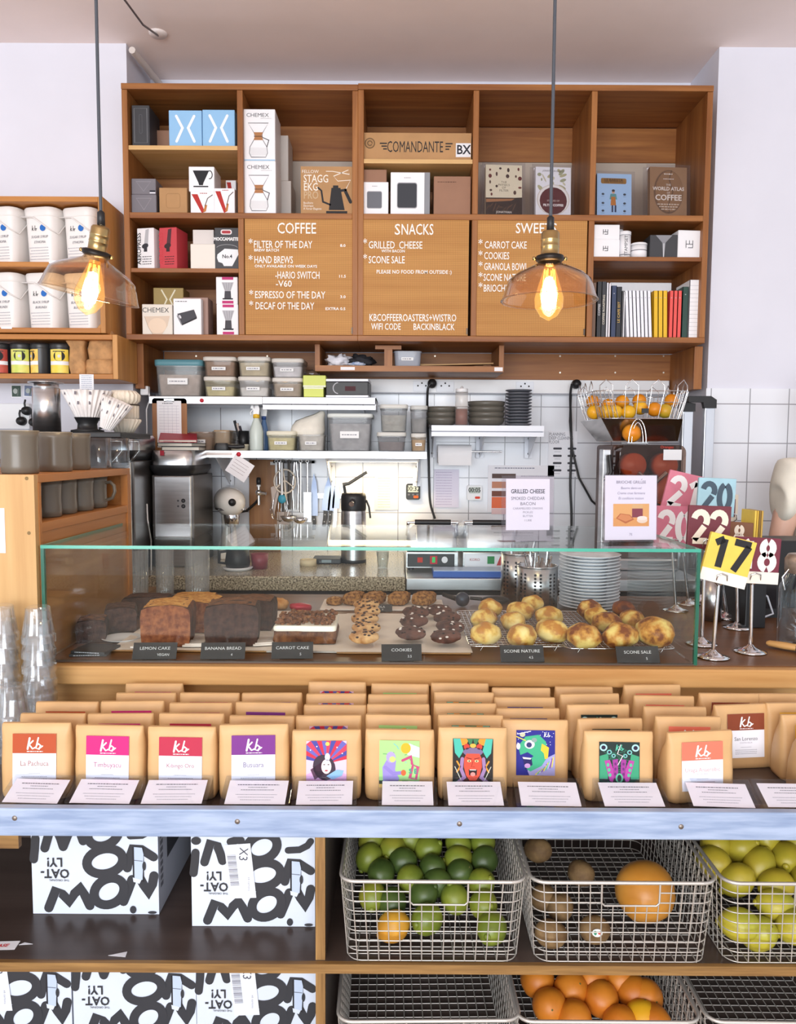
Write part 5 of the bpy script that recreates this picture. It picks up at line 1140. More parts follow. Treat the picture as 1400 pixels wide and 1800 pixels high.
hang('ladle', 'dark ladle with a deep round bowl hanging low', 'ladle', 509, [('handle', handle(.19, dk, .006)), ('bowl', ladle(.034, steel, .215))])
hang('ladle', 'shiny steel ladle in the middle of the hanging utensils', 'ladle', 530, [('handle', handle(.20, chrome, .005)), ('bowl', ladle(.032, chrome, .222))], -.03)
def turner(m, w, h, l): return lambda b: b.bx(-w / 2, w / 2, -.001, .001, -l - h, -l, m)
hang('slotted_turner', 'dark slotted turner lowest among the hanging utensils', 'turner', 498, [('handle', handle(.20, dk, .005)), ('blade', turner(mat('grey steel blade', '8A7A70', .4, .6), .05, .07, .2))], -.006)
hang('spatula', 'slim steel spatula hanging beside the knives', 'spatula', 541, [('handle', handle(.12, chrome, .005)), ('blade', turner(steel, .03, .12, .12))])
def tri(m): return lambda b: b.prism([(-.022, -.1), (.018, -.085), (-.012, -.225)], -.001, .001, m)
hang('cake_server', 'dark triangular cake server hanging at the board edge', 'server', 487, [('handle', handle(.10, white_plastic, .005)), ('blade', tri(mat('grey steel blade')))], -.02)
def ring_f(b):
    b.tube([(.042 * math.cos(a), 0, -.075 + .048 * math.sin(a)) for a in [2 * PI * i / 22 for i in range(22)]], .0035, mat('ivory nylon', 'E4D6C4', .5), 6, closed=True)
    for a in (100, 215, 330): b.tube([(0, 0, -.07), (.042 * math.cos(math.radians(a)), 0, -.075 + .048 * math.sin(math.radians(a)))], .003, mat('ivory nylon'), 6)
    b.tube([(0, 0, -.07), (.004, 0, -.15)], .004, mat('ivory nylon'), 6)
hang('ring_tool', 'ivory ring shaped beater hanging in front of the whisk', 'beater', 503, [('frame', ring_f)], -.045)
hang('blue_brush', 'pastry brush with a turquoise tip among the utensils', 'brush', 499, [('handle', lambda b: b.tube([(0, 0, 0), (0, 0, -.13)], .0045, white_plastic, 8)), ('tip', lambda b: b.ell((0, 0, -.145), (.016, .008, .018), mat('turquoise rubber', '3C98B4', .5), 12, 8, .2))], -.06)
hang('tongs', 'steel tongs hanging between the two ladles', 'tongs', 520, [('arm', lambda b: b.tube([(-.004, 0, 0), (-.012, 0, -.1), (-.008, 0, -.19)], .004, chrome, 6, flat=.4)), ('arm', lambda b: b.tube([(.004, 0, 0), (.012, 0, -.1), (.008, 0, -.19)], .004, chrome, 6, flat=.4))])
# knives on a magnetic bar
zk2 = P(575, 872, YU).z; t = thing('knife_bar', 'magnetic steel bar holding the row of kitchen knives', 'knife bar', (0, YU + .02, zk2))
b = B(); b.bx(x_at(533, YU), x_at(600, YU), 0, .016, -.012, .012, steel_x); b.obj('bar', t)
blade_m = mat('polished blade', 'AFC4EA', .4, .1)
def knife(label, px, top, mid, bot, wpx, lean, hm):
    q = P(px, mid, YU); s = YU / F
    t = thing('kitchen_knife', label, 'knife', (q.x, YU + .016, q.z), rot=(0, lean, 0), group='knives on the bar')
    up = (mid - top) * s; dn = (bot - mid) * s; w = wpx * s
    b = B(); b.prism([(-w / 2, 0), (w / 2, 0), (w / 2, up * .45), (w * .3, up * .8), (-w * .05, up), (-w * .35, up * .7), (-w / 2, up * .3)], -.0015, .0015, blade_m); b.obj('blade', t)
    b = B(); b.prism([(-w * .25, 0), (w * .2, 0), (w * .28, -dn * .5), (w * .2, -dn), (-w * .25, -dn), (-w * .2, -dn * .5)], -.007, .005, hm)
    for k in (.25, .7): b.disc(0, -dn * k, .003, .003, -.0074, 'B8B8BC', 8)
    b.obj('handle', t)
bh = mat('black knife handle', '2C2826', .45)
knife('broad chef knife, first on the magnetic bar from the ladles', 552, 832, 907, 932, 13, 0, bh)
knife('long knife leaning slightly, second on the magnetic bar', 572, 838, 898, 926, 14, .1, bh)
knife('narrow long knife, third on the magnetic bar', 581, 842, 898, 926, 11, .08, bh)
knife('short wide knife with a steel handle, last before the thermal jug', 590, 846, 894, 928, 13, .06, steel)
# stand mixer
x, z0, w, h = box_at((368, 845, 420, 927), 3.40); 
t = thing('stand_mixer', 'cream white stand mixer on the granite worktop', 'mixer', (x + .005, 3.50, ZW), .30)
mx = mat('cream enamel', 'EFEAE2', .18, coat=.5); sc = .88
zt = P(394, 848, 3.5).z - ZW
b = B(); b.bx(-.05, .05, -.08, .10, 0, .03, mx); b.loft([rring(.075, .075, .02, .025, 4, 0, .07), rring(.06, .065, .02, zt * .4, 4, 0, .08), rring(.07, .085, .02, zt * .62, 4, 0, .06)], mx); b.obj('base', t, bev=.004)
b = B(); b.X = Matrix.Translation((0, .02, zt * .74)) @ Matrix.Rotation(-PI / 2, 4, 'X')
b.lathe([(0, -.15), (.035, -.14), (.058, -.10), (.066, -.03), (.066, .05), (.062, .10), (.045, .128), (0, .134)][::-1], mx, 26); b.X = None; b.obj('motor_head', t)
b = B(); b.X = Matrix.Translation((0, .02, zt * .74 - .026)); b.loft([rring(.130, .262, .06, -.005, 6, 0, .002), rring(.130, .262, .06, .005, 6, 0, .002)], chrome); b.X = None; b.obj('trim_band', t)
b = B(); b.lathe([(0, -.004), (.016, -.003), (.016, .003)], black_plastic, 16, (0, 0, 0)); b.obj('hub_knob', t, (-.004, -.136, zt * .76), (-PI / 2, 0, 0))
b = B(); b.lathe([(.012, zt * .42), (.03, zt * .45), (.034, zt * .56), (.03, zt * .6)], chrome, 20, (0, -.06, 0)); b.tube([(0, -.06, zt * .2), (0, -.06, zt * .5)], .006, steel, 8); b.obj('beater_shaft', t)
# thermal jug
x, z, w, h = box_at((598, 868, 643, 980), 3.30, ZW); r = w / 2
t = thing('thermal_jug', 'steel thermal jug with a black lid and lever', 'jug', (x, 3.30 + r, ZW))
b = B(); b.lathe([(0, 0), (r * 1.02, 0), (r * 1.02, .012), (r, .014)], black_plastic, 30); b.obj('foot', t)
b = B(); b.lathe([(r, .014), (r, h * .72), (r * .94, h * .76)], steel, 30); b.obj('body', t)
b = B(); b.lathe([(r * .97, h * .75), (r, h * .78), (r, h * .95), (r * .9, h), (0, h)], black_plastic, 30); b.tube([(0, -r * .6, h * .9), (-.004, -r - .03, h * .86)], [.016, .011], chrome, 10); b.obj('lid', t)
b = B(); b.tube([(-.046, 0, h + .035), (-.02, 0, h + .04), (.05, 0, h + .085), (.056, 0, h + .088)], [.008, .007, .006, .006], mat('lever grey', '5A564C', .4), 8, flat=.6); b.tube([(-.035, 0, h), (-.04, 0, h + .03)], .006, black_plastic, 8); b.obj('lever', t)
b = B(); b.tube([(r, 0, h * .9), (r + .012, 0, h * .8), (r + .018, 0, h * .64)], .004, black_plastic, 8); b.obj('handle', t)
# ================================================================ glass display case
GX0, GX1, GY0, GY1, GZ1 = -0.858, 0.728, 1.898, 2.47, 1.216
pane = glass('case pane', 'FCFFFE', .65)
edge_m = mat('green glass edge', '3FA890', .15, spec=.8); edge_d = mat('dark green glass edge', '1C6450', .15, spec=.8)
t = thing('glass_case', 'long frameless glass display case on the counter with green edges', 'display case', (0, GY0, ZTOP))
D = GY1 - GY0; H = GZ1 - ZTOP; e = .008
b = B(); b.bx(GX0, GX1, 0, e, .001, H - e, pane); b.bx(GX0, GX1, -.0004, e, .0006, .004, mat('case silicone', '4A4038', .4)); b.obj('front_pane', t)
b = B(); b.bx(GX0, GX1, 0, D, H - e + .001, H - .0005, pane); b.bx(GX0, GX1, -.0006, -.0001, H - e, H, edge_m); b.bx(GX0 - .0004, GX0, 0, D, H - e, H, edge_m); b.bx(GX1, GX1 + .0004, 0, D, H - e, H, edge_m); b.obj('top_pane', t)
for xx, s in ((GX0, 1), (GX1 - e, 0)):
    b = B(); b.bx(xx, xx + e, e, D, .001, H - e, pane); b.bx(xx, xx + e, -.0008, -.0004, .001, H - e, edge_d); b.bx(xx + e * s - (0 if s else .0004), xx + e * s + (.0004 if s else 0), 0, e, .001, H - e, edge_d); b.obj('side_pane', t)
paper = mat('baking paper', 'E9DCD2', .7, var=.03, scale=20)
def at(px, py, z): return PF(px, py, z)
ZC_ = ZTOP + .001
def tray(name, label, px0, px1, y_near, y_far, m, h=.008, paper_on=True, shrink=0.0):
    a = at(px0, y_near, ZC_ + h); c = at(px1, y_near, ZC_ + h); f = at((px0 + px1) / 2, y_far, ZC_ + h)
    x0, x1, y0, y1 = a.x, c.x, a.y, f.y
    t = thing(name, label, 'tray', ((x0 + x1) / 2, y0, ZC_)); w = x1 - x0
    b = B(); b.bx(-w / 2, w / 2, 0, y1 - y0, 0, h - .003, m); b.obj('board', t, bev=.002)
    if paper_on:
        b = B(); n = 12; g = []
        for i in range(n + 1):
            for k in range(n + 1): g.append((-w / 2 - .004 + (w + .008) * i / n, -.004 + (y1 - y0 + .006) * k / n, h - .002 + .0025 * abs(noise.noise(Vector((i * .9, k * .9, px0))))))
        b.add(g, [(i * (n + 1) + k, (i + 1) * (n + 1) + k, (i + 1) * (n + 1) + k + 1, i * (n + 1) + k + 1) for i in range(n) for k in range(n)], paper, True); b.obj('baking_paper', t)
    return ZC_ + h + .001
tw = wood('tray wood', '9C6A3C', 'C08E58', 'X'); ts = mat('pale slate tray', 'C9BDB4', .5)
zt1 = tray('cake_board', 'paper lined board under the cake loaves', 196, 476, 1140, 1072, tw)
zt2 = tray('cake_board', 'paper lined board under the iced carrot cake', 468, 598, 1142, 1078, ts)
zt3 = tray('cookie_tray', 'paper lined wooden tray full of cookies', 592, 828, 1144, 1078, tw)
zt4 = tray('bar_tray', 'pale tray of granola bars at the back of the case', 562, 782, 1069, 1052, paper, paper_on=False)
def crumb(key, c1=None, c2=None, sc=60, bump=.5): return mat(key, c1, .85, col2=c2, scale=sc, bump=bump)
cr_tan = crumb('tan crumb', 'B8742E', 'E0A858'); cr_brown = crumb('brown crumb', '6A3018', '9A5A34'); crust_b = crumb('brown crust', '4E2618', '7A4024', 30); cr_dark = crumb('dark crumb', '2C1A16', '4A2E26'); choc = crumb('chocolate crust', '241412', '3E2620', 35)
def loaf(name, label, px, py, wpx, hpx, dep, crust, cut, z, rz=0.0, top=None, group='cake loaves', lean=.0):
    p = at(px, py, z); s = p.y / F; w, h = wpx * s, hpx * s
    t = thing(name, label, 'cake', (p.x, p.y, z), rz, group)
    out = []
    for (x, zz) in [(-.46, 0), (.46, 0), (.49, .3), (.5, .72), (.47, .9), (.34, .97), (.1, 1.0), (-.12, 1.0), (-.34, .97), (-.47, .9), (-.5, .72), (-.49, .3)]: out.append((x * w, zz * h))
    b = B(); rings = []
    for i in range(7):
        y = dep * i / 6; rings.append([Vector((x * (1 + .03 * noise.noise(Vector((x * 60, y * 40, zz * 60)))), y + lean * zz, zz + (.004 * noise.noise(Vector((x * 50, y * 45, 3))) if zz > .1 * h else 0))) for x, zz in out])
    b.loft(rings, crust, True, False); b.add(rings[-1], [tuple(range(12))], crust); b.obj('crust', t)
    b = B(); b.add([Vector(v) + Vector((0, -.0004, 0)) for v in rings[0]], [tuple(range(12))[::-1]], cut)
    b.obj('cut_face', t)
    if top is not None:
        b = B(); n = 9; g = []
        for i in range(n + 1):
            for k in range(n + 1): g.append((w * (-.44 + .88 * i / n), dep * (.02 + .94 * k / n), h * (.985 - .06 * abs(2 * i / n - 1) ** 2) + .003 + .003 * noise.noise(Vector((i * .8, k * .8, px)))))
        b.add(g, [(i * (n + 1) + k, (i + 1) * (n + 1) + k, (i + 1) * (n + 1) + k + 1, i * (n + 1) + k + 1) for i in range(n) for k in range(n)], top, True); b.obj('top_crust', t)
    return t
loaf('cake_loaf', 'banana loaf with a pale cut top standing at the front of the case', 291, 1137, 88, 74, .12, crust_b, cr_brown, zt1, .12, cr_tan)
loaf('cake_loaf', 'light topped loaf half hidden behind the banana loaf', 343, 1112, 66, 54, .13, crust_b, cr_brown, zt1, -.05, cr_tan)
loaf('cake_loaf', 'dark chocolate loaf in front of another dark loaf', 407, 1136, 96, 76, .10, choc, cr_dark, zt1, .1, crumb('dark top', '5E3A24', '7E5030'))
loaf('cake_loaf', 'dark loaf deeper in the case behind the chocolate loaf', 444, 1108, 72, 54, .10, choc, cr_dark, zt1, .0, crumb('dark top'))
loaf('cake_loaf', 'low golden loaf at the back of the cake board', 336, 1084, 80, 34, .10, crust_b, cr_tan, zt1, .05, cr_tan)
loaf('brownie_slab', 'flat brownie slab at the back beside the loaves', 254, 1084, 84, 34, .08, choc, cr_dark, zt1, 0, crumb('brownie top', '3A2018', '54301F'), 'brownies')
loaf('brownie_slab', 'brownie piece leaning in front of the brownie slab', 212, 1110, 56, 42, .09, choc, cr_dark, zt1, .3, crumb('brownie top'), 'brownies')
loaf('chocolate_slice', 'layered chocolate slice at the glass stack end of the case', 160, 1130, 52, 40, .08, choc, cr_dark, ZC_, .25, crumb('slice top', '7A4E30', '3A2018'), 'brownies')
p = at(205, 1132, ZC_); b = B(); b.lathe([(0, 0), (.028, .001), (.052, .009), (.05, .0095), (.027, .003), (0, .002)], mat('white china', 'F2F2F6', .2), 36)
b.obj('saucer', None, (p.x, p.y + .04, ZC_), label='small white saucer near the chocolate slice', cat='saucer')
for i, (px, py, lb) in enumerate(((250, 1140, 'folded napkin poking out under the banana loaf'), (340, 1137, 'folded napkin between the banana loaf and the chocolate loaf'), (462, 1135, 'folded napkin between the chocolate loaf and the carrot cake'))):
    p = at(px, py, zt1); b = B(); b.plate([(-.03, -.012), (.03, -.02), (.036, .03), (-.02, .04)], .0, .004, paper); b.plate([(-.024, -.008), (.022, -.014), (.03, .03), (-.01, .034)], .0042, .007, paper)
    b.obj('napkin', None, (p.x, p.y + .012, zt1 + .001), (0, 0, .2 * i), label=lb, cat='napkin')
# carrot cake
p = at(536, 1132, zt2); s = p.y / F
t = thing('carrot_cake', 'carrot cake slab with cream icing and chopped walnuts', 'cake', (p.x, p.y, zt2), .03)
w, dp = 112 * s, .17
def lumpy(b, w, d, z0, z1, m, amp, seed, n=16):
    rings = []
    for f, k in ((0, 1), (.3, 1.01), (.7, 1.0), (1, .985)):
        ring = []
        for x, y in rr(w * k, d * k, .01, 4): 
            q_ = Vector((x * 40, y * 40, f * 5 + seed)); ring.append((x * (1 + amp * noise.noise(q_)), d / 2 + y * (1 + amp * noise.noise(q_ + Vector((9, 0, 0)))), z0 + (z1 - z0) * f + amp * .06 * noise.noise(q_) * (f > 0)))
        rings.append(ring)
    b.loft(rings, m)
b = B(); lumpy(b, w, dp, 0, .034, crumb('carrot crumb', '4E2A1C', '80502E', 50, .8), .04, 1); b.obj('sponge', t)
b = B(); lumpy(b, w * .99, dp * .99, .033, .047, mat('cream icing', 'F4EBDC', .5), .05, 2); b.obj('icing', t)
b = B(); r = random.Random(5); nut = [crumb('walnut dark', '5A3018', '7E4A28', 50), crumb('walnut pale', '96623A', '6E3E22', 50)]
for i in range(260):
    x, y = r.uniform(-.45, .45) * w, r.uniform(.06, .93) * dp; k = r.uniform(.003, .0065)
    b.ell((x, y, .049 + r.uniform(0, .010)), (k * 1.3, k, k * .9), nut[i % 2], 6, 4, .35, 3, i)
b.obj('walnuts', t)
# granola bars
gr1 = crumb('granola', '6A3E20', 'C0894C', 90, 1.0)
for i, (px, py, wd, lb) in enumerate(((588, 1065, .05, 'small granola piece lying first on the pale tray'), (622, 1064, .062, 'granola bar second on the pale tray'), (658, 1064, .066, 'granola bar third on the pale tray, nutty and tall'), (702, 1064, .066, 'granola bar fourth on the pale tray'), (746, 1064, .07, 'granola bar last on the pale tray near the ice cream scoop'))):
    p = at(px, py, zt4 - .003); b = B(); hh = .022 if i == 0 else .036
    b.ell((0, 0, hh * .5), (wd / 2, .05 if i else .03, hh * .55), gr1, 22, 12, .16, 9, i * 3, flatb=0, sq=.6)
    r = random.Random(i)
    for k in range(46):
        a = r.uniform(0, 2 * PI); u = r.uniform(.2, .95); b.ell((wd / 2 * .9 * u * math.cos(a), .045 * u * math.sin(a) * (1 if i else .6), hh * (1.02 - .25 * u * u)), (.0036, .0026, .0022), ('D9B184' if k % 3 else '7A4A28'), 6, 4)
    b.obj('granola_bar', None, (p.x, p.y + .03, zt4 - .003), (0, 0, -.3), label=lb, cat='granola bar', group='granola bars')
p = at(490, 1074, ZC_); b = B(); b.ell((0, 0, .018), (.03, .025, .02), crumb('pastry', 'B87A40', 'DDAA6C', 30), 16, 10, .25, 3, 4, flatb=0); b.obj('pastry', None, (p.x, p.y + .02, ZC_), label='small golden pastry behind the carrot cake', cat='pastry')
p = at(527, 1076, ZC_); b = B(); b.ell((0, 0, .012), (.036, .02, .013), mat('red foil', 'B81E3C', .25, .3), 14, 8, .2, 4, 2, flatb=0, sq=.7); b.obj('red_packet', None, (p.x, p.y + .02, ZC_), (0, .1, .15), label='shiny red packet behind the carrot cake', cat='packet')
# cookies
ck_l = crumb('pale cookie', 'A8703C', 'DDB07A', 35, .4); ck_d = crumb('dark cookie', '40221A', '6A4034', 40, .8)
def cookie(label, px, py, tilt, m, seed, chips, r=.038, group='cookies'):
    p = at(px, py, zt3); b = B()
    b.ell((0, 0, 0), (r, r * .8, .014), m, 24, 10, .09, 4, seed)
    rn = random.Random(seed)
    for k in range(16 if chips else 10):
        a, u = rn.uniform(0, 2 * PI), rn.uniform(0, .8) ** .5; b.ell((r * u * math.cos(a), r * .8 * u * math.sin(a), .0138 * (1 - u * u) ** .5), (.0045, .004, .0022), '3A2018' if chips else ('E6D8D0' if k < 4 else '2C1612'), 7, 4, .2, 5, k)
    hh = r * math.sin(tilt) + .008
    b.obj('cookie', None, (p.x, p.y, zt3 + hh), (tilt, 0, seed), label=label, cat='cookie', group=group)
    o = C.objects[-1]
for i, py in enumerate((1138, 1122, 1107, 1094, 1083)):
    cookie('pale chocolate chip cookie, %s in the column of pale cookies' % ('nearest', 'second', 'third', 'fourth', 'farthest')[i], 640 + (i % 2) * 3 + i * 1.0, py - 4, .0, ck_l, i + 1, True, .040)
    C.objects[-1].rotation_euler = (.2, 0, .1); C.objects[-1].location.z = zt3 + .022 + .002 * i
for i, (px, py) in enumerate(((722, 1130), (728, 1108), (731, 1092), (784, 1136), (792, 1118), (786, 1102), (772, 1088))):
    cookie('dark chocolate cookie, ' + ('nearest in the column beside the pale cookies', 'middle of the column beside the pale cookies', 'farthest in the column beside the pale cookies', 'nearest in the column beside the scone rack', 'second in the column beside the scone rack', 'third in the column beside the scone rack', 'farthest in the column beside the scone rack')[i], px, py - 3, 0, ck_d, i + 11, False, .041)
    C.objects[-1].rotation_euler = (.22, .05 * (-1) ** i, .06 * i); C.objects[-1].location.z = zt3 + .022
# scone racks
def rack(label, px0, px1, yn, yf, zr):
    a, c, f = at(px0, yn, zr), at(px1, yn, zr), at((px0 + px1) / 2, yf, zr); w, d = c.x - a.x, min(f.y, 2.455) - a.y
    t = thing('cooling_rack', label, 'rack', ((a.x + c.x) / 2, a.y, ZC_)); h = zr - ZC_
    b = B(); b.tube([(x, y, h) for x, y in [(u, v + d / 2) for u, v in rr(w, d, .02, 4)]], .0016, chrome, 6, closed=True)
    for i in range(1, 20): b.tube([(-w / 2 + w * i / 20, 0, h), (-w / 2 + w * i / 20, d, h)], .0008, chrome, 5)
    for i in range(1, 18): b.tube([(-w / 2, d * i / 18, h - .001), (w / 2, d * i / 18, h - .001)], .0008, chrome, 5)
    b.obj('grid', t)
    for sx in (-.38, .38):
        for yy in (.02, d - .02): b = B(); b.tube([(w * sx - .01, yy, h), (w * sx, yy, 0.001), (w * sx + .01, yy, h)], .0014, chrome, 5); b.obj('leg', t)
ZR = ZTOP + .018
rack('wire cooling rack under the plain scones next to the cookies', 826, 998, 1136, 1066, ZR)
rack('wire cooling rack under the browned scones at the glass end', 996, 1188, 1140, 1066, ZR)
def scone_mat(key, c1, c2, c3):
    m = mat(key, c1, .55, spec=.4); t_, N, L, b = nt(m)
    tc = N.new('ShaderNodeTexCoord'); nz = N.new('ShaderNodeTexNoise'); nz.inputs['Scale'].default_value = 26; nz.inputs['Detail'].default_value = 5
    r_ = N.new('ShaderNodeValToRGB'); el = r_.color_ramp.elements; el[0].position = .38; el[0].color = lin(c3); el[1].position = .62; el[1].color = lin(c1); k = el.new(.48); k.color = lin(c2)
    L.new(tc.outputs['Object'], nz.inputs['Vector']); L.new(nz.outputs['Fac'], r_.inputs[0]); L.new(r_.outputs[0], b.inputs['Base Color'])
    bp = N.new('ShaderNodeBump'); bp.inputs['Strength'].default_value = .5; bp.inputs['Distance'].default_value = .004; L.new(nz.outputs['Fac'], bp.inputs['Height']); L.new(bp.outputs[0], b.inputs['Normal'])
    return m
sc_a = scone_mat('golden scone', 'F0D48C', 'E4B95E', 'B9782E'); sc_b = scone_mat('browned scone', 'E8CB78', 'C98A3C', '7A3E1C'); sc_c = scone_mat('dark scone', 'A8622C', '7E4020', '54261A')
ordn = ('first', 'second', 'third', 'fourth', 'fifth')
def scone(label, px, py, k, m, seed, rz, lift=0.0):
    r = .036 * k; zc = ZR + .002; p = at(px, py, zc + r * .75 + lift); p.y = min(p.y, 2.42); b = B()
    b.ell((0, 0, r * .72), (r * 1.12, r * .95, r * .80), m, 26, 16, .15, 1.7, seed * 2.3, flatb=0.0)
    b.obj('scone', None, (p.x, p.y, zc + lift), (0, 0, rz), label=label, cat='scone', group='scones on the racks')
for i, (px, py, k, m, lift, lb) in enumerate((
    (854, 1113, 1.0, sc_a, 0, 'golden scone in the front row, beside the dark cookies'), (918, 1117, 1.08, sc_a, 0, 'golden scone in the front row, middle of the plain rack'), (970, 1108, 1.08, sc_a, 0, 'pale golden scone in the front row, next to the browned rack'),
    (851, 1087, 1.0, sc_a, 0, 'golden scone in the second row beside the dark cookies'), (903, 1092, .95, sc_a, 0, 'golden scone in the second row, middle of the plain rack'), (966, 1083, 1.0, sc_a, 0, 'golden scone in the second row, last on the plain rack'),
    (862, 1069, 1.0, sc_a, 0, 'golden scone at the back beside the black tongs'), (915, 1074, 1.0, sc_a, .0, 'golden scone in the third row, middle of the plain rack'), (936, 1062, 1.0, sc_a, 0, 'golden scone farthest back on the plain rack'),
    (1027, 1117, 1.12, sc_b, 0, 'brown spotted scone, first of the front row on the browned rack'), (1091, 1117, 1.16, sc_b, 0, 'pale yellow scone, second of the front row on the browned rack'), (1152, 1110, 1.34, sc_b, 0, 'largest crusty scone at the glass end of the browned rack'),
    (1066, 1093, 1.02, sc_b, 0, 'scone in the second row behind the pale yellow one'), (1112, 1088, 1.0, sc_b, .0, 'scone in the second row behind the largest crusty one'), (1050, 1083, .95, sc_a, 0, 'light scone in the third row of the browned rack'), (1037, 1070, .98, sc_b, 0, 'scone at the back in front of the white plates'), (1097, 1070, .9, sc_c, 0, 'darkest scone at the back of the browned rack'))):
    scone(lb, px, py, k, m, i + 1, i * 1.3, lift)
# dark price cards
slate = mat('dark slate card', '2B2A2B', .5)
def price(label, px0, px1, py, l1, l2, name='price_card', hh=.042, zz=ZC_, ang=-.5):
    a, c = at(px0, py, zz), at(px1, py, zz); w = c.x - a.x
    b = B(); b.bx(-w / 2, w / 2, -.001, .001, 0, hh, slate)
    b.text(l1, 0, hh * .64, .0105, -.0014, 'D8D6D4', sx=1.15); b.text(l2, w * .2, hh * .26, .009, -.0014, 'D8D6D4')
    b.prism([(-w * .3, 0), (w * .3, 0), (w * .3, .002), (-w * .3, .002)], .0, .018, slate)
    b.obj(name, None, ((a.x + c.x) / 2, a.y + .003, zz + .001), (ang, 0, .05), label=label, cat='price card', group='dark price cards')
price('dark price card in front of the banana loaf', 232, 309, 1160, 'LEMON CAKE', 'VEGAN')
price('dark price card in front of the chocolate loaf', 352, 430, 1160, 'BANANA BREAD', '4')
price('dark price card in front of the carrot cake', 477, 550, 1159, 'CARROT CAKE', '5')
price('dark price card in front of the cookie tray', 671, 742, 1163, 'COOKIES', '3.5')
price('dark price card in front of the golden scones', 881, 958, 1165, 'SCONE NATURE', '4.5')
price('dark price card in front of the browned scones', 1086, 1162, 1167, 'SCONE SALE', '5')
price('small dark price card in front of the granola bars', 633, 690, 1076, 'GRANOLA', '4', hh=.024)
p = at(150, 1155, ZC_); 
for i in range(2):
    b = B(); b.bx(-.045, .045, -.04, .04, 0, .006, slate); b.scrib(-.035, .03, .003, .002, -.0405, 'C8C8CC', i); b.obj('spare_card', None, (p.x + .01 * i, p.y + .045, ZC_ + .0065 * i), (0, 0, .1 - .25 * i), label='spare dark card lying flat behind the glass stack, %s of two' % ('lower', 'upper')[i], cat='price card')
# ice cream scoop and black tongs
p = at(813, 1066, ZC_); t = thing('ice_cream_scoop', 'ice cream scoop with a dark ball end behind the dark cookies', 'scoop', (p.x, p.y, ZC_))
b = B(); b.ell((0, 0, .024), (.024, .024, .024), mat('dark blue ball', '343C4C', .3, .3)); b.obj('bowl', t)
b = B(); b.tube([(-.02, .01, .024), (-.06, .05, .03)], [.009, .007], black_plastic, 8); b.obj('handle', t)
p = at(873, 1064, ZC_); t = thing('black_scoop', 'black plastic scoop lying behind the golden scones', 'scoop', (p.x, p.y + .03, ZC_), -.1)
b = B(); b.ell((0, 0, .012), (.05, .026, .014), black_plastic, 20, 10, 0, 1, 0, flatb=0.001); b.obj('bowl', t)
b = B(); b.tube([(-.045, 0, .014), (-.085, .004, .016)], .006, black_plastic, 8); b.obj('handle', t)
# ================================================================ behind the case on the counter
def cutlery(label, px, py, wpx, ytop, Y_):
    q = P(px, py, Y_); s = Y_ / F; r = wpx * s / 2; h = P(px, ytop, Y_).z - ZTOP
    t = thing('cutlery_holder', label, 'cutlery holder', (q.x, Y_, ZTOP + .0005))
    b = B(); b.lathe([(0, .002), (r, .002), (r, h), (r - .002, h), (r - .002, .004), (0, .004)], steel, 36)
    b.tube([(r * math.cos(a), r * math.sin(a), h) for a in [2 * PI * i / 36 for i in range(36)]], .002, chrome, 6, closed=True)
    for k in range(9):
        for j in range(9):
            if k in (2, 5, 8): continue
            a = -PI / 2 + (k - 4) * .26; z = h * (.15 + .085 * j); dr = .0042
            b.add([((r + .0006) * math.cos(a + dr * math.cos(u) / r), (r + .0006) * math.sin(a + dr * math.cos(u) / r), z + dr * math.sin(u)) for u in [2 * PI * i / 10 for i in range(10)]], [tuple(range(10))], '26262A')
    b.obj('cup', t)
    return q.x, r, h
for lb, px, wpx, yt, Yh, n, sd in (('perforated steel cutlery holder in front beside the white plates', 944, 72, 994, 2.62, 13, 1), ('perforated steel cutlery holder behind the other one', 910, 60, 972, 2.76, 5, 2)):
    x, r, h = cutlery(lb, px, 1050, wpx, yt, Yh); rn = random.Random(sd)
    for i in range(n):
        a = 2 * PI * i / n + .3; ang = rn.uniform(.10, .3); b = B()
        b.tube([(0, 0, 0), (0, 0, .10), (0, 0, h + .022 + rn.uniform(0, .02))], [.0035, .004, .006], chrome, 8, flat=.45)
        b.obj('teaspoon', None, (x + r * .30 * math.cos(a), Yh + r * .30 * math.sin(a), ZTOP + .006), (-ang * math.sin(a), ang * math.cos(a), a), label='steel spoon handle sticking out of the %s holder' % ('front', 'rear')[sd - 1], cat='spoon', group='cutlery in the %s holder' % ('front', 'rear')[sd - 1])
q = P(1036, 1040, 2.60); china = mat('white china', 'F2F2F6', .2); r = .099
NP = 17
nth = ['lowest'] + ['%s from below' % w_ for w_ in 'second third fourth fifth sixth seventh eighth'.split()] + ['in the very middle'] + ['%s from above' % w_ for w_ in 'eighth seventh sixth fifth fourth third second'.split()] + ['topmost']
for i in range(NP):
    b = B(); b.lathe([(0, .001), (r * .58, 0), (r * .62, .004), (r * .97, .0125), (r, .0145), (r * .98, .0155), (r * .62, .0075), (0, .006)], china, 44)
    b.obj('white_plate', None, (q.x + .0012 * math.sin(i * 2.1), 2.60 + .001 * math.cos(i * 1.7), ZTOP + .0005 + i * .0104), label='white china plate, %s in the tall stack behind the case' % nth[i], cat='plate', group='white plates')
rib = glass('ribbed clear plastic', 'F0EFEE', 1.2, .05, 1.45, .12, 'E8E6E4')
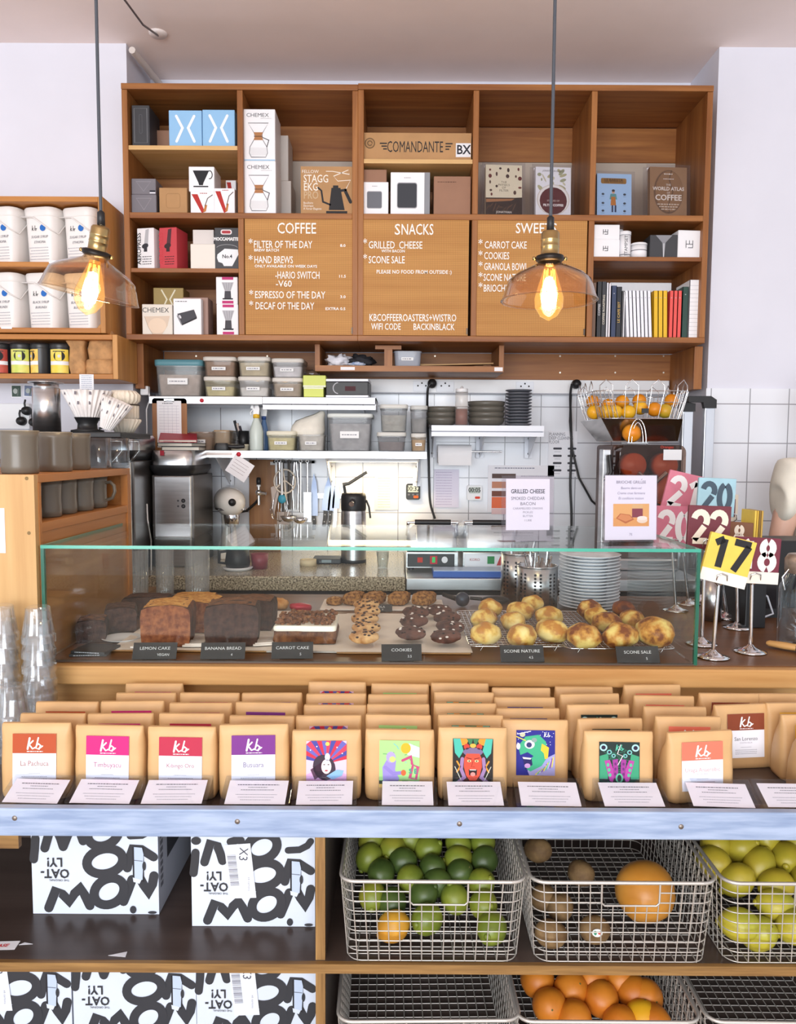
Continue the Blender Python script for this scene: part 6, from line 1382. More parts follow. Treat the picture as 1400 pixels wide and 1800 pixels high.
for px, w, lb in ((232, .10, 'ribbed clear container at the cup cabinet behind the case'), (290, .055, 'narrow ribbed clear container, second behind the case'), (347, .075, 'ribbed clear container farthest from the cup cabinet')):
    q = P(px, 1010, 2.62); b = B(); hz = P(px, 966, 2.62).z - ZTOP
    b.lathe([(w * .5, .002), (w * .52, hz), (w * .5, hz), (w * .48, .004)], rib, 96, flute=24, fl_amp=.025); b.lathe([(0, .002), (w * .5, .002)], rib, 24)
    b.obj('ribbed_container', None, (q.x, 2.62, ZTOP + .0005), label=lb, cat='container', group='ribbed containers')
# things on the granite seen through the glass
def onw(px, Y): return P(px, 980, Y).x
x = onw(418, 3.12); t = thing('black_kettle', 'black kettle with a side handle on the granite behind the case', 'kettle', (x, 3.12, ZW))
b = B(); b.lathe([(0, .012), (.045, .012), (.05, .03), (.042, .085), (.03, .09), (0, .092)], black_plastic, 28); b.obj('body', t)
b = B(); b.tube([(-.04, 0, .075), (-.07, -.01, .07), (-.072, -.01, .03), (-.045, 0, .025)], .006, black_plastic, 8); b.obj('handle', t)
b = B(); b.lathe([(0, 0), (.05, 0), (.06, .01), (.058, .012), (0, .011)], china, 30); b.obj('stand', t)
x = onw(455, 3.14); b = B(); b.lathe([(0, 0), (.03, 0), (.036, .06), (.034, .06), (0, .05)], mat('dark red cup', '8A3A44', .4), 24); b.obj('cup', None, (x, 3.16, ZW), label='dark red cup beside the black kettle', cat='cup')
x = onw(542, 3.25); b = B(); b.lathe([(.022, 0), (.034, 0), (.034, .025), (.022, .025), (.022, 0)], mat('masking tape', 'D9C8A4', .7), 32); b.obj('tape_roll', None, (x, 3.25, ZW), label='roll of beige tape on the granite worktop', cat='tape')
x = onw(576, 3.34); t = thing('kitchen_scale', 'black kitchen scale beside the thermal jug foot', 'scale', (x, 3.34, ZW)); b = B(); b.bx(-.06, .06, -.05, .06, 0, .022, black_plastic); b.obj('body', t, bev=.004); b = B(); b.bx(-.02, .02, -.0515, -.05, .006, .018, '8A9AA0'); b.obj('screen', t)
x = onw(673, 3.18); b = B(); b.lathe([(0, .002), (.02, .002), (.026, .07), (.0245, .07), (.0185, .006), (0, .006)], clear, 24); b.obj('drinking_glass', None, (x, 3.18, ZW), label='clear drinking glass on the edge of the granite slab', cat='glass')
# grill
YGR = 3.12; x0, x1 = P(716, 970, YGR).x, P(806, 970, YGR).x; zg0 = P(760, 986, YGR).z
def grill(label, px0, px1, panel):
    a, c = P(px0, 970, YGR).x, P(px1, 970, YGR).x; w = c - a
    t = thing('contact_grill', label, 'grill', ((a + c) / 2, YGR, ZW))
    b = B(); b.bx(-w / 2, w / 2, 0, .32, .012, .075, steel); b.bx(-w * .47, w * .43, -.003, 0, .016, .068, panel)
    if panel is black_plastic:
        b.rect(-w * .28, -w * .18, .034, .054, -.0036, 'C83A2C'); b.rect(-w * .04, w * .1, .028, .060, -.0036, 'C02C3C'); b.rect(-w * .0, w * .06, .034, .056, -.004, '3ED070'); b.disc(w * .24, .045, .012, .013, -.0036, 'ECECF0')
    else: 
        b.rect(-w * .05, w * .08, .03, .06, -.0036, '2C8A4A'); b.text('KORO', -w * .28, .046, .014, -.0036, 'B03A3A'); b.poly([(w * .12, .024), (w * .26, .024), (w * .19, .062)], -.0036, 'C03A3C'); b.disc(w * .34, .045, .012, .013, -.0036, '3A3A40')
    b.obj('body', t, bev=.002)
    b = B(); b.loft([rring(w * .96, .30, .02, .082, 4, 0, .16), rring(w * .96, .30, .02, .16, 4, 0, .16), rring(w * .8, .24, .02, .178, 4, 0, .16)], steel_x); b.obj('lid', t)
    for s in (-1, 1): b = B(); b.tube([(s * w * .48, .03, .14), (s * w * .46, -.03, .196)], .007, chrome, 8); b.obj('handle_arm', t)
    b = B(); b.tube([(-w * .48, -.03, .196), (w * .48, -.03, .196)], .006, chrome, 8); b.tube([(-w * .34, -.03, .196), (w * .34, -.03, .196)], .0105, black_plastic, 12); b.obj('handle', t)
    for sx in (-.4, .4): b = B(); b.cyl(.012, 0, .012, black_plastic, 12, (w * sx, .03)); b.obj('foot', t)
grill('contact grill with a black panel and a lit green switch', 714, 806, black_plastic)
grill('contact grill with a pale panel next to the black panelled one', 814, 910, white_metal)
x0, x1 = onw(762, 2.99), onw(896, 2.99); b = B(); b.bx(x0, x1, 0, .10, 0, .022, mat('blue board', '2C5CB8', .45)); b.bx(x0 + .002, x1 - .002, .003, .10, .0222, .025, mat('pale board', 'BFD0E8', .4)); b.obj('blue_board', None, (0, 2.985, ZW - .003), label='blue cutting board lying in front of the grills', cat='cutting board')
# ================================================================ menu holders on top of the case
holder = glass('holder acrylic', 'FAF8FA', .9)
def menu(label, rect, Y, draw):
    x, z, w, h = box_at(rect, Y, GZ1 + .0005)
    t = thing('menu_holder', label, 'menu holder', (x, Y, GZ1 + .0005), rot=(-.05, 0, .13))
    b = B(); b.bx(-w / 2, w / 2, -.004, -.0025, .001, h, holder); b.bx(-w / 2, w / 2, .0025, .004, .001, h, holder); b.bx(-w / 2, w / 2, -.004, .05, 0, .0015, holder); b.obj('stand', t)
    b = B(); draw(b, w, h); b.obj('sheet', t)
def m1(b, w, h):
    b.bx(-w * .42, w * .42, -.001, .001, h * .18, h * .95, 'F0F2FA'); y = -.0014; k = '4A4A56'
    b.text('GRILLED CHEESE', 0, h * .76, h * .088, y, k, sx=.80, bold=.0003); b.text('SMOKED CHEDDAR', 0, h * .655, h * .068, y, '6A6A76', sx=.86); b.text('BACON', 0, h * .575, h * .068, y, '6A6A76')
    for i, s in enumerate(('CARAMELISED ONIONS', 'PICKLES', 'BUTTER')): b.text(s, 0, h * (.505 - .058 * i), h * .044, y, '8A8A98')
    b.text('11,00E', 0, h * .325, h * .044, y, '8A8A98')
menu('clear menu holder reading GRILLED CHEESE on the glass case', (882, 836, 976, 961), 2.02, m1)
def m2(b, w, h):
    b.bx(-w * .48, w * .48, -.001, .001, h * .04, h * .985, 'F0F2FC'); y = -.0014
    b.text('BRIOCHE GRILLEE', 0, h * .885, h * .06, y, '6E6A80', sx=.95); b.stroke([(w * .19, h * .92), (w * .205, h * .935)], .001, y, '6E6A80')
    for i, s in enumerate(('Beurre demi-sel', 'Creme crue fermiere', 'Et confiture maison')): b.text(s, 0, h * (.80 - .075 * i), h * .052, y, '8A86A0', shear=.2, sx=.95)
    b.rect(-w * .33, w * .34, h * .24, h * .57, y, 'F0B870'); b.rect(-w * .33, w * .34, h * .24, h * .36, y - .0001, 'EAAA60')
    b.poly([(-w * .28, h * .36), (-w * .2, h * .43), (-w * .02, h * .41), (w * .06, h * .34), (-w * .1, h * .28)], y - .0003, 'C4703A'); b.poly([(-w * .25, h * .36), (-w * .19, h * .42), (-w * .03, h * .40), (w * .03, h * .35), (-w * .1, h * .31)], y - .0004, 'E09458')
    b.poly([(w * .02, h * .37), (w * .22, h * .37), (w * .22, h * .5), (w * .02, h * .5)], y - .0003, '8C3A48'); b.rect(w * .02, w * .22, h * .5, h * .56, y - .0003, 'E8C080'); b.disc(w * .21, h * .33, w * .1, h * .045, y - .0005, 'F6E6CC'); b.disc(w * .21, h * .36, w * .095, h * .03, y - .0006, 'FFF6E6')
    b.text('7E', 0, h * .12, h * .05, y, '8A86A0')
menu('clear menu holder reading BRIOCHE with a toast picture', (1061, 834, 1160, 961), 2.02, m2)
# ================================================================ table numbers on fork stands
DIG = {                                              # stencil digits as strokes in a unit cell (0..1 wide, 0..1.6 high)
    '1': [[(.18, 1.22), (.55, 1.5)], [(.58, 1.5), (.58, .05)]],
    '2': [arc(.5, 1.15, .36, 170, -35, 10, .38), [(.74, .84), (.2, .14)], [(.12, .1), (.92, .1)]],
    '7': [[(.08, 1.48), (.92, 1.48)], [(.84, 1.4), (.36, .05)]],
    '8': [arc(.5, 1.17, .27, 100, 260, 8, .34), arc(.5, 1.17, .27, 80, -80, 8, .34), arc(.5, .43, .33, 100, 260, 8, .38), arc(.5, .43, .33, 80, -80, 8, .38)],
    '0': [arc(.5, .8, .33, 100, 260, 10, .7), arc(.5, .8, .33, 80, -80, 10, .7)],
}
def number(label, txt, px, py, Y, c, ink_c, tilt, wpx=85, band=None, base=None, stem_lean=0.0, rz=0.0, edge='E9DFC8'):
    """table number tag of painted wood held by a chrome fork stand"""
    q = P(px, py, Y); s = Y / F; w = wpx * s; h = w * 1.02
    zc = q.z
    bx_ = P(base, 1100, Y).x if base else q.x
    t = thing('table_number', label, 'table number', (q.x, Y, zc), rot=(0, tilt, rz), group='table number tags')
    b = B(); b.bx(-w / 2, w / 2, -.006, .006, -h / 2, h / 2, mat('tag paint ' + c, c, .55, var=.06, scale=22)); y = -.0065
    if band: b.rect(-w / 2, w / 2, -h / 2, -h * .24, y, band)
    z0, hh = (-h * .20, h * .66) if band else (-h * .36, h * .74)
    n = len(txt); cw = w * .86 / max(n, 2)
    for i, ch in enumerate(txt):
        k = hh / 1.6; x0 = -cw * n / 2 + i * cw
        for st in DIG[ch]: b.stroke([(x0 + u * cw * .98, z0 + v * k) for u, v in st], cw * .34, y - .0004 - .0002 * i, ink_c, cap=False)
    b.obj('tag', t, bev=.002)
    ts_ = thing('number_stand', label.split(' table number')[0] + ' table number stand, chrome with a round foot', 'stand', (bx_, Y + .012, ZTOP + .0005), group='table number stands')
    top = Vector((q.x - bx_ - math.sin(tilt) * h * .5, 0, zc - h * .44 - ZTOP))
    b = B(); b.lathe([(0, .001), (.040, .001), (.041, .003), (.025, .007), (.011, .014), (.006, .02), (0, .021)], chrome, 36); b.obj('foot', ts_)
    b = B(); b.tube([(0, 0, .012), top - Vector((0, 0, .012))], [.0052, .0042], chrome, 10); b.obj('stem', ts_)
    b = B()
    for yy in (-.0205, -.0025): b.tube([top + Vector((0, 0, -.014)), top + Vector((-.014, yy * .8 if yy < -.01 else yy, 0)), top + Vector((-.012, yy - (.001 if yy < -.01 else -.002), .016)), top + Vector((0, yy - (.001 if yy < -.01 else -.002), .02)), top + Vector((.012, yy - (.001 if yy < -.01 else -.002), .016)), top + Vector((.014, yy * .8 if yy < -.01 else yy, 0)), top + Vector((0, 0, -.014))], .0022, chrome, 6)
    b.obj('fork_clip', ts_)
number('yellow tilted table number seventeen', '17', 1279, 985, 1.965, 'EBCB55', '2A2A2C', .24, 84, 'F2EEE2', 1259, rz=.02)
number('maroon table number eighteen', '18', 1330, 985, 2.02, '74283A', 'F0EAE4', .05, 80, 'F0EADC', 1325)
number('dark maroon table number twenty-two', '22', 1246, 927, 2.10, '6E2A36', 'F0E4D0', .03, 75, None, 1238)
number('pink table number twenty behind the toast menu', '20', 1186, 926, 2.55, 'D87A90', 'F6F0F0', .02, 72, None, 1190)
number('pink tilted table number twenty-one at the top', '21', 1204, 869, 2.66, 'DC8094', 'F6F2F2', .22, 72, None, 1212)
number('pale blue table number with dark digits', '20', 1259, 874, 2.44, 'A4CBD8', '4A5A68', .04, 66, None, 1280)
number('red table number hidden behind the pink twenty-one', '2', 1226, 880, 2.74, 'A83848', 'F0E8E0', .02, 70, None, 1232)
number('cream and maroon table number edge on beside the pale blue one', '1', 1288, 893, 2.56, 'E6D6C0', '6E2A36', .03, 46, None, 1272, rz=.9)
number('brown wooden table number behind the yellow one', '8', 1300, 940, 2.30, '7A4A28', 'EFE2D0', .03, 44, None, 1300, rz=-.4)
q = P(1327, 930, 2.34)
for i in range(4):
    b = B(); b.bx(-.0025, .0025, -.04, .04, -.055, .055, mat('tag paint ' + ('EBCB55', 'D8B040', '8A6A30', 'C8A048')[i], ('EBCB55', 'D8B040', '8A6A30', 'C8A048')[i], .55))
    z0 = P(1327, 897, 2.34).z
    b.obj('spare_tag', None, (q.x - .010 + i * .0066, 2.36, z0 - .055), (0, .02, .06), label='yellow spare tag standing edge on, %s of the four from the ladder side' % ('first', 'second', 'third', 'fourth')[i], cat='table number', group='spare yellow tags')
t = thing('tag_rack', 'dark block holding the spare yellow tags upright', 'rack', (q.x, 2.36, ZTOP + .0005))
b = B(); b.bx(-.03, .03, -.05, .05, 0, P(1327, 897, 2.34).z - .11 - ZTOP - .001, black_plastic); b.obj('block', t, bev=.003)
# steel cup, card terminal, jar, brush, dark till
p = P(1251, 1050, 2.40); t = thing('steel_cup', 'steel cup with an orange handle sticking out behind the number stands', 'cup', (p.x + .012, 2.42, ZTOP + .0005))
hz = P(1251, 1022, 2.4).z - ZTOP
b = B(); b.lathe([(0, .002), (.028, .002), (.029, hz), (.027, hz), (.026, .005), (0, .005)], steel, 26); b.obj('cup', t)
b = B(); b.tube([(-.006, 0, .02), (.006, -.01, hz + .02)], .008, mat('orange handle', 'E85A20', .4), 8); b.obj('spoon', t)
t = thing('card_terminal', 'black card terminal stand with a pale cable loop behind the number stands', 'card terminal', (P(1334, 1060, 2.46).x, 2.46, ZTOP + .0005))
b = B(); b.prism([(-.075, 0), (.075, 0), (.07, .12), (.066, .22), (-.066, .22), (-.07, .12)], 0, .12, black_plastic); b.obj('body', t, bev=.004)
b = B(); b.prism([(-.055, .03), (.055, .03), (.05, .15), (-.05, .15)], -.004, 0, mat('dark glass panel', '16161A', .1)); b.obj('panel', t)
b = B(); b.tube([(-.035, -.01, .10), (-.055, -.03, .07), (-.04, -.05, .03), (-.005, -.05, .012), (.03, -.035, .02), (.02, -.015, .07), (-.03, -.01, .10)], .0035, mat('pale cable', 'C9CBD2', .4), 6); b.obj('cable', t)
t = thing('till', 'black till top at the photo edge below the person', 'till', (1.32, 2.62, ZTOP + .0005))
b = B(); b.bx(-.12, .2, 0, .16, 0, P(1385, 952, 2.6).z - ZTOP, black_plastic); b.obj('body', t, bev=.005)
q = P(1402, 1100, 2.08); zj = P(1400, 1000, 2.08).z - ZTOP
t = thing('coin_jar', 'clear glass jar with coins and a metal clip lid at the photo edge', 'jar', (q.x + .012, 2.08, ZTOP + .0005))
b = B(); b.lathe([(0, .002), (.056, .002), (.06, .01), (.06, zj * .78), (.045, zj * .95), (.043, zj), (.04, zj), (.042, zj * .94), (.056, zj * .77), (.056, .012), (0, .008)], clear, 32); b.obj('glass_body', t)
b = B(); b.lathe([(.0455, zj * .95), (.048, zj * .98), (.048, zj * 1.12), (.04, zj * 1.18), (0, zj * 1.19)], mat('old lid', 'A8988A', .35, .6, var=.2, scale=40), 30); b.tube([(-.046, -.01, zj), (-.062, -.01, zj * .9), (-.055, -.012, zj * .74)], .002, chrome, 6); b.obj('lid', t)
rn = random.Random(3)
for i in range(16):
    a, u = rn.uniform(0, 2 * PI), rn.uniform(0, .036); b = B(); b.lathe([(0, 0), (.011, 0), (.011, .002), (0, .002)], mat('coin brass' if i % 2 else 'coin silver', 'C9A860' if i % 2 else 'C8C8CC', .3, .9), 18)
    b.obj('coin', None, (t.location.x + u * math.cos(a), 2.08 + u * math.sin(a), ZTOP + .011 + .0042 * i), (rn.uniform(-.5, .5), rn.uniform(-.5, .5), 0), label='loose coin lying in the glass jar at the photo edge', cat='coin', group='coins in the jar')
p = PF(1352, 1132, ZTOP + .01); t = thing('table_brush', 'small wooden handled brush with dark bristles beside the number stands', 'brush', (p.x, p.y, ZTOP + .0005), -.75)
b = B(); b.loft([[(x, yy * k, .012 + zz * k) for yy, zz in [(.011 * math.cos(a), .009 * math.sin(a)) for a in [2 * PI * i / 12 for i in range(12)]]] for x, k in ((-.005, .5), (.002, .9), (.04, 1.1), (.07, 1.0), (.075, .8))], oak); b.obj('handle', t)
b = B(); r_ = random.Random(2)
for i in range(60):
    y0, z0 = r_.uniform(-.012, .012), r_.uniform(.004, .02); b.tube([(.07, y0, z0), (.11, y0 * 1.5, z0 * 1.0), (.145, y0 * 2.2 + r_.uniform(-.004, .004), max(.002, z0 * .8 - .002))], .0011, black_plastic, 4)
b.obj('bristles', t)
# ================================================================ orange juicer
YJ = 3.18
def jx(px): return P(px, 780, YJ).x
jc = jx(1120); zj0 = ZW - .003
t = thing('orange_juicer', 'tall automatic orange juicer with a wire fruit basket on top', 'juicer', (jc, YJ, zj0))
def jz(py): return P(1120, py, YJ).z - zj0
hw = (jx(1196) - jx(1082)) / 2; cxj = (jx(1196) + jx(1082)) / 2 - jc
b = B(); b.bx(cxj - hw, cxj + hw, .03, .30, .02, jz(782), mat('juicer body', '5A4038', .4)); b.bx(cxj - hw - .02, cxj + hw + .01, .0, .32, 0, .05, steel); b.obj('body', t, bev=.01)
b = B(); b.prism(rr(hw * 1.98, jz(782) - jz(880), .03, 5, cxj, (jz(782) + jz(880)) / 2), -.075, .028, glass('smoked cover', 'D0BCB0', 1.0, .02, 1.5, .05, '6A4A3A')); b.obj('front_cover', t)
org_d = mat('orange plastic drum', 'DC6A3A', .35)
for s in (-1, 1):
    for zz, rr_ in ((jz(818), .05), (jz(862), .055)):
        b = B(); b.X = Matrix.Translation((cxj + s * hw * .48, .0, zz)) @ Matrix.Rotation(PI / 2, 4, 'X'); b.lathe([(0, -.02), (rr_, -.02), (rr_, .035), (rr_ * .9, .042), (0, .045)], org_d, 26); b.obj('squeeze_drum', t)
b = B(); b.tube([(cxj - .05, -.055, jz(830)), (cxj + .005, -.06, jz(852)), (cxj + .06, -.055, jz(830))], .009, steel, 8); b.X = None; b.obj('squeezer_arm', t)
b = B(); b.bx(cxj + hw * .3, cxj + hw * .85, -.0775, -.0765, jz(808), jz(790), 'E6E6E8'); b.text('Oranges', cxj + hw * .40, jz(786), .015, -.0778, 'D84A3C', sx=1.0); b.obj('label', t)
# steel hopper
b = B(); z1, z0 = jz(737), jz(775)
x1 = jx(1190) - jc; x0 = jx(1050) - jc; xa, xb = jx(1078) - jc, jx(1192) - jc
b.loft([[(xa, .0, z0), (xb, .0, z0), (xb, .26, z0), (xa, .26, z0)], [(x0, -.06, z1), (x1, -.06, z1), (x1, .30, z1), (x0, .30, z1)]], mat('hopper steel', 'B8B4B0', .18, 1.0), False, False)
b.obj('hopper', t)
b = B(); xo = jx(1111) - jc
b.tube([(xo + (.034) * math.cos(a), -.075, jz(778) + (jz(738) - jz(778)) * max(0, math.sin(a))) for a in [PI * i / 14 for i in range(15)]], .0025, chrome, 6)
b.tube([(xo + (.022) * math.cos(a), -.075, jz(778) + (jz(744) - jz(778)) * max(0, math.sin(a))) for a in [PI * i / 14 for i in range(15)]], .0018, chrome, 6)
b.bx(xo - .04, xo + .04, -.08, .0, jz(778) - .004, jz(778), steel); b.obj('fruit_gate', t)
# wire basket
b = B(); za, zr = jz(737), jz(690)
def bring(px0, px1, z, y0, y1): return [(u, v, z) for u, v in rr(jx(px1) - jx(px0), y1 - y0, .06, 6, (jx(px1) + jx(px0)) / 2 - jc, (y0 + y1) / 2)]
b.tube(bring(1050, 1190, za, -.08, .26), .0022, chrome, 6, closed=True); b.tube(bring(1036, 1200, zr, -.10, .28), .002, chrome, 6, closed=True); b.tube(bring(1040, 1196, (za + zr) / 2 + .01, -.09, .27), .0016, chrome, 6, closed=True)
lo = bring(1050, 1190, za, -.08, .26); hi = bring(1036, 1200, zr, -.10, .28)
for i in range(len(lo)): b.tube([lo[i], Vector(lo[i]).lerp(Vector(hi[i]), .5) + Vector((0, 0, -.004)), hi[i]], .0016, chrome, 5)
def lerp_ring(r_, n):
    L = [0]; rr2 = r_ + [r_[0]]
    for i in range(len(r_)): L.append(L[-1] + (Vector(rr2[i + 1]) - Vector(rr2[i])).length)
    out = []
    for k in range(n):
        d = L[-1] * k / n
        for i in range(len(r_)):
            if L[i] <= d <= L[i + 1]: out.append(Vector(rr2[i]).lerp(Vector(rr2[i + 1]), (d - L[i]) / max(1e-9, L[i + 1] - L[i]))); break
    return out
R2 = lerp_ring(hi, 56); lo2 = lerp_ring(lo, 56)
for i in range(0, 56, 4):
    a, c, m_ = R2[i], R2[(i + 2) % 56], R2[(i + 1) % 56]
    b.tube([lo2[i], a, a + Vector((0, 0, .02)), m_ + Vector((0, 0, .042)), c + Vector((0, 0, .02)), c, lo2[(i + 2) % 56]], .0017, chrome, 5)
for i in range(6): xx = jx(1062 + i * 22) - jc; b.tube([(xx, -.08, za), (xx, .26, za)], .0016, chrome, 5)
b.obj('fruit_basket', t)
orange_m = mat('orange peel', 'F2A01E', .42, col2='E58A14', scale=12, bump=.08); orange_y = mat('yellow orange peel', 'F4BE2A', .42, col2='ECA81E', scale=12, bump=.08); orange_g = mat('green orange peel', 'B8B83C', .42, col2='D8A82A', scale=10, bump=.08)
def fruit(name, label, cat, c, r, m, group=None, sq=(1, 1, 1), rot=(0, 0, 0), seed=0, tip=False, amp=.04):
    b = B(); b.ell((0, 0, 0), (r * sq[0], r * sq[1], r * sq[2]), m, 20, 14, amp, 1.6, seed)
    if tip: b.ell((0, 0, -r * sq[2] * 1.0), (r * .22, r * .22, r * .16), m, 10, 6)
    b.ell((0, 0, r * sq[2] * .98), (r * .07, r * .07, r * .035), '6A6A34', 7, 4)
    return b.obj(name, None, c, rot, label=label, cat=cat, group=group)
zb_ = zj0 + za
nm = ['first', 'second', 'third', 'fourth', 'fifth', 'sixth', 'seventh']
for i, (px, py, dy, m, lb) in enumerate(((1048, 725, .0, orange_y, 'yellow orange at the near left of the juicer basket'), (1069, 725, -.02, orange_y, 'yellow orange second along the juicer basket front'), (1086, 724, -.02, orange_y, 'orange third along the juicer basket front'), (1109, 724, -.02, orange_y, 'orange in the middle of the juicer basket front'),
        (1130, 716, .02, orange_y, 'yellow orange standing higher in the juicer basket'), (1155, 719, -.02, orange_m, 'orange right of the high yellow one in the juicer basket'), (1174, 722, -.01, orange_g, 'greenish orange at the end of the juicer basket front'),
        (1046, 706, .12, orange_m, 'orange in the back corner of the juicer basket by the cables'), (1073, 712, .12, orange_m, 'orange in the back row of the juicer basket, second from the cables'), (1098, 706, .12, orange_m, 'orange in the back row of the juicer basket, third from the cables'), (1128, 704, .13, orange_m, 'orange in the back row right behind the high yellow one'), (1185, 704, .10, orange_m, 'orange in the back corner of the juicer basket by the ladder'))):
    q = P(px, py, YJ + dy); fruit('orange', lb, 'orange', (q.x, YJ + dy + .03, max(q.z, zb_ + .028)), .0285, m, 'oranges in the juicer basket', seed=i, rot=(i, i * .7, 0))
q = P(1111, 761, YJ - .045); fruit('orange', 'single orange waiting in the juicer gate', 'orange', (q.x, YJ - .045, zj0 + jz(778) + .036), .036, orange_m, seed=30)
b = B(); b.bx(-.013, .013, -.002, .004, -.009, .009, black_plastic); q = P(1135, 722, YJ - .1); b.obj('basket_tag', t, (q.x - jc, -.098, q.z - zj0))
# dark hose beside the juicer
tx = jx(1070) - jc
b = B(); b.bx(tx - .02, tx + .012, .0, .06, .0, jz(790), steel); b.obj('tap_post', t, bev=.003)
b = B(); b.tube([(tx, -.02, jz(800)), (tx + .006, -.03, jz(830)), (tx - .012, -.03, jz(845))], .008, black_plastic, 8); b.tube([(tx - .02, -.02, jz(842)), (tx + .02, -.02, jz(842))], .006, chrome, 8); b.obj('tap_lever', t)
# ================================================================ step ladder leaning at the tiles
YLd = 3.26
t = thing('step_ladder', 'folded aluminium step ladder with black top caps leaning by the tiles', 'ladder', (0, YLd, 0), 0)
al = mat('aluminium', 'D2D6DE', .35, .85)
def lad(px0, px1, ytop, dy):
    xa_, xb_ = P(px0, 800, YLd).x, P(px1, 800, YLd).x; zt_ = P(px1, ytop, YLd).z
    b = B(); b.bx(xa_, xb_, dy, dy + .025, 0.01, zt_, al); b.rect(xa_ + .003, xa_ + .007, .02, zt_ - .01, dy - .0005, 'AEB4C0'); b.obj('rail', t, bev=.003)
    return xa_, xb_, zt_
xa_, xb_, zt_ = lad(1203, 1222, 722, .03)
x2a, x2b, z2t = lad(1237, 1255, 716, 0)
b = B(); b.prism([(xa_ - .004, zt_ - .002), (xb_ + .004, zt_ - .002), (xb_ + .004, zt_ + .03), (xa_ - .002, zt_ + .04), (xa_ - .012, zt_ + .03)], .02, .07, black_plastic); b.obj('cap', t, bev=.004)
b = B(); b.prism([(x2a - .004, z2t - .004), (x2b + .003, z2t - .004), (x2b + .003, z2t + .03), (x2b - .02, z2t + .045), (xa_ + .01, z2t + .045), (xa_ + .01, z2t + .02), (x2a - .01, z2t + .02)], -.006, .018, black_plastic); b.obj('cap', t, bev=.004)
for z in (.3, .6, .9, 1.2): b = B(); b.bx(xb_, x2a, .005, .05, z, z + .02, al); b.obj('step', t)
# ================================================================ person at the photo edge
def skin_mesh(name, joints, edges, m, parent, sub=2):
    me = bpy.data.meshes.new(name); me.from_pydata([j[0] for j in joints], edges, []); o = bpy.data.objects.new(name, me); C.objects.link(o)
    me.materials.append(m)
    md = o.modifiers.new('skin', 'SKIN'); md.use_smooth_shade = True
    for i, j in enumerate(joints): me.skin_vertices[0].data[i].radius = j[1] if isinstance(j[1], tuple) else (j[1], j[1])
    me.skin_vertices[0].data[0].use_root = True
    s_ = o.modifiers.new('smooth', 'SUBSURF'); s_.levels = sub; s_.render_levels = sub
    o.parent = parent
    return o
skin = mat('skin', 'E2B6A0', .5, var=.03, scale=12)
YPn = 2.98; sx_ = P(1412, 820, YPn).x - .060
t = thing('person', 'person in a loose cream short sleeved top standing at the photo edge, arm hanging down', 'person', (sx_ + .20, YPn, 0))
J = []; E = []
def jn(p, r, par=None):
    J.append((p, r)); i = len(J) - 1
    if par is not None: E.append((par, i))
    return i
pel = jn((0, 0, .92), (.15, .11)); wa = jn((0, 0, 1.08), (.13, .10), pel); ch = jn((0, 0, 1.28), (.155, .11), wa); nb = jn((0, .01, 1.40), (.09, .075), ch); nk = jn((0, .005, 1.47), .052, nb)
h1 = jn((0, -.01, 1.54), (.068, .08), nk); h2 = jn((0, -.01, 1.62), (.075, .09), h1); h3 = jn((0, 0, 1.69), (.06, .07), h2)
for s in (-1, 1):
    sh = jn((s * .16, 0, 1.38), .058, nb); el = jn((s * .215, .01, 1.10), .042, sh); fa = jn((s * .215, -.03, .98), .040, el); wr = jn((s * .20, -.08, .86), .026, fa)
    pm = jn((s * .195, -.095, .80), (.036, .018), wr)
    for k, (dx, ln) in enumerate(((-.027, .062), (-.009, .072), (.009, .068), (.025, .054))):
        f1 = jn((s * .195 + dx, -.105, .755), .0095, pm); f2 = jn((s * .195 + dx * 1.1, -.115, .755 - ln * .55), .0088, f1); jn((s * .195 + dx * 1.1, -.108, .755 - ln), .0075, f2)
    th = jn((s * .165, -.115, .815), .011, pm); jn((s * .155, -.13, .775), .009, th)
    hp = jn((s * .095, 0, .86), .088, pel); kn = jn((s * .10, -.01, .48), .058, hp); an = jn((s * .10, .02, .09), .038, kn); jn((s * .105, -.13, .035), (.038, .03), an)
body = skin_mesh('body', J, E, skin, t)
hd = B()
for s in (-1, 1): hd.ell((s * .032, -.093, 1.615), (.012, .007, .007), 'F4F0EC', 10, 6); hd.ell((s * .032, -.099, 1.615), (.006, .003, .006), '4A3628', 8, 6)
hd.ell((0, -.105, 1.585), (.012, .018, .02), skin, 10, 8); hd.ell((0, -.092, 1.548), (.024, .008, .007), mat('lips', 'B8746A', .5), 12, 6)
for s in (-1, 1): hd.ell((s * .078, .005, 1.60), (.01, .02, .03), skin, 10, 8)
hd.obj('face', t)
hr = B(); hr.ell((0, .018, 1.655), (.088, .098, .085), mat('brown hair', '4A3426', .6, var=.2, scale=60), 22, 14, .06, 5, 2); hr.obj('hair', t)
JS = []; ES = []; J, E = JS, ES
top_m = mat('cream cotton', 'EFEADB', .85, var=.03, scale=18, bump=.15)
w0 = jn((0, 0, .96), (.185, .14)); w1 = jn((0, 0, 1.12), (.17, .135), w0); w2 = jn((0, 0, 1.28), (.18, .135), w1); w3 = jn((0, .01, 1.405), (.10, .085), w2)
for s in (-1, 1):
    a1 = jn((s * .17, 0, 1.37), .085, w3); a2 = jn((s * .215, .0, 1.25), .085, a1); a3 = jn((s * .235, .0, P(1370, 886, YPn).z), .082, a2)
skin_mesh('top', JS, ES, top_m, t)
JT = []; ET = []; J, E = JT, ET
w0 = jn((0, 0, .95), (.16, .12))
for s in (-1, 1): a = jn((s * .1, 0, .84), .1, w0); k = jn((s * .10, -.01, .48), .075, a); jn((s * .10, .02, .10), .06, k)
skin_mesh('trousers', JT, ET, mat('dark trousers', '33363E', .8), t)
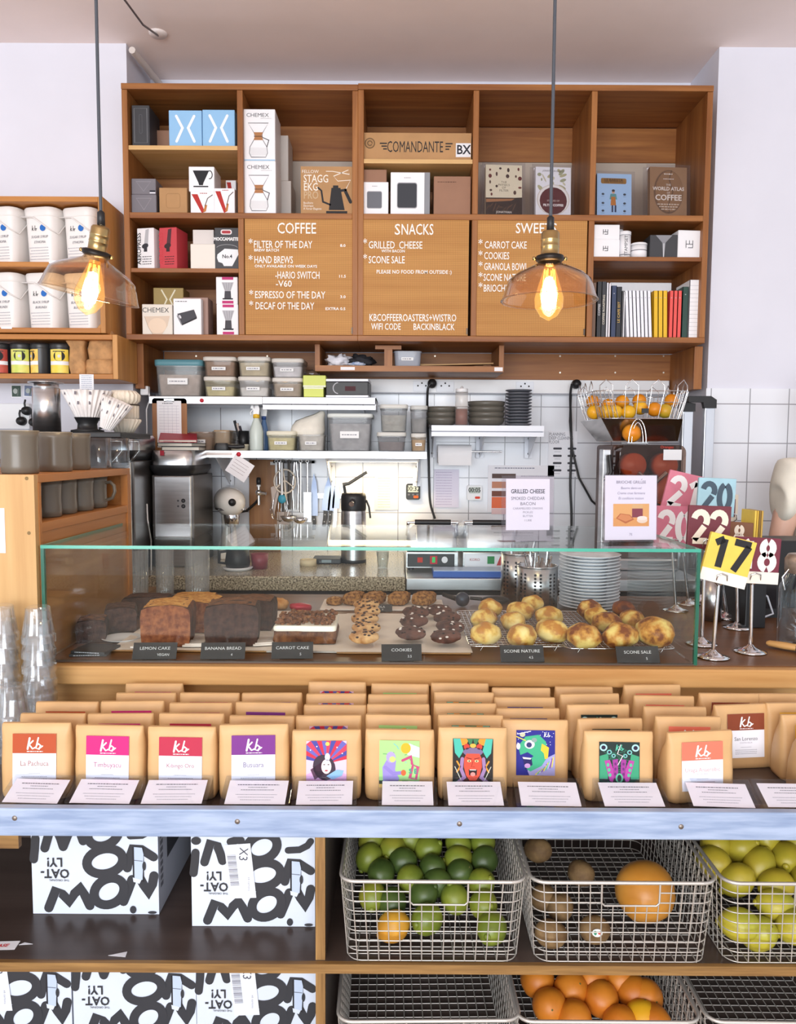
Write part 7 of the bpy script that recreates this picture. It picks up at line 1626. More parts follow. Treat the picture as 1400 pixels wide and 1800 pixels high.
# ================================================================ coffee bags
kraft_bag = mat('kraft coffee bag', 'D2A874', .5, var=.05, scale=16, bump=.12)
def bag_body():
    b = B(); rings = []
    for z, w, f, d in ((0, .122, .0, .060), (.004, .128, -.003, .066), (.012, .131, -.003, .067), (.06, .133, .0005, .060), (.098, .133, .004, .040), (.114, .132, .0055, .024), (.128, .131, .009, .013), (.136, .130, .012, .009), (.138, .128, .014, .005)):
        ring = []
        for x, y in rr(w, d, min(.012, d * .45), 3):
            ed = abs(x) / (w / 2); yy = f + d / 2 + y
            if y > 0: yy += .003 * math.sin(x * 60 + z * 40)
            ring.append((x, yy + .002 * noise.noise(Vector((x * 25, yy * 25, z * 25))), z + .0022 * noise.noise(Vector((x * 18, 2, 0))) * (z > .12)))
        rings.append(ring)
    b.loft(rings, kraft_bag)
    return b
bag_mesh_src = bag_body()
BT = Matrix.Translation((0, -.0037, .0175)) @ Matrix.Rotation(-math.atan(.0088 / .102), 4, 'X')
def kb(b, x, z, s, y, c='F6F2F2'):
    w = .13 * s
    b.stroke([(x - .42 * s, z + .95 * s), (x - .6 * s, z)], w * 1.3, y, c); b.stroke([(x - .12 * s, z + .72 * s), (x - .46 * s, z + .38 * s), (x - .16 * s, z + .02 * s), (x + .1 * s, z + .14 * s)], w, y - .00005, c)
    b.stroke([(x + .36 * s, z + .98 * s), (x + .14 * s, z + .06 * s), (x + .42 * s, z + .0 * s), (x + .58 * s, z + .3 * s), (x + .36 * s, z + .46 * s), (x + .2 * s, z + .32 * s)], w, y - .0001, c); b.stroke([(x + .42 * s, z + .02 * s), (x + .74 * s, z + .26 * s)], w * .8, y - .00012, c)
def lab_kb(c, name, sub, tc='8A5A6A'):
    def f(b):
        y = -.0012
        b.rect(-.041, .041, .008, .104, y, 'F1F1F8'); b.rect(-.041, .041, .068, .104, y - .0003, c); kb(b, 0, .076, .021, y - .0006); b.scrib(-.014, .016, .0715, .0016, y - .0006, 'F0E6EA', 2)
        if name: b.text(name, 0, .049, .0135 if len(name) < 11 else .0115, y - .0003, tc, sx=.9); b.text(sub, 0, .0405, .0048, y - .0003, 'A8A0AC')
        b.scrib(-.012, .012, .031, .001, y - .0003, 'B0B0BC', 1)
        for i in range(3): b.scrib(-.024, .024, .025 - .004 * i, .0012, y - .0003, 'A8A8B4', i)
    return f
def art_rays(b):
    y = -.0012; x0, x1, z0, z1 = -.038, .038, .01, .103
    b.rect(x0, x1, z0, z1, y, 'E6C4D6'); cx, cz = 0, .058
    def clip(a, R):
        dx, dz = math.cos(a), math.sin(a); t_ = min((x1 - cx) / dx if dx > 1e-6 else ((x0 - cx) / dx if dx < -1e-6 else 9), (z1 - cz) / dz if dz > 1e-6 else 9); return (cx + dx * t_, cz + dz * t_)
    n = 14; cs = ('C83048', '4A4A9C', 'D8405A', '6A64B4')
    for i in range(n): a0, a1 = math.radians(12 + 156 * i / n), math.radians(12 + 156 * (i + 1) / n); b.poly([(cx, cz), clip(a0, 1), clip(a1, 1)], y - .0003, cs[i % 4])
    b.disc(.002, .097, .004, .004, y - .0006, 'F0D060', 12); b.rect(x0, x1, z0, .022, y - .0003, '7CB0C0'); b.poly([(x0, .022), (x1, .022), (x1, .036), (.02, .045), (-.02, .045), (x0, .036)], y - .0004, 'D8A8D0')
    b.disc(-.004, .05, .021, .026, y - .0006, '40303E', 18, .3); b.poly([(-.03, .046), (-.008, .062), (0, .04), (-.022, .026)], y - .0006, '5A3A50'); b.disc(.0, .052, .0095, .0145, y - .0008, 'F2DCD8', 16); b.disc(0, .044, .003, .0016, y - .001, 'B03A4A', 8)
    for s in (-1, 1): b.disc(s * .004, .056, .002, .001, y - .001, '3A2A34', 8)
    b.poly([(.0, .033), (.02, .046), (.033, .044), (.03, .034), (.012, .026)], y - .001, '8CB8DC'); b.disc(.002, .071, .005, .008, y - .0008, 'D0D8F0', 12); b.rect(-.009, .011, z0, .02, y - .001, 'E8D060')
    for u, v in ((-.03, .085), (-.018, .092), (.02, .09), (.03, .078)): b.disc(u, v, .0014, .0014, y - .0008, 'F4F0F8', 6)
def art_green(b):
    y = -.0012; x0, x1, z0, z1 = -.038, .038, .01, .103
    b.rect(x0, x1, z0, z1, y, 'A8DC88'); r = random.Random(2)
    for i in range(14): u, v = r.uniform(-.033, .03), r.uniform(.03, .098); b.stroke([(u, v), (u + r.uniform(-.008, .008), v + r.uniform(-.008, .004))], .0014, y - .0002, r.choice(('3C8A50', '78B8C8', '58A060')))
    b.poly([(.018, .098), (x1, .09), (x1, .07), (.015, .075)], y - .0003, 'C8E4E8'); b.disc(.012, .088, .0095, .0105, y - .0005, 'F2B02C', 18)
    b.poly([(-.03, .012), (-.032, .05), (-.022, .068), (-.006, .064), (-.008, .045), (.0, .028), (-.006, .01)], y - .0005, '9C8CD0'); b.disc(-.016, .07, .009, .011, y - .0006, 'B0A0DC'); b.disc(-.013, .066, .006, .006, y - .0008, 'C8DC78', 10); b.stroke([(-.026, .05), (-.012, .038), (.006, .04)], .007, y - .0007, '9080C8')
    b.stroke([(.006, .064), (.022, .072), (.024, .058)], .005, y - .0007, 'C04878'); b.stroke([(.02, .03), (.026, .056), (x1 - .003, .052), (x1 - .006, .028)], .004, y - .0007, 'C04878', closed=True); b.text('S E', .026, .043, .013, y - .0009, '3C9C84', bold=.0004)
    for i in range(7):
        for k in range(2): b.rect(x0 + .0109 * i, x0 + .0109 * (i + 1), z0 + .007 * k, z0 + .007 * (k + 1), y - .0004, '26262A' if (i + k) % 2 else 'F0C868')
    b.disc(.008, .04, .005, .006, y - .001, 'D86838', 10); b.poly([(-.03, .012), (-.028, .026), (-.008, .026), (-.006, .01)], y - .0006, '9C8CD0')
def art_face(b):
    y = -.0012; x0, x1, z0, z1 = -.038, .038, .01, .103
    b.rect(x0, x1, z0, z1, y, '2A2420')
    for s in (-1, 1):
        b.poly([(s * .008, z1), (s * .036, z1), (s * .03, .088), (s * .012, .092)], y - .0002, 'DC9434'); b.poly([(s * .0, z1), (s * .012, z1), (s * .004, .088)], y - .0003, '3C7A50')
        b.poly([(s * .037, z1), (s * .024, z1), (s * .018, .08), (s * .026, .066), (s * .034, .076)], y - .0004, '4CB8A4'); b.stroke([(s * .03, .06), (s * .024, .05), (s * .03, .04)], .003, y - .0005, 'DC9434'); b.disc(s * .012, .088, .0055, .0055, y - .0006, 'C84030', 12)
        b.stroke([(s * .02, .065), (s * .022, .045), (s * .016, .03), (s * .028, .02)], .0065, y - .0005, '9C7CA8'); b.disc(s * .024, .018, .009, .006, y - .0006, 'C8A0B8', 10); b.stroke([(s * .034, .05), (s * .02, .02)], .0012, y - .0006, 'D8D8C8')
    b.poly([(-.02, .078), (-.012, .086), (.012, .086), (.02, .078), (.012, .07), (-.012, .07)], y - .0006, '7A688C'); b.disc(0, .09, .006, .004, y - .0008, 'E8B048', 12)
    b.poly([(-.0165, .066), (-.012, .075), (.012, .075), (.0165, .066), (.017, .05), (.013, .034), (.006, .024), (-.006, .024), (-.013, .034), (-.017, .05)], y - .0008, 'D8503A')
    b.poly([(-.008, .045), (.008, .045), (.007, .034), (-.007, .034)], y - .001, '2A1414'); b.disc(0, .036, .0048, .004, y - .0012, 'E89088', 10); b.rect(-.006, .006, .0435, .045, y - .0012, 'F0E8E0')
    for s in (-1, 1): b.disc(s * .007, .061, .0038, .0022, y - .001, 'F0D8A0', 10); b.disc(s * .007, .061, .0015, .0015, y - .0012, '2A1A18', 8); b.stroke([(s * .003, .065), (s * .012, .067)], .0016, y - .001, '7A2018')
    b.stroke([(0, .06), (-.003, .05), (.003, .05)], .0012, y - .001, '9A3020')
def art_blue(b):
    y = -.0012; x0, x1, z0, z1 = -.038, .038, .01, .103
    b.rect(x0, x1, z0, z1, y, '2C2C8C'); r = random.Random(5)
    for i in range(22): b.disc(r.uniform(x0 + .002, x1 - .002), r.uniform(.07, z1 - .002), .0009, .0009, y - .0002, 'E8E8F8', 6)
    b.stroke([(x0 + .002, .095), (-.01, z1 - .002)], .0016, y - .0003, 'E8E8F8'); b.disc(-.026, .094, .0055, .005, y - .0003, 'C8C8A8', 12)
    b.poly([(-.034, .07), (-.02, .09), (.006, .094), (.02, .08), (.024, .05), (.012, .03), (-.01, .018), (-.022, .026), (-.02, .036), (-.004, .05), (-.016, .058), (-.03, .052)], y - .0005, '44B486')
    b.poly([(.01, .04), (x1, .055), (x1, z0), (-.012, z0), (-.016, .02)], y - .0004, 'A8A4D8')
    for i in range(9): b.stroke([(.0 + .004 * i, .012 + .002 * i), (.014 + .0026 * i, .024 + .003 * i)], .0022, y - .0007, ('E8D858', '60C8A8', 'C8B8E8', '8858A8')[i % 4])
    b.disc(-.012, .074, .010, .009, y - .0008, 'E8E0F4', 16); b.disc(-.013, .073, .0055, .0055, y - .001, '3A3A6C', 12); b.disc(-.034, .07, .004, .007, y - .0008, 'E8E0F4', 10); b.disc(-.003, .083, .0055, .005, y - .0009, '8CA8A0', 10)
    b.poly([(-.026, .048), (-.008, .046), (-.006, .032), (-.02, .022)], y - .0008, '2A2460'); b.poly([(-.026, .048), (-.008, .046), (-.01, .043), (-.024, .044)], y - .001, 'F0F0F4'); b.disc(-.016, .03, .006, .005, y - .001, 'D0A0D8', 10)
    b.poly([(.012, .076), (.026, .068), (.024, .046), (.018, .044), (.016, .056), (.01, .062)], y - .0008, 'ECC83C'); b.stroke([(x0, .09), (-.02, .082)], .002, y - .0008, 'E8D858')
    kb(b, .022, .09, .009, y - .0008, 'F2F2F6')
def art_dark(b):
    y = -.0012; x0, x1, z0, z1 = -.038, .038, .01, .103
    b.rect(x0, x1, z0, z1, y, '20302C'); r = random.Random(8)
    for i in range(26): b.stroke([(r.uniform(x0 + .003, x1 - .003), r.uniform(.03, .09)), (r.uniform(x0 + .003, x1 - .003), r.uniform(.03, .09))], .0012, y - .0002, '2E6A54')
    for s in (-1, 1):
        b.poly([(s * .037, .03), (s * .037, .075), (s * .022, .08), (s * .018, .05), (s * .022, .03)], y - .0003, '3E9C74')
        b.disc(s * .03, .092, .0072, .0072, y - .0006, 'A8D8D8', 14); b.disc(s * .03, .092, .0042, .0042, y - .0008, '2A2038', 12)
        b.disc(s * .019, .083, .0048, .0048, y - .0006, '78C0B8', 12); b.disc(s * .019, .083, .0026, .0026, y - .0008, '2A2038', 10); b.disc(s * .011, .076, .004, .004, y - .0006, '78C0B8', 12); b.disc(s * .011, .076, .002, .002, y - .0008, '2A2038', 10)
        b.poly([(s * .012, .024), (s * .018, .026), (s * .028, .066), (s * .018, .068), (s * .008, .04)], y - .0008, 'B0429A'); b.poly([(s * .002, .03), (s * .01, .032), (s * .013, .068), (s * .003, .07)], y - .0008, '9C3A90')
        for k in range(3): b.disc(s * (.0215 - .002 * k), .058 - .01 * k, .0028, .0038, y - .001, '5CB890', 8); b.disc(s * .0075, .06 - .01 * k, .0022, .003, y - .001, '6A2C70', 8)
    b.disc(0, .032, .007, .01, y - .0009, '5CB890', 12); b.disc(0, .032, .004, .007, y - .0011, '20302C', 10); b.rect(x0, x1, z0, .019, y - .0004, '2E5A8C'); b.poly([(x0, .019), (-.02, .024), (0, .02), (.02, .024), (x1, .019)], y - .0005, '3A9C94')
    kb(b, 0, .087, .011, y - .001, '58C0A0')
    b.stroke([(.002, .098), (-.004, .08), (.006, .076), (-.003, .058)], .0012, y - .0012, 'F4E8E8')
def CX(px): return P(px, 1400, 1.512).x
D_ = [('rust labelled coffee bag', lab_kb('B4502C', 'La Pachuca', 'TITO RIO', '9A5A50'), CX(62), [0, 1, 2]),
      ('magenta labelled coffee bag', lab_kb('C82878', 'Timbuyacu', 'PERU', 'A84A78'), CX(190), [0, 1, 2, 3, 4]),
      ('red labelled coffee bag', lab_kb('B8304A', 'Kibingo Oro', 'BURUNDI', '9A4458'), CX(318), [0, 1, 2, 3]),
      ('purple labelled coffee bag', lab_kb('7A3488', 'Busuara', 'KENYA', '6A5A8A'), CX(446), [0, 1, 2, 3]),
      ('coffee bag with a red and blue ray picture of a woman', art_rays, CX(574), [0, 1, 2, 3, 4]),
      ('coffee bag with a lime green picture of a purple figure', art_green, CX(702), [0, 1, 2, 3, 4]),
      ('coffee bag with a red shouting face picture', art_face, CX(831), [0, 1, 2, 3, 4]),
      ('coffee bag with a green monster on a dark blue picture', art_blue, CX(951), [.85, 1.75, 2.7, 3.6]),
      ('coffee bag with a dark green and magenta picture', art_dark, CX(1088), [0, .95, 1.95, 2.95, 3.9]),
      ('coral labelled coffee bag', lab_kb('E87860', 'Uraga Anaerobic', 'ETHIOPIA', 'D89A9A'), CX(1234), [0, 1, 2, 3, 4]),
      ('brown labelled coffee bag', lab_kb('8A442C', 'San Lorenzo', 'COSTA RICA', '5A5058'), P(1307, 1350, 1.69).x, [2.25, 3.2]),
      ('yellow labelled coffee bag at the photo edge', lab_kb('E0AC3C', '', ''), P(1310, 1215, 1.80).x + .067, [.3, 1.3, 2.3, 3.3])]
rw = ('front', 'second', 'third', 'fourth', 'rearmost')
proto_body = None; rnb = random.Random(11)
for nm_, fn, X_, rows in D_:
    lb_mesh = None
    for k, rw_ in enumerate(rows):
        Y_ = 1.513 + .0755 * rw_
        where = 'front of its column' if k == 0 else ('rearmost of its column' if k == len(rows) - 1 else '%s of its column' % rw[k])
        t = thing('coffee_bag', nm_ + ', ' + where, 'coffee bag', (X_ + rnb.uniform(-.004, .004) * (k > 0), Y_, ZF + .0005), rnb.uniform(-.05, .05) + (.08 if X_ > .5 and k == 0 else 0), 'coffee bags on the display shelf')
        if proto_body is None: o = bag_mesh_src.obj('bag', t); proto_body = o
        else: o = proto_body.copy(); C.objects.link(o); o.parent = t
        t.scale = (1.035, 1, 1 + rnb.uniform(-.02, .03) + (.035 if k == 0 and X_ < -.2 else 0))
        if lb_mesh is None:
            b = B(); b.X = BT; fn(b); lb_mesh = b.obj('label', t)
        else: o = lb_mesh.copy(); C.objects.link(o); o.parent = t
# clear sloping card holders in front of the bags
wedge = glass('wedge acrylic', 'F6F8FC', 1.2, .02)
for i, (px0, px1, wh_) in enumerate(((-12, 106, 'the rust labelled bags'), (100, 240, 'the magenta labelled bags'), (228, 366, 'the red labelled bags'), (380, 508, 'the purple labelled bags'), (508, 625, 'the woman picture bags'), (660, 768, 'the purple figure bags'),
                                   (777, 893, 'the shouting face bags'), (905, 1030, 'the green monster bags'), (1052, 1178, 'the dark magenta picture bags'), (1200, 1345, 'the coral labelled bags'), (1338, 1470, 'the brown labelled bags'))):
    ya, yb = 1.438, 1.505; zlow, zh = .788, .815
    a, c = P(px0 + 4, 1420, ya).x, P(px1 + 2, 1420, ya).x; w = min(c - a, .132)
    t = thing('card_holder', 'clear sloping card holder in front of ' + wh_, 'card holder', ((a + c) / 2, ya, ZF + .0005), (-.05, -.03, .02, 0, .02, 0, .01, -.02, .0, -.06, -.02)[i], 'sloping card holders')
    d = yb - ya; h0, h1 = zlow - ZF, zh - ZF
    b = B(); b.add([(-w / 2, 0, .0), (w / 2, 0, .0), (w / 2, d, .0), (-w / 2, d, .0), (-w / 2, 0, h0), (w / 2, 0, h0), (w / 2, d, h1), (-w / 2, d, h1)], [(0, 3, 2, 1), (4, 5, 6, 7), (0, 1, 5, 4), (1, 2, 6, 5), (2, 3, 7, 6), (3, 0, 4, 7)], wedge); b.obj('wedge', t, bev=.0015)
    b = B(); sl = math.atan2(h1 - h0, d); L_ = math.hypot(d, h1 - h0)
    b.X = Matrix.Translation((0, 0, h0 - .003)) @ Matrix.Rotation(sl - PI / 2, 4, 'X')
    b.rect(-w * .43, w * .43, .004, L_ * .88, 0, 'F6F0F4')
    r = random.Random(i)
    b.scrib(-w * .3, w * .3, L_ * .72, .0018, -.0004, '55555E', i); b.scrib(-w * .14, w * .14, L_ * .63, .0014, -.0004, '77777E', i + 1); b.scrib(-w * .24, w * .24, L_ * .54, .0014, -.0004, '77777E', i + 2)
    for k in range(3): b.scrib(-w * (.3 - .04 * k), w * (.3 - .04 * k), L_ * (.38 - .09 * k), .0011, -.0004, '9A9AA4', i + k)
    b.X = None; b.obj('card', t)
# ================================================================ glass tumbler stacks
tum = glass('pressed glass', 'FBFCFD', 2.0, .03, 1.5, .05, 'F4F6FA')
def tumbler_mesh():
    b = B(); pr = [(0, .083), (.022, .083), (.0265, .080), (.0285, .055), (.0295, .050), (.034, .020), (.0375, .016), (.0375, .0), (.0355, .0), (.0345, .016), (.031, .022), (.0265, .052), (.0245, .074), (0, .076)]
    rings = []
    for r_, z in pr: rings.append([(r_ * (1 + (.045 if .018 < z < .079 else 0) * math.cos(9 * a)) * math.cos(a), r_ * (1 + (.045 if .018 < z < .079 else 0) * math.cos(9 * a)) * math.sin(a), z) for a in [2 * PI * j / 54 for j in range(54)]])
    b.loft(rings, tum, False, False); return b
tb = tumbler_mesh(); t0 = None
def stack(px, Y, n, pitch, lab, nmz):
    global t0
    x = P(px, 1200, Y).x
    for i in range(n):
        l = lab % nmz[i]
        if t0 is None: t0 = tb.obj('tumbler', None, (x, Y, ZF + .0005 + pitch * i), (0, 0, .2 * i), label=l, cat='glass', group='upside down tumblers'); continue
        c = t0.copy(); C.objects.link(c); c.location = (x + .0006 * math.sin(i * 2), Y, ZF + .0005 + pitch * i); c.rotation_euler = (0, 0, .23 * i); c['label'] = l
nz8 = ['lowest', 'second from below', 'third from below', 'fourth from below', 'fourth from above', 'third from above', 'second from above', 'topmost']
stack(70, 1.80, 8, .0345, 'upside down glass tumbler, %s in the tall stack next to the coffee bags', nz8)
stack(6, 1.815, 8, .0345, 'upside down glass tumbler, %s in the tall stack at the photo edge', nz8)
stack(20, 1.715, 3, .042, 'upside down glass tumbler, %s in the short stack before the tall ones', ['lowest', 'middle', 'topmost'])
# ================================================================ printed cartons on the lower shelves
ox_w = mat('white carton board', 'DCE4F2', .6, var=.015, scale=8); ox_s = mat('shaded carton side', 'B4B6BE', .6); OK = '3C3C40'
def oat_carton(label, px0, px1, Y, zbase, sticker):
    a, c = P(px0, 1560 if zbase > .4 else 1760, Y).x, P(px1, 1560 if zbase > .4 else 1760, Y).x; w = c - a; h = .200; dep = .26
    t = thing('carton', label, 'carton', ((a + c) / 2, Y, zbase + .0005), 0, 'printed drink cartons')
    b = B(); b.bx(-w / 2, w / 2, 0, dep, 0, h, ox_w); u = w / 1250; y = -.0006
    def Z(pts): return [((px - 680) * u, (1000 - py) * u) for px, py in pts]
    def cl(pts): return pts
    st = [([(212, 940), (290, 745), (345, 790), (420, 870), (470, 790), (530, 735), (570, 800), (620, 915)], 92), ([(955, 870), (1000, 760), (1045, 640)], 92), ([(1120, 620), (1160, 700), (1200, 780), (1245, 690), (1262, 600)], 92),
          ([(1000, 525), (1020, 430), (1060, 320), (1140, 330), (1262, 410)], 88), ([(100, 225), (92, 330), (78, 440)], 84), ([(190, 325), (255, 110), (320, 150), (350, 230), (372, 310)], 88), ([(455, 110), (520, 90), (560, 95)], 80), ([(1035, 195), (1150, 188), (1230, 145), (1262, 100)], 70)]
    if not sticker: st[6] = ([(372, 310), (420, 190), (490, 90), (540, 150), (570, 250)], 88)
    for k, (pts, wd) in enumerate(st): b.stroke(Z(pts), wd * u, y - .00008 * k, OK)
    def oval(cx, cy, rx, ry, wd, k): b.stroke([((cx - 680 + rx * math.cos(a_) + .25 * ry * math.sin(a_)) * u, (1000 - cy + ry * math.sin(a_)) * u) for a_ in [2 * PI * i / 30 for i in range(30)]], wd * u, y - .00008 * k, OK, closed=True)
    oval(815, 765, 145, 138, 92, 9); oval(780, 455, 175, 130, 92, 10); oval(770, 165, 150, 135, 92, 11); b.disc(*Z([(108, 100)])[0], 50 * u, 42 * u, y - .001, OK, 16)
    for k, (px, py, rx, ry) in enumerate(((1050, 950, 32, 40), (1240, 978, 44, 15))): b.disc(*Z([(px, py)])[0], rx * u, ry * u, y - .0011, OK, 14)
    x_, z_ = Z([(285, 578)])[0]; b.text('OAT-', x_, z_, 128 * u, y - .0012, OK, sx=.92, rot=PI, bold=.0006); x_, z_ = Z([(285, 462)])[0]; b.text('LY!', x_, z_, 128 * u, y - .0012, OK, sx=.92, rot=PI, bold=.0006); x_, z_ = Z([(325, 650)])[0]; b.text('THE ORIGINAL', x_, z_, 30 * u, y - .0012, OK, sx=1.0, rot=PI)
    b.poly(Z([(1055, 660), (1055, 305), (1165, 305), (1165, 660)]), y - .0012, '2E2C30'); b.poly(Z([(1072, 640), (1072, 305), (1150, 312), (1165, 380), (1150, 640)]), y - .0014, 'C4D2E8'); b.stroke(Z([(1072, 440), (1155, 448)]), 7 * u, y - .0016, '5A6070', cap=False); b.disc(*Z([(1168, 500)])[0], 18 * u, 46 * u, y - .0016, OK, 12); b.poly(Z([(1055, 615), (1140, 640), (1120, 680), (1060, 660)]), y - .0018, 'DCE4F2')
    if sticker:
        b.poly(Z([(392, 140), (655, 120), (712, 690), (450, 700)]), y - .002, 'E8ECF6'); x_, z_ = Z([(582, 235)])[0]; b.text('X3', x_, z_, 125 * u, y - .0023, '55555E', rot=-PI / 2 - .08, sx=.95)
        for i in range(22): q_ = 245 + i * 15; b.stroke(Z([(420 + i * 1.6, q_), (508 + i * 1.6, q_ - 4)]), (4 + (i * 7) % 9) * u, y - .0023, '8A8A94', cap=False)
        x_, z_ = Z([(640, 545)])[0]; b.text('x6 cartons', x_, z_, 34 * u, y - .0023, '9A9AA4', rot=-PI / 2)
    xs = w / 2 + .0006                                # printed side towards the middle, its shade painted in as a greyer white
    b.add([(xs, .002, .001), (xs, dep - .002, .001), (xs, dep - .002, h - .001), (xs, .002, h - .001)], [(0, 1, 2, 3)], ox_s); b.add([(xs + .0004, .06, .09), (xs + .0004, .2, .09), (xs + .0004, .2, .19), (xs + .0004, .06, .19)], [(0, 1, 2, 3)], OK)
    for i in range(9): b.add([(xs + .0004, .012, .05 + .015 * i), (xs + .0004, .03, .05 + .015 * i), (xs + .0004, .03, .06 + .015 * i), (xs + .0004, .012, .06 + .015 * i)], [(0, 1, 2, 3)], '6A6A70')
    b.obj('box', t)
    return t
oat_carton('black and white brush lettered carton without a sticker on the dark shelf', 57, 279, 1.577, ZL, False)
oat_carton('black and white brush lettered carton with an X3 sticker beside the partition', 337, 554, 1.5375, ZL, True)
oat_carton('brush lettered carton on the bottom shelf cut by the photo edge', -92, 126, 1.575, .215, True)
oat_carton('brush lettered carton without a sticker in the middle of the bottom shelf', 129, 345, 1.575, .215, False)
oat_carton('brush lettered carton with an X3 sticker on the bottom shelf', 346, 557, 1.57, .215, True)
q = PF(10, 1663, ZL); b = B(); b.bx(-.05, .022, -.012, .014, 0, .0006, 'F0EEF0'); b.add([(v[0] , v[2] - .0, .0009) for v in []], [], 'F0EEF0')
bt = B(); bt.text('RELEASE', 0, 0, .012, 0, 'C82A34', shear=.25, bold=.0004)
b.add([(x - .018, z, .0009 ) for x, y, z in bt.v], bt.f, 'C82A34')
b.obj('sticker', None, (q.x, q.y, ZL + .0004), (0, 0, .05), label='white sticker with red letters lying on the dark shelf', cat='sticker')
q = PF(212, 1678, ZL); b = B(); b.plate([(-.022, -.004), (.012, -.008), (.01, .008)], 0, .0006, 'E8E8EC'); b.obj('paper_scrap', None, (q.x, q.y, ZL + .0004), label='torn white paper scrap at the front of the dark shelf', cat='paper scrap')
q = PF(45, 1660, ZL); b = B(); b.plate([(-.012, -.003), (.014, 0), (-.004, .005)], 0, .0006, 'E8E8EC'); b.obj('paper_scrap', None, (q.x, q.y, ZL + .0004), label='tiny torn paper scrap beside the red lettered sticker', cat='paper scrap')
# ================================================================ wire baskets
wire = mat('basket wire', 'CFCBC4', .35, .55)
def basket_obj():
    t = thing('wire_basket', 'x', 'wire basket', (0, 0, 0), group='wire baskets')
    W0, W1, D0, D1, H = .322, .346, .43, .45, .160
    def ring(f, n=6): w, d = W0 + (W1 - W0) * f, D0 + (D1 - D0) * f; return [(x, y + d / 2 - (D1 - D0) * .5 * f + .0, H * f) for x, y in rr(w, d, .028, n)]
    b = B(); b.tube(ring(1), .0036, wire, 8, closed=True); b.obj('rim', t)
    b = B(); NX, NZ = 16, 8; n0, n1 = 6, 11; notch = .045
    for k in range(0, NZ):
        f = k / NZ; pts = ring(f)
        if k > 0 and H * f > H - notch:              # front wires broken by the notch
            w = W0 + (W1 - W0) * f; xa, xb = -w / 2 + w * n0 / NX, -w / 2 + w * n1 / NX; y = -(D1 - D0) * .5 * f
            i0 = min(range(len(pts)), key=lambda i: abs(pts[i][0] - (w / 2 - .028)) + abs(pts[i][1] - y))
            seq = pts[i0:] + pts[:i0]
            b.tube([(xb, y, H * f)] + seq + [(xa, y, H * f)], .0014, wire, 5)
        else: b.tube(pts, .0012, wire, 5, closed=True)
    def wall(p0, p1): b.tube([p0, p1], .0012, wire, 5)
    for i in range(1, NX):
        x0, x1 = -W0 / 2 + W0 * i / NX, -W1 / 2 + W1 * i / NX; f = 1 - (notch / H if n0 <= i <= n1 and n0 < i < n1 else 0)
        wall((x0, -.001, 0), (x0 + (x1 - x0) * f, -.001 - (D1 - D0) * .5 * f, H * f)); wall((x0, D0, 0), (x1, D1 - .01, H)); wall((x0, 0, .001), (x0, D0, .001))
    for i in range(1, 20):
        y0, y1 = D0 * i / 20, -.01 + D1 * i / 20
        for s in (-1, 1): wall((s * W0 / 2, y0, 0), (s * W1 / 2, y1, H))
        wall((-W0 / 2, y0, -.001), (W0 / 2, y0, -.001))
    xa, xb = -W1 / 2 + W1 * n0 / NX, -W1 / 2 + W1 * n1 / NX
    b.tube([(xa, -.0105, H), (xa, -.0095, H - notch + .006), (xa + .006, -.009, H - notch), (xb - .006, -.009, H - notch), (xb, -.0095, H - notch + .006), (xb, -.0105, H)], .002, wire, 6)
    b.obj('mesh', t)
    return t
bk0 = basket_obj(); YBK = 1.429
def bx_at(pxc, z): return P(pxc, 1620, YBK).x
bxs = [bx_at(761, 0), bx_at(1095, 0), bx_at(1432, 0)]
for i, (x, z, l) in enumerate(((bxs[0], ZL, 'wire basket of limes beside the partition'), (bxs[1], ZL, 'wire basket holding kiwis and one grapefruit'), (bxs[2], ZL, 'wire basket of lemons at the photo edge'), (bxs[0] - .005, .215, 'empty wire basket on the bottom shelf under the limes'), (bxs[1] - .02, .215, 'wire basket of oranges on the bottom shelf'), (bxs[2] - .02, .215, 'empty wire basket on the bottom shelf under the lemons'))):
    if i == 0: bk0.location = (x, YBK, z + .003); bk0['label'] = l
    else: dup(bk0, (x, YBK, z + .003), (0, 0, 0, .02, 0, -.01)[i], l)
# ================================================================ fruit in the baskets
lime_g = mat('lime green peel', '8A9434', .38, col2='70802C', scale=14, bump=.06); lime_d = mat('dark lime peel', '52662E', .38, col2='405426', scale=14, bump=.06); lime_y = mat('yellowing lime peel', 'A29C36', .4, col2='7E8C30', scale=9, bump=.06); lime_o = mat('orange lime peel', 'DCA838', .42, col2='C88A2C', scale=9, bump=.06)
def pile(px, py, z0, k, Y0=1.452):
    d = ray(px, py); t_ = (z0 + k * (-Y0) - EYE) / (d.z - k * d.y); return Vector((d.x * t_, d.y * t_, EYE + d.z * t_))
def put(name, label, cat, px, py, r, m, z0, k, group, seed, sq=(1, 1, 1), tip=False, xlim=None, rot=None):
    p = pile(px, py, z0 + r, k); p.y = min(max(p.y, YBK + r + .004), YBK + .40)
    if xlim: p.x = min(max(p.x, xlim[0] + r), xlim[1] - r)
    return fruit(name, label, cat, p, r, m, group, sq, rot or (seed * .9, seed * .5, seed * 1.3), seed, tip, .05)
xl = (bxs[0] - .155, bxs[0] + .155); zbk = ZL + .007
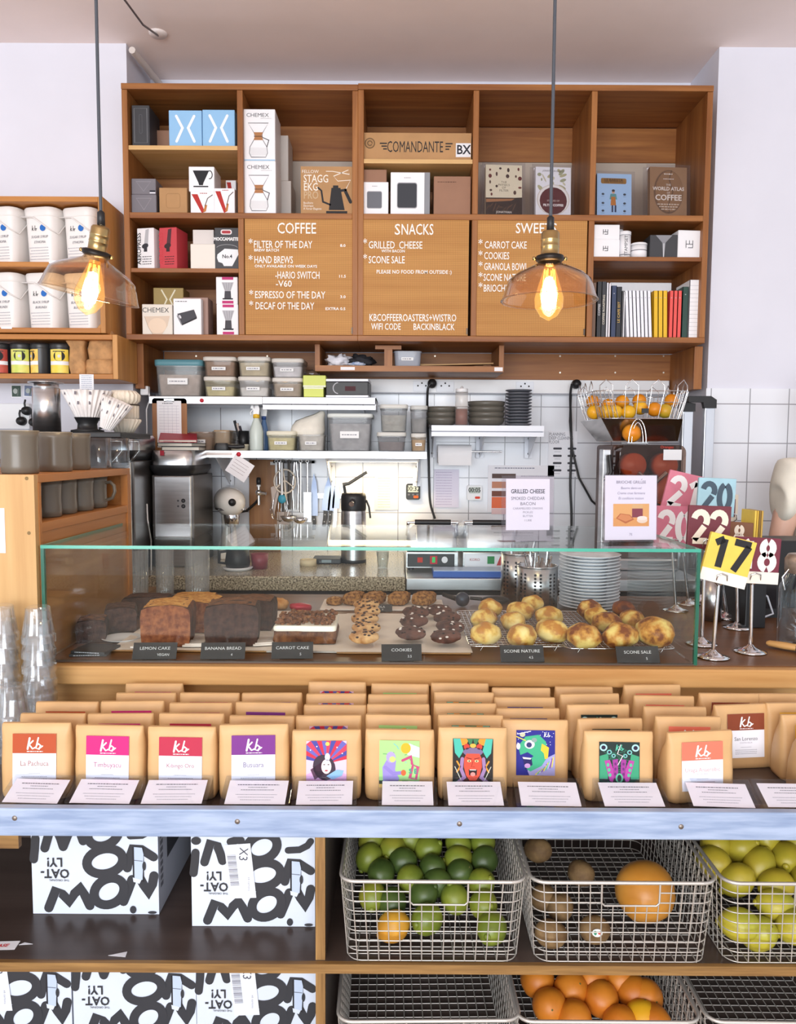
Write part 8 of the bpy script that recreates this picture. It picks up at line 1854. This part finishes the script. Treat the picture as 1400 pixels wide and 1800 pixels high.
limes = [(692, 1628, lime_o, 'orange yellow lime lowest at the basket front'), (751, 1616, lime_g, 'bright green lime lowest at the basket front next to the orange one'), (865, 1632, lime_g, 'green lime lowest at the basket corner beside the kiwi basket'),
         (655, 1575, lime_y, 'yellow green lime low by the basket side at the partition'), (690, 1586, lime_d, 'dark lime half hidden above the orange yellow lime'), (745, 1572, lime_d, 'dark green lime in the notch above the bright front lime'), (800, 1580, lime_g, 'yellow tinged lime right of the basket notch'), (850, 1590, lime_y, 'olive lime above the corner lime'),
         (722, 1545, lime_g, 'large light green lime just above the rim in the middle'), (770, 1552, lime_d, 'small dark lime at the rim right of the large light one'), (846, 1552, lime_y, 'yellow spotted lime at the rim beside the kiwi basket'), (671, 1534, lime_d, 'dark lime above the rim by the partition'),
         (808, 1534, lime_d, 'dark lime half under the yellow one above the rim'), (760, 1527, lime_d, 'small dark lime in the second row from the rim'), (708, 1514, lime_d, 'dark green lime in the third row, one from the partition side'), (806, 1510, lime_y, 'yellow spotted lime in the third row'), (852, 1512, lime_d, 'deep green lime in the third row at the basket side'), (646, 1507, lime_g, 'lime at the basket side in the third row by the partition'),
         (691, 1491, lime_y, 'lime with a brown spot in the rear row'), (753, 1492, lime_g, 'biggest lime of the rear row'), (806, 1482, lime_g, 'green lime behind the yellow spotted one'), (849, 1481, lime_g, 'lime in the far corner beside the kiwi basket'), (655, 1477, lime_y, 'dull lime in the far corner by the partition'), (722, 1474, lime_g, 'lime farthest back in the middle under the plank')]
for i, (px, py, m, l) in enumerate(limes): put('lime', l, 'lime', px, py, .0305 if i < 3 else .0285, m, zbk, .42, 'limes in the wire basket', i + 1, (1, .95, 1.08), True, xl)
kiwi_m = mat('kiwi skin', '8A6E48', .75, col2='6C5234', scale=40, bump=.2); xl = (bxs[1] - .155, bxs[1] + .155)
for i, (px, py, l) in enumerate(((963, 1641, 'kiwi lying lowest at the basket corner beside the limes'), (1046, 1634, 'kiwi with a small fruit sticker'), (985, 1594, 'kiwi behind the low corner kiwi'), (950, 1578, 'kiwi against the basket side beside the limes'), (1022, 1535, 'single kiwi above the rim in the middle of the basket'), (946, 1494, 'kiwi deepest in the basket under the plank'))):
    o = put('kiwi', l, 'kiwi', px, py, .0275, kiwi_m, zbk, .30, 'kiwis in the wire basket', i + 40, (1.15, .95, .95), False, xl, rot=(0, .2, .5 * i if i != 1 else .3))
    if i == 1:
        b = B(); b.X = Matrix.Translation((-.002, -.0262, .008)) @ Matrix.Rotation(-.3, 4, 'X'); b.disc(0, 0, .010, .007, -.0014, 'E8ECE8', 16); b.disc(-.004, 0, .003, .004, -.0018, '3C8A6A', 8); b.disc(.004, 0, .003, .003, -.0018, 'D04A44', 8); b.obj('fruit_sticker', o, rot=(0, -.2, -.3))
grape_m = mat('grapefruit peel', 'D89C48', .35, col2='C88632', scale=7, bump=.06)
put('grapefruit', 'large orange grapefruit resting alone in the kiwi basket', 'grapefruit', 1134, 1566, .060, grape_m, zbk, .30, None, 3, (.98, .98, 1.02), False, xl)
lem_m = mat('lemon peel', 'C2AC36', .38, col2='ACA030', scale=9, bump=.07); lem_g = mat('greenish lemon peel', 'A2A636', .38, col2='C4B63A', scale=7, bump=.07); xl = (bxs[2] - .155, bxs[2] + .155)
for i, (px, py, m, l) in enumerate(((1350, 1662, lem_g, 'greenish lemon lowest at the basket front'), (1290, 1625, lem_g, 'lemon with a green patch at the near basket corner'), (1365, 1592, lem_g, 'lemon with green streaks just below the rim'), (1400, 1630, lem_g, 'lemon half cut by the photo edge below the rim'), (1296, 1547, lem_m, 'deep yellow lemon at the rim beside the kiwi basket'), (1365, 1555, lem_m, 'yellow lemon just above the rim in the middle'), (1420, 1545, lem_m, 'lemon at the rim cut by the photo edge'),
        (1335, 1520, lem_m, 'large lemon in the second row'), (1243, 1515, lem_m, 'lemon against the basket side beside the kiwis'), (1383, 1508, lem_m, 'bright lemon in the second row near the photo edge'), (1300, 1490, lem_m, 'brightest lemon of the rear row'), (1258, 1487, lem_m, 'dull lemon in the far corner beside the kiwis'), (1345, 1478, lem_m, 'lemon farthest back under the plank'), (1395, 1478, lem_m, 'lemon farthest back at the photo edge'))):
    put('lemon', l, 'lemon', px, py, .033, m, zbk + .006, .42, 'lemons in the wire basket', i + 60, (.95, .95, 1.16), True, xl, rot=(.6 + i * .8, .5 + i * .5, i))
org2 = mat('ripe orange peel', 'DC882A', .42, col2='CC7420', scale=9, bump=.08); xl = (bxs[1] - .175, bxs[1] + .135)
for i, (px, py, l) in enumerate(((967, 1768, 'orange standing tall by the basket side with a dark spot'), (1010, 1790, 'bright orange at the bottom edge, first from the tall one'), (1092, 1800, 'orange at the bottom edge in the middle'), (1178, 1798, 'orange at the bottom edge near the empty basket'), (1130, 1790, 'yellowish orange between the two bottom edge ones'), (1005, 1738, 'orange in the second row under the shelf board'), (1057, 1755, 'dull orange in the second row, middle'), (1115, 1745, 'orange with a small scar in the second row'), (1168, 1752, 'dull orange in the second row by the basket side'), (945, 1722, 'orange deepest in the basket corner'), (1040, 1720, 'orange at the back just below the shelf board'), (1090, 1722, 'orange at the back, second below the shelf board'))):
    put('orange', l, 'orange', px, py, .036, org2 if i != 4 else orange_y, .225, .35, 'oranges on the bottom shelf', i + 90, (1, 1, 1.02), False, xl)
# ================================================================ pendant lamps
amber = glass('amber lamp glass', 'FFF3E2', 1.7, .02, 1.5)
brass = mat('antique brass', 'B49A6A', .28, 1.0, var=.1, scale=20); 
bulb_g = glass('bulb glass', 'FFF4DC', 1.0, .0, 1.4, glow=('FFC468', .28))
def lamp(label, px, ztop_py, Y, tilt, cordtop):
    q = P(px, ztop_py, Y)
    t = thing('pendant_lamp', label, 'pendant lamp', (q.x, Y, q.z))
    b = B(); b.tube([(0, 0, .012), (0, 0, ZC - q.z)], .0042, mat('grey cord', '4A4E56', .6), 8); b.lathe([(.03, ZC - q.z - .02), (.04, ZC - q.z - .0005)], black_plastic, 24); b.obj('cord', t)
    b = B(); b.lathe([(.004, .035), (.009, .03), (.0095, .0), (0, -.002)], black_plastic, 16); b.obj('cord_grip', t)
    pv = thing_part('lamp_head', t, (0, 0, -.002), tilt)
    b = B(); b.lathe([(.008, 0), (.019, -.003), (.0225, -.008), (.0225, -.022), (.0236, -.024), (.0225, -.026), (.0225, -.038), (.0236, -.04), (.0225, -.042), (.0225, -.058), (.025, -.062)], brass, 28); pv.append(b.obj('socket', t))
    b = B(); b.lathe([(.025, -.060), (.034, -.063), (.035, -.072), (.03, -.076), (.026, -.077)], mat('dark metal collar', '2E2A28', .4, .7), 28)
    for s in (-1, 1): b.ell((s * .039, 0, -.068), (.005, .005, .005), brass, 10, 6)
    pv.append(b.obj('collar', t))
    sh = [(.026, -.074), (.032, -.082), (.055, -.093), (.085, -.108), (.102, -.122), (.109, -.140), (.117, -.166), (.119, -.170)]
    b = B(); b.lathe(sh + [(r - .0025, z - .0012) for r, z in sh[::-1]], amber, 56); b.lathe([(.119, -.170), (.1205, -.1715), (.119, -.173), (.1165, -.1715), (.119, -.170)], amber, 56); pv.append(b.obj('shade', t))
    b = B(); b.lathe([(.013, -.085), (.017, -.10), (.028, -.135), (.0365, -.165), (.035, -.188), (.021, -.210), (.006, -.218), (.0, -.221)], bulb_g, 28); bulb = b.obj('bulb', t); pv.append(bulb)
    b = B(); b.lathe([(.0, -.112), (.010, -.116), (.0165, -.14), (.0195, -.165), (.0155, -.188), (0, -.196)], emit('glowing filament', 'FFFAF2', 40), 20)
    for k in range(6): a = PI * k / 3; b.tube([(.012 * math.cos(a), .012 * math.sin(a), -.095), (.018 * math.cos(a), .018 * math.sin(a), -.15), (.013 * math.cos(a), .013 * math.sin(a), -.198)], .0012, emit('filament wire', 'FFB648', 9), 5)
    f = b.obj('filament', bulb)
    for o in pv: o.rotation_euler = tilt
    d = bpy.data.lights.new('bulb_light', 'POINT'); d.energy = 2.2; d.color = (1, .72, .38); d.shadow_soft_size = .03
    lo_ = bpy.data.objects.new('bulb_light', d); C.objects.link(lo_); lo_.parent = t; lo_.location = (0, 0, -.15)
def thing_part(name, t, loc, tilt): return []
lamp('glass pendant lamp hanging crooked over the oak cup cabinet', 178, 396, 2.0, (.14, .25, 0), 170)
lamp('glass pendant lamp hanging straight before the SWEETS board', 968, 405, 2.02, (0, 0, 0), 975)
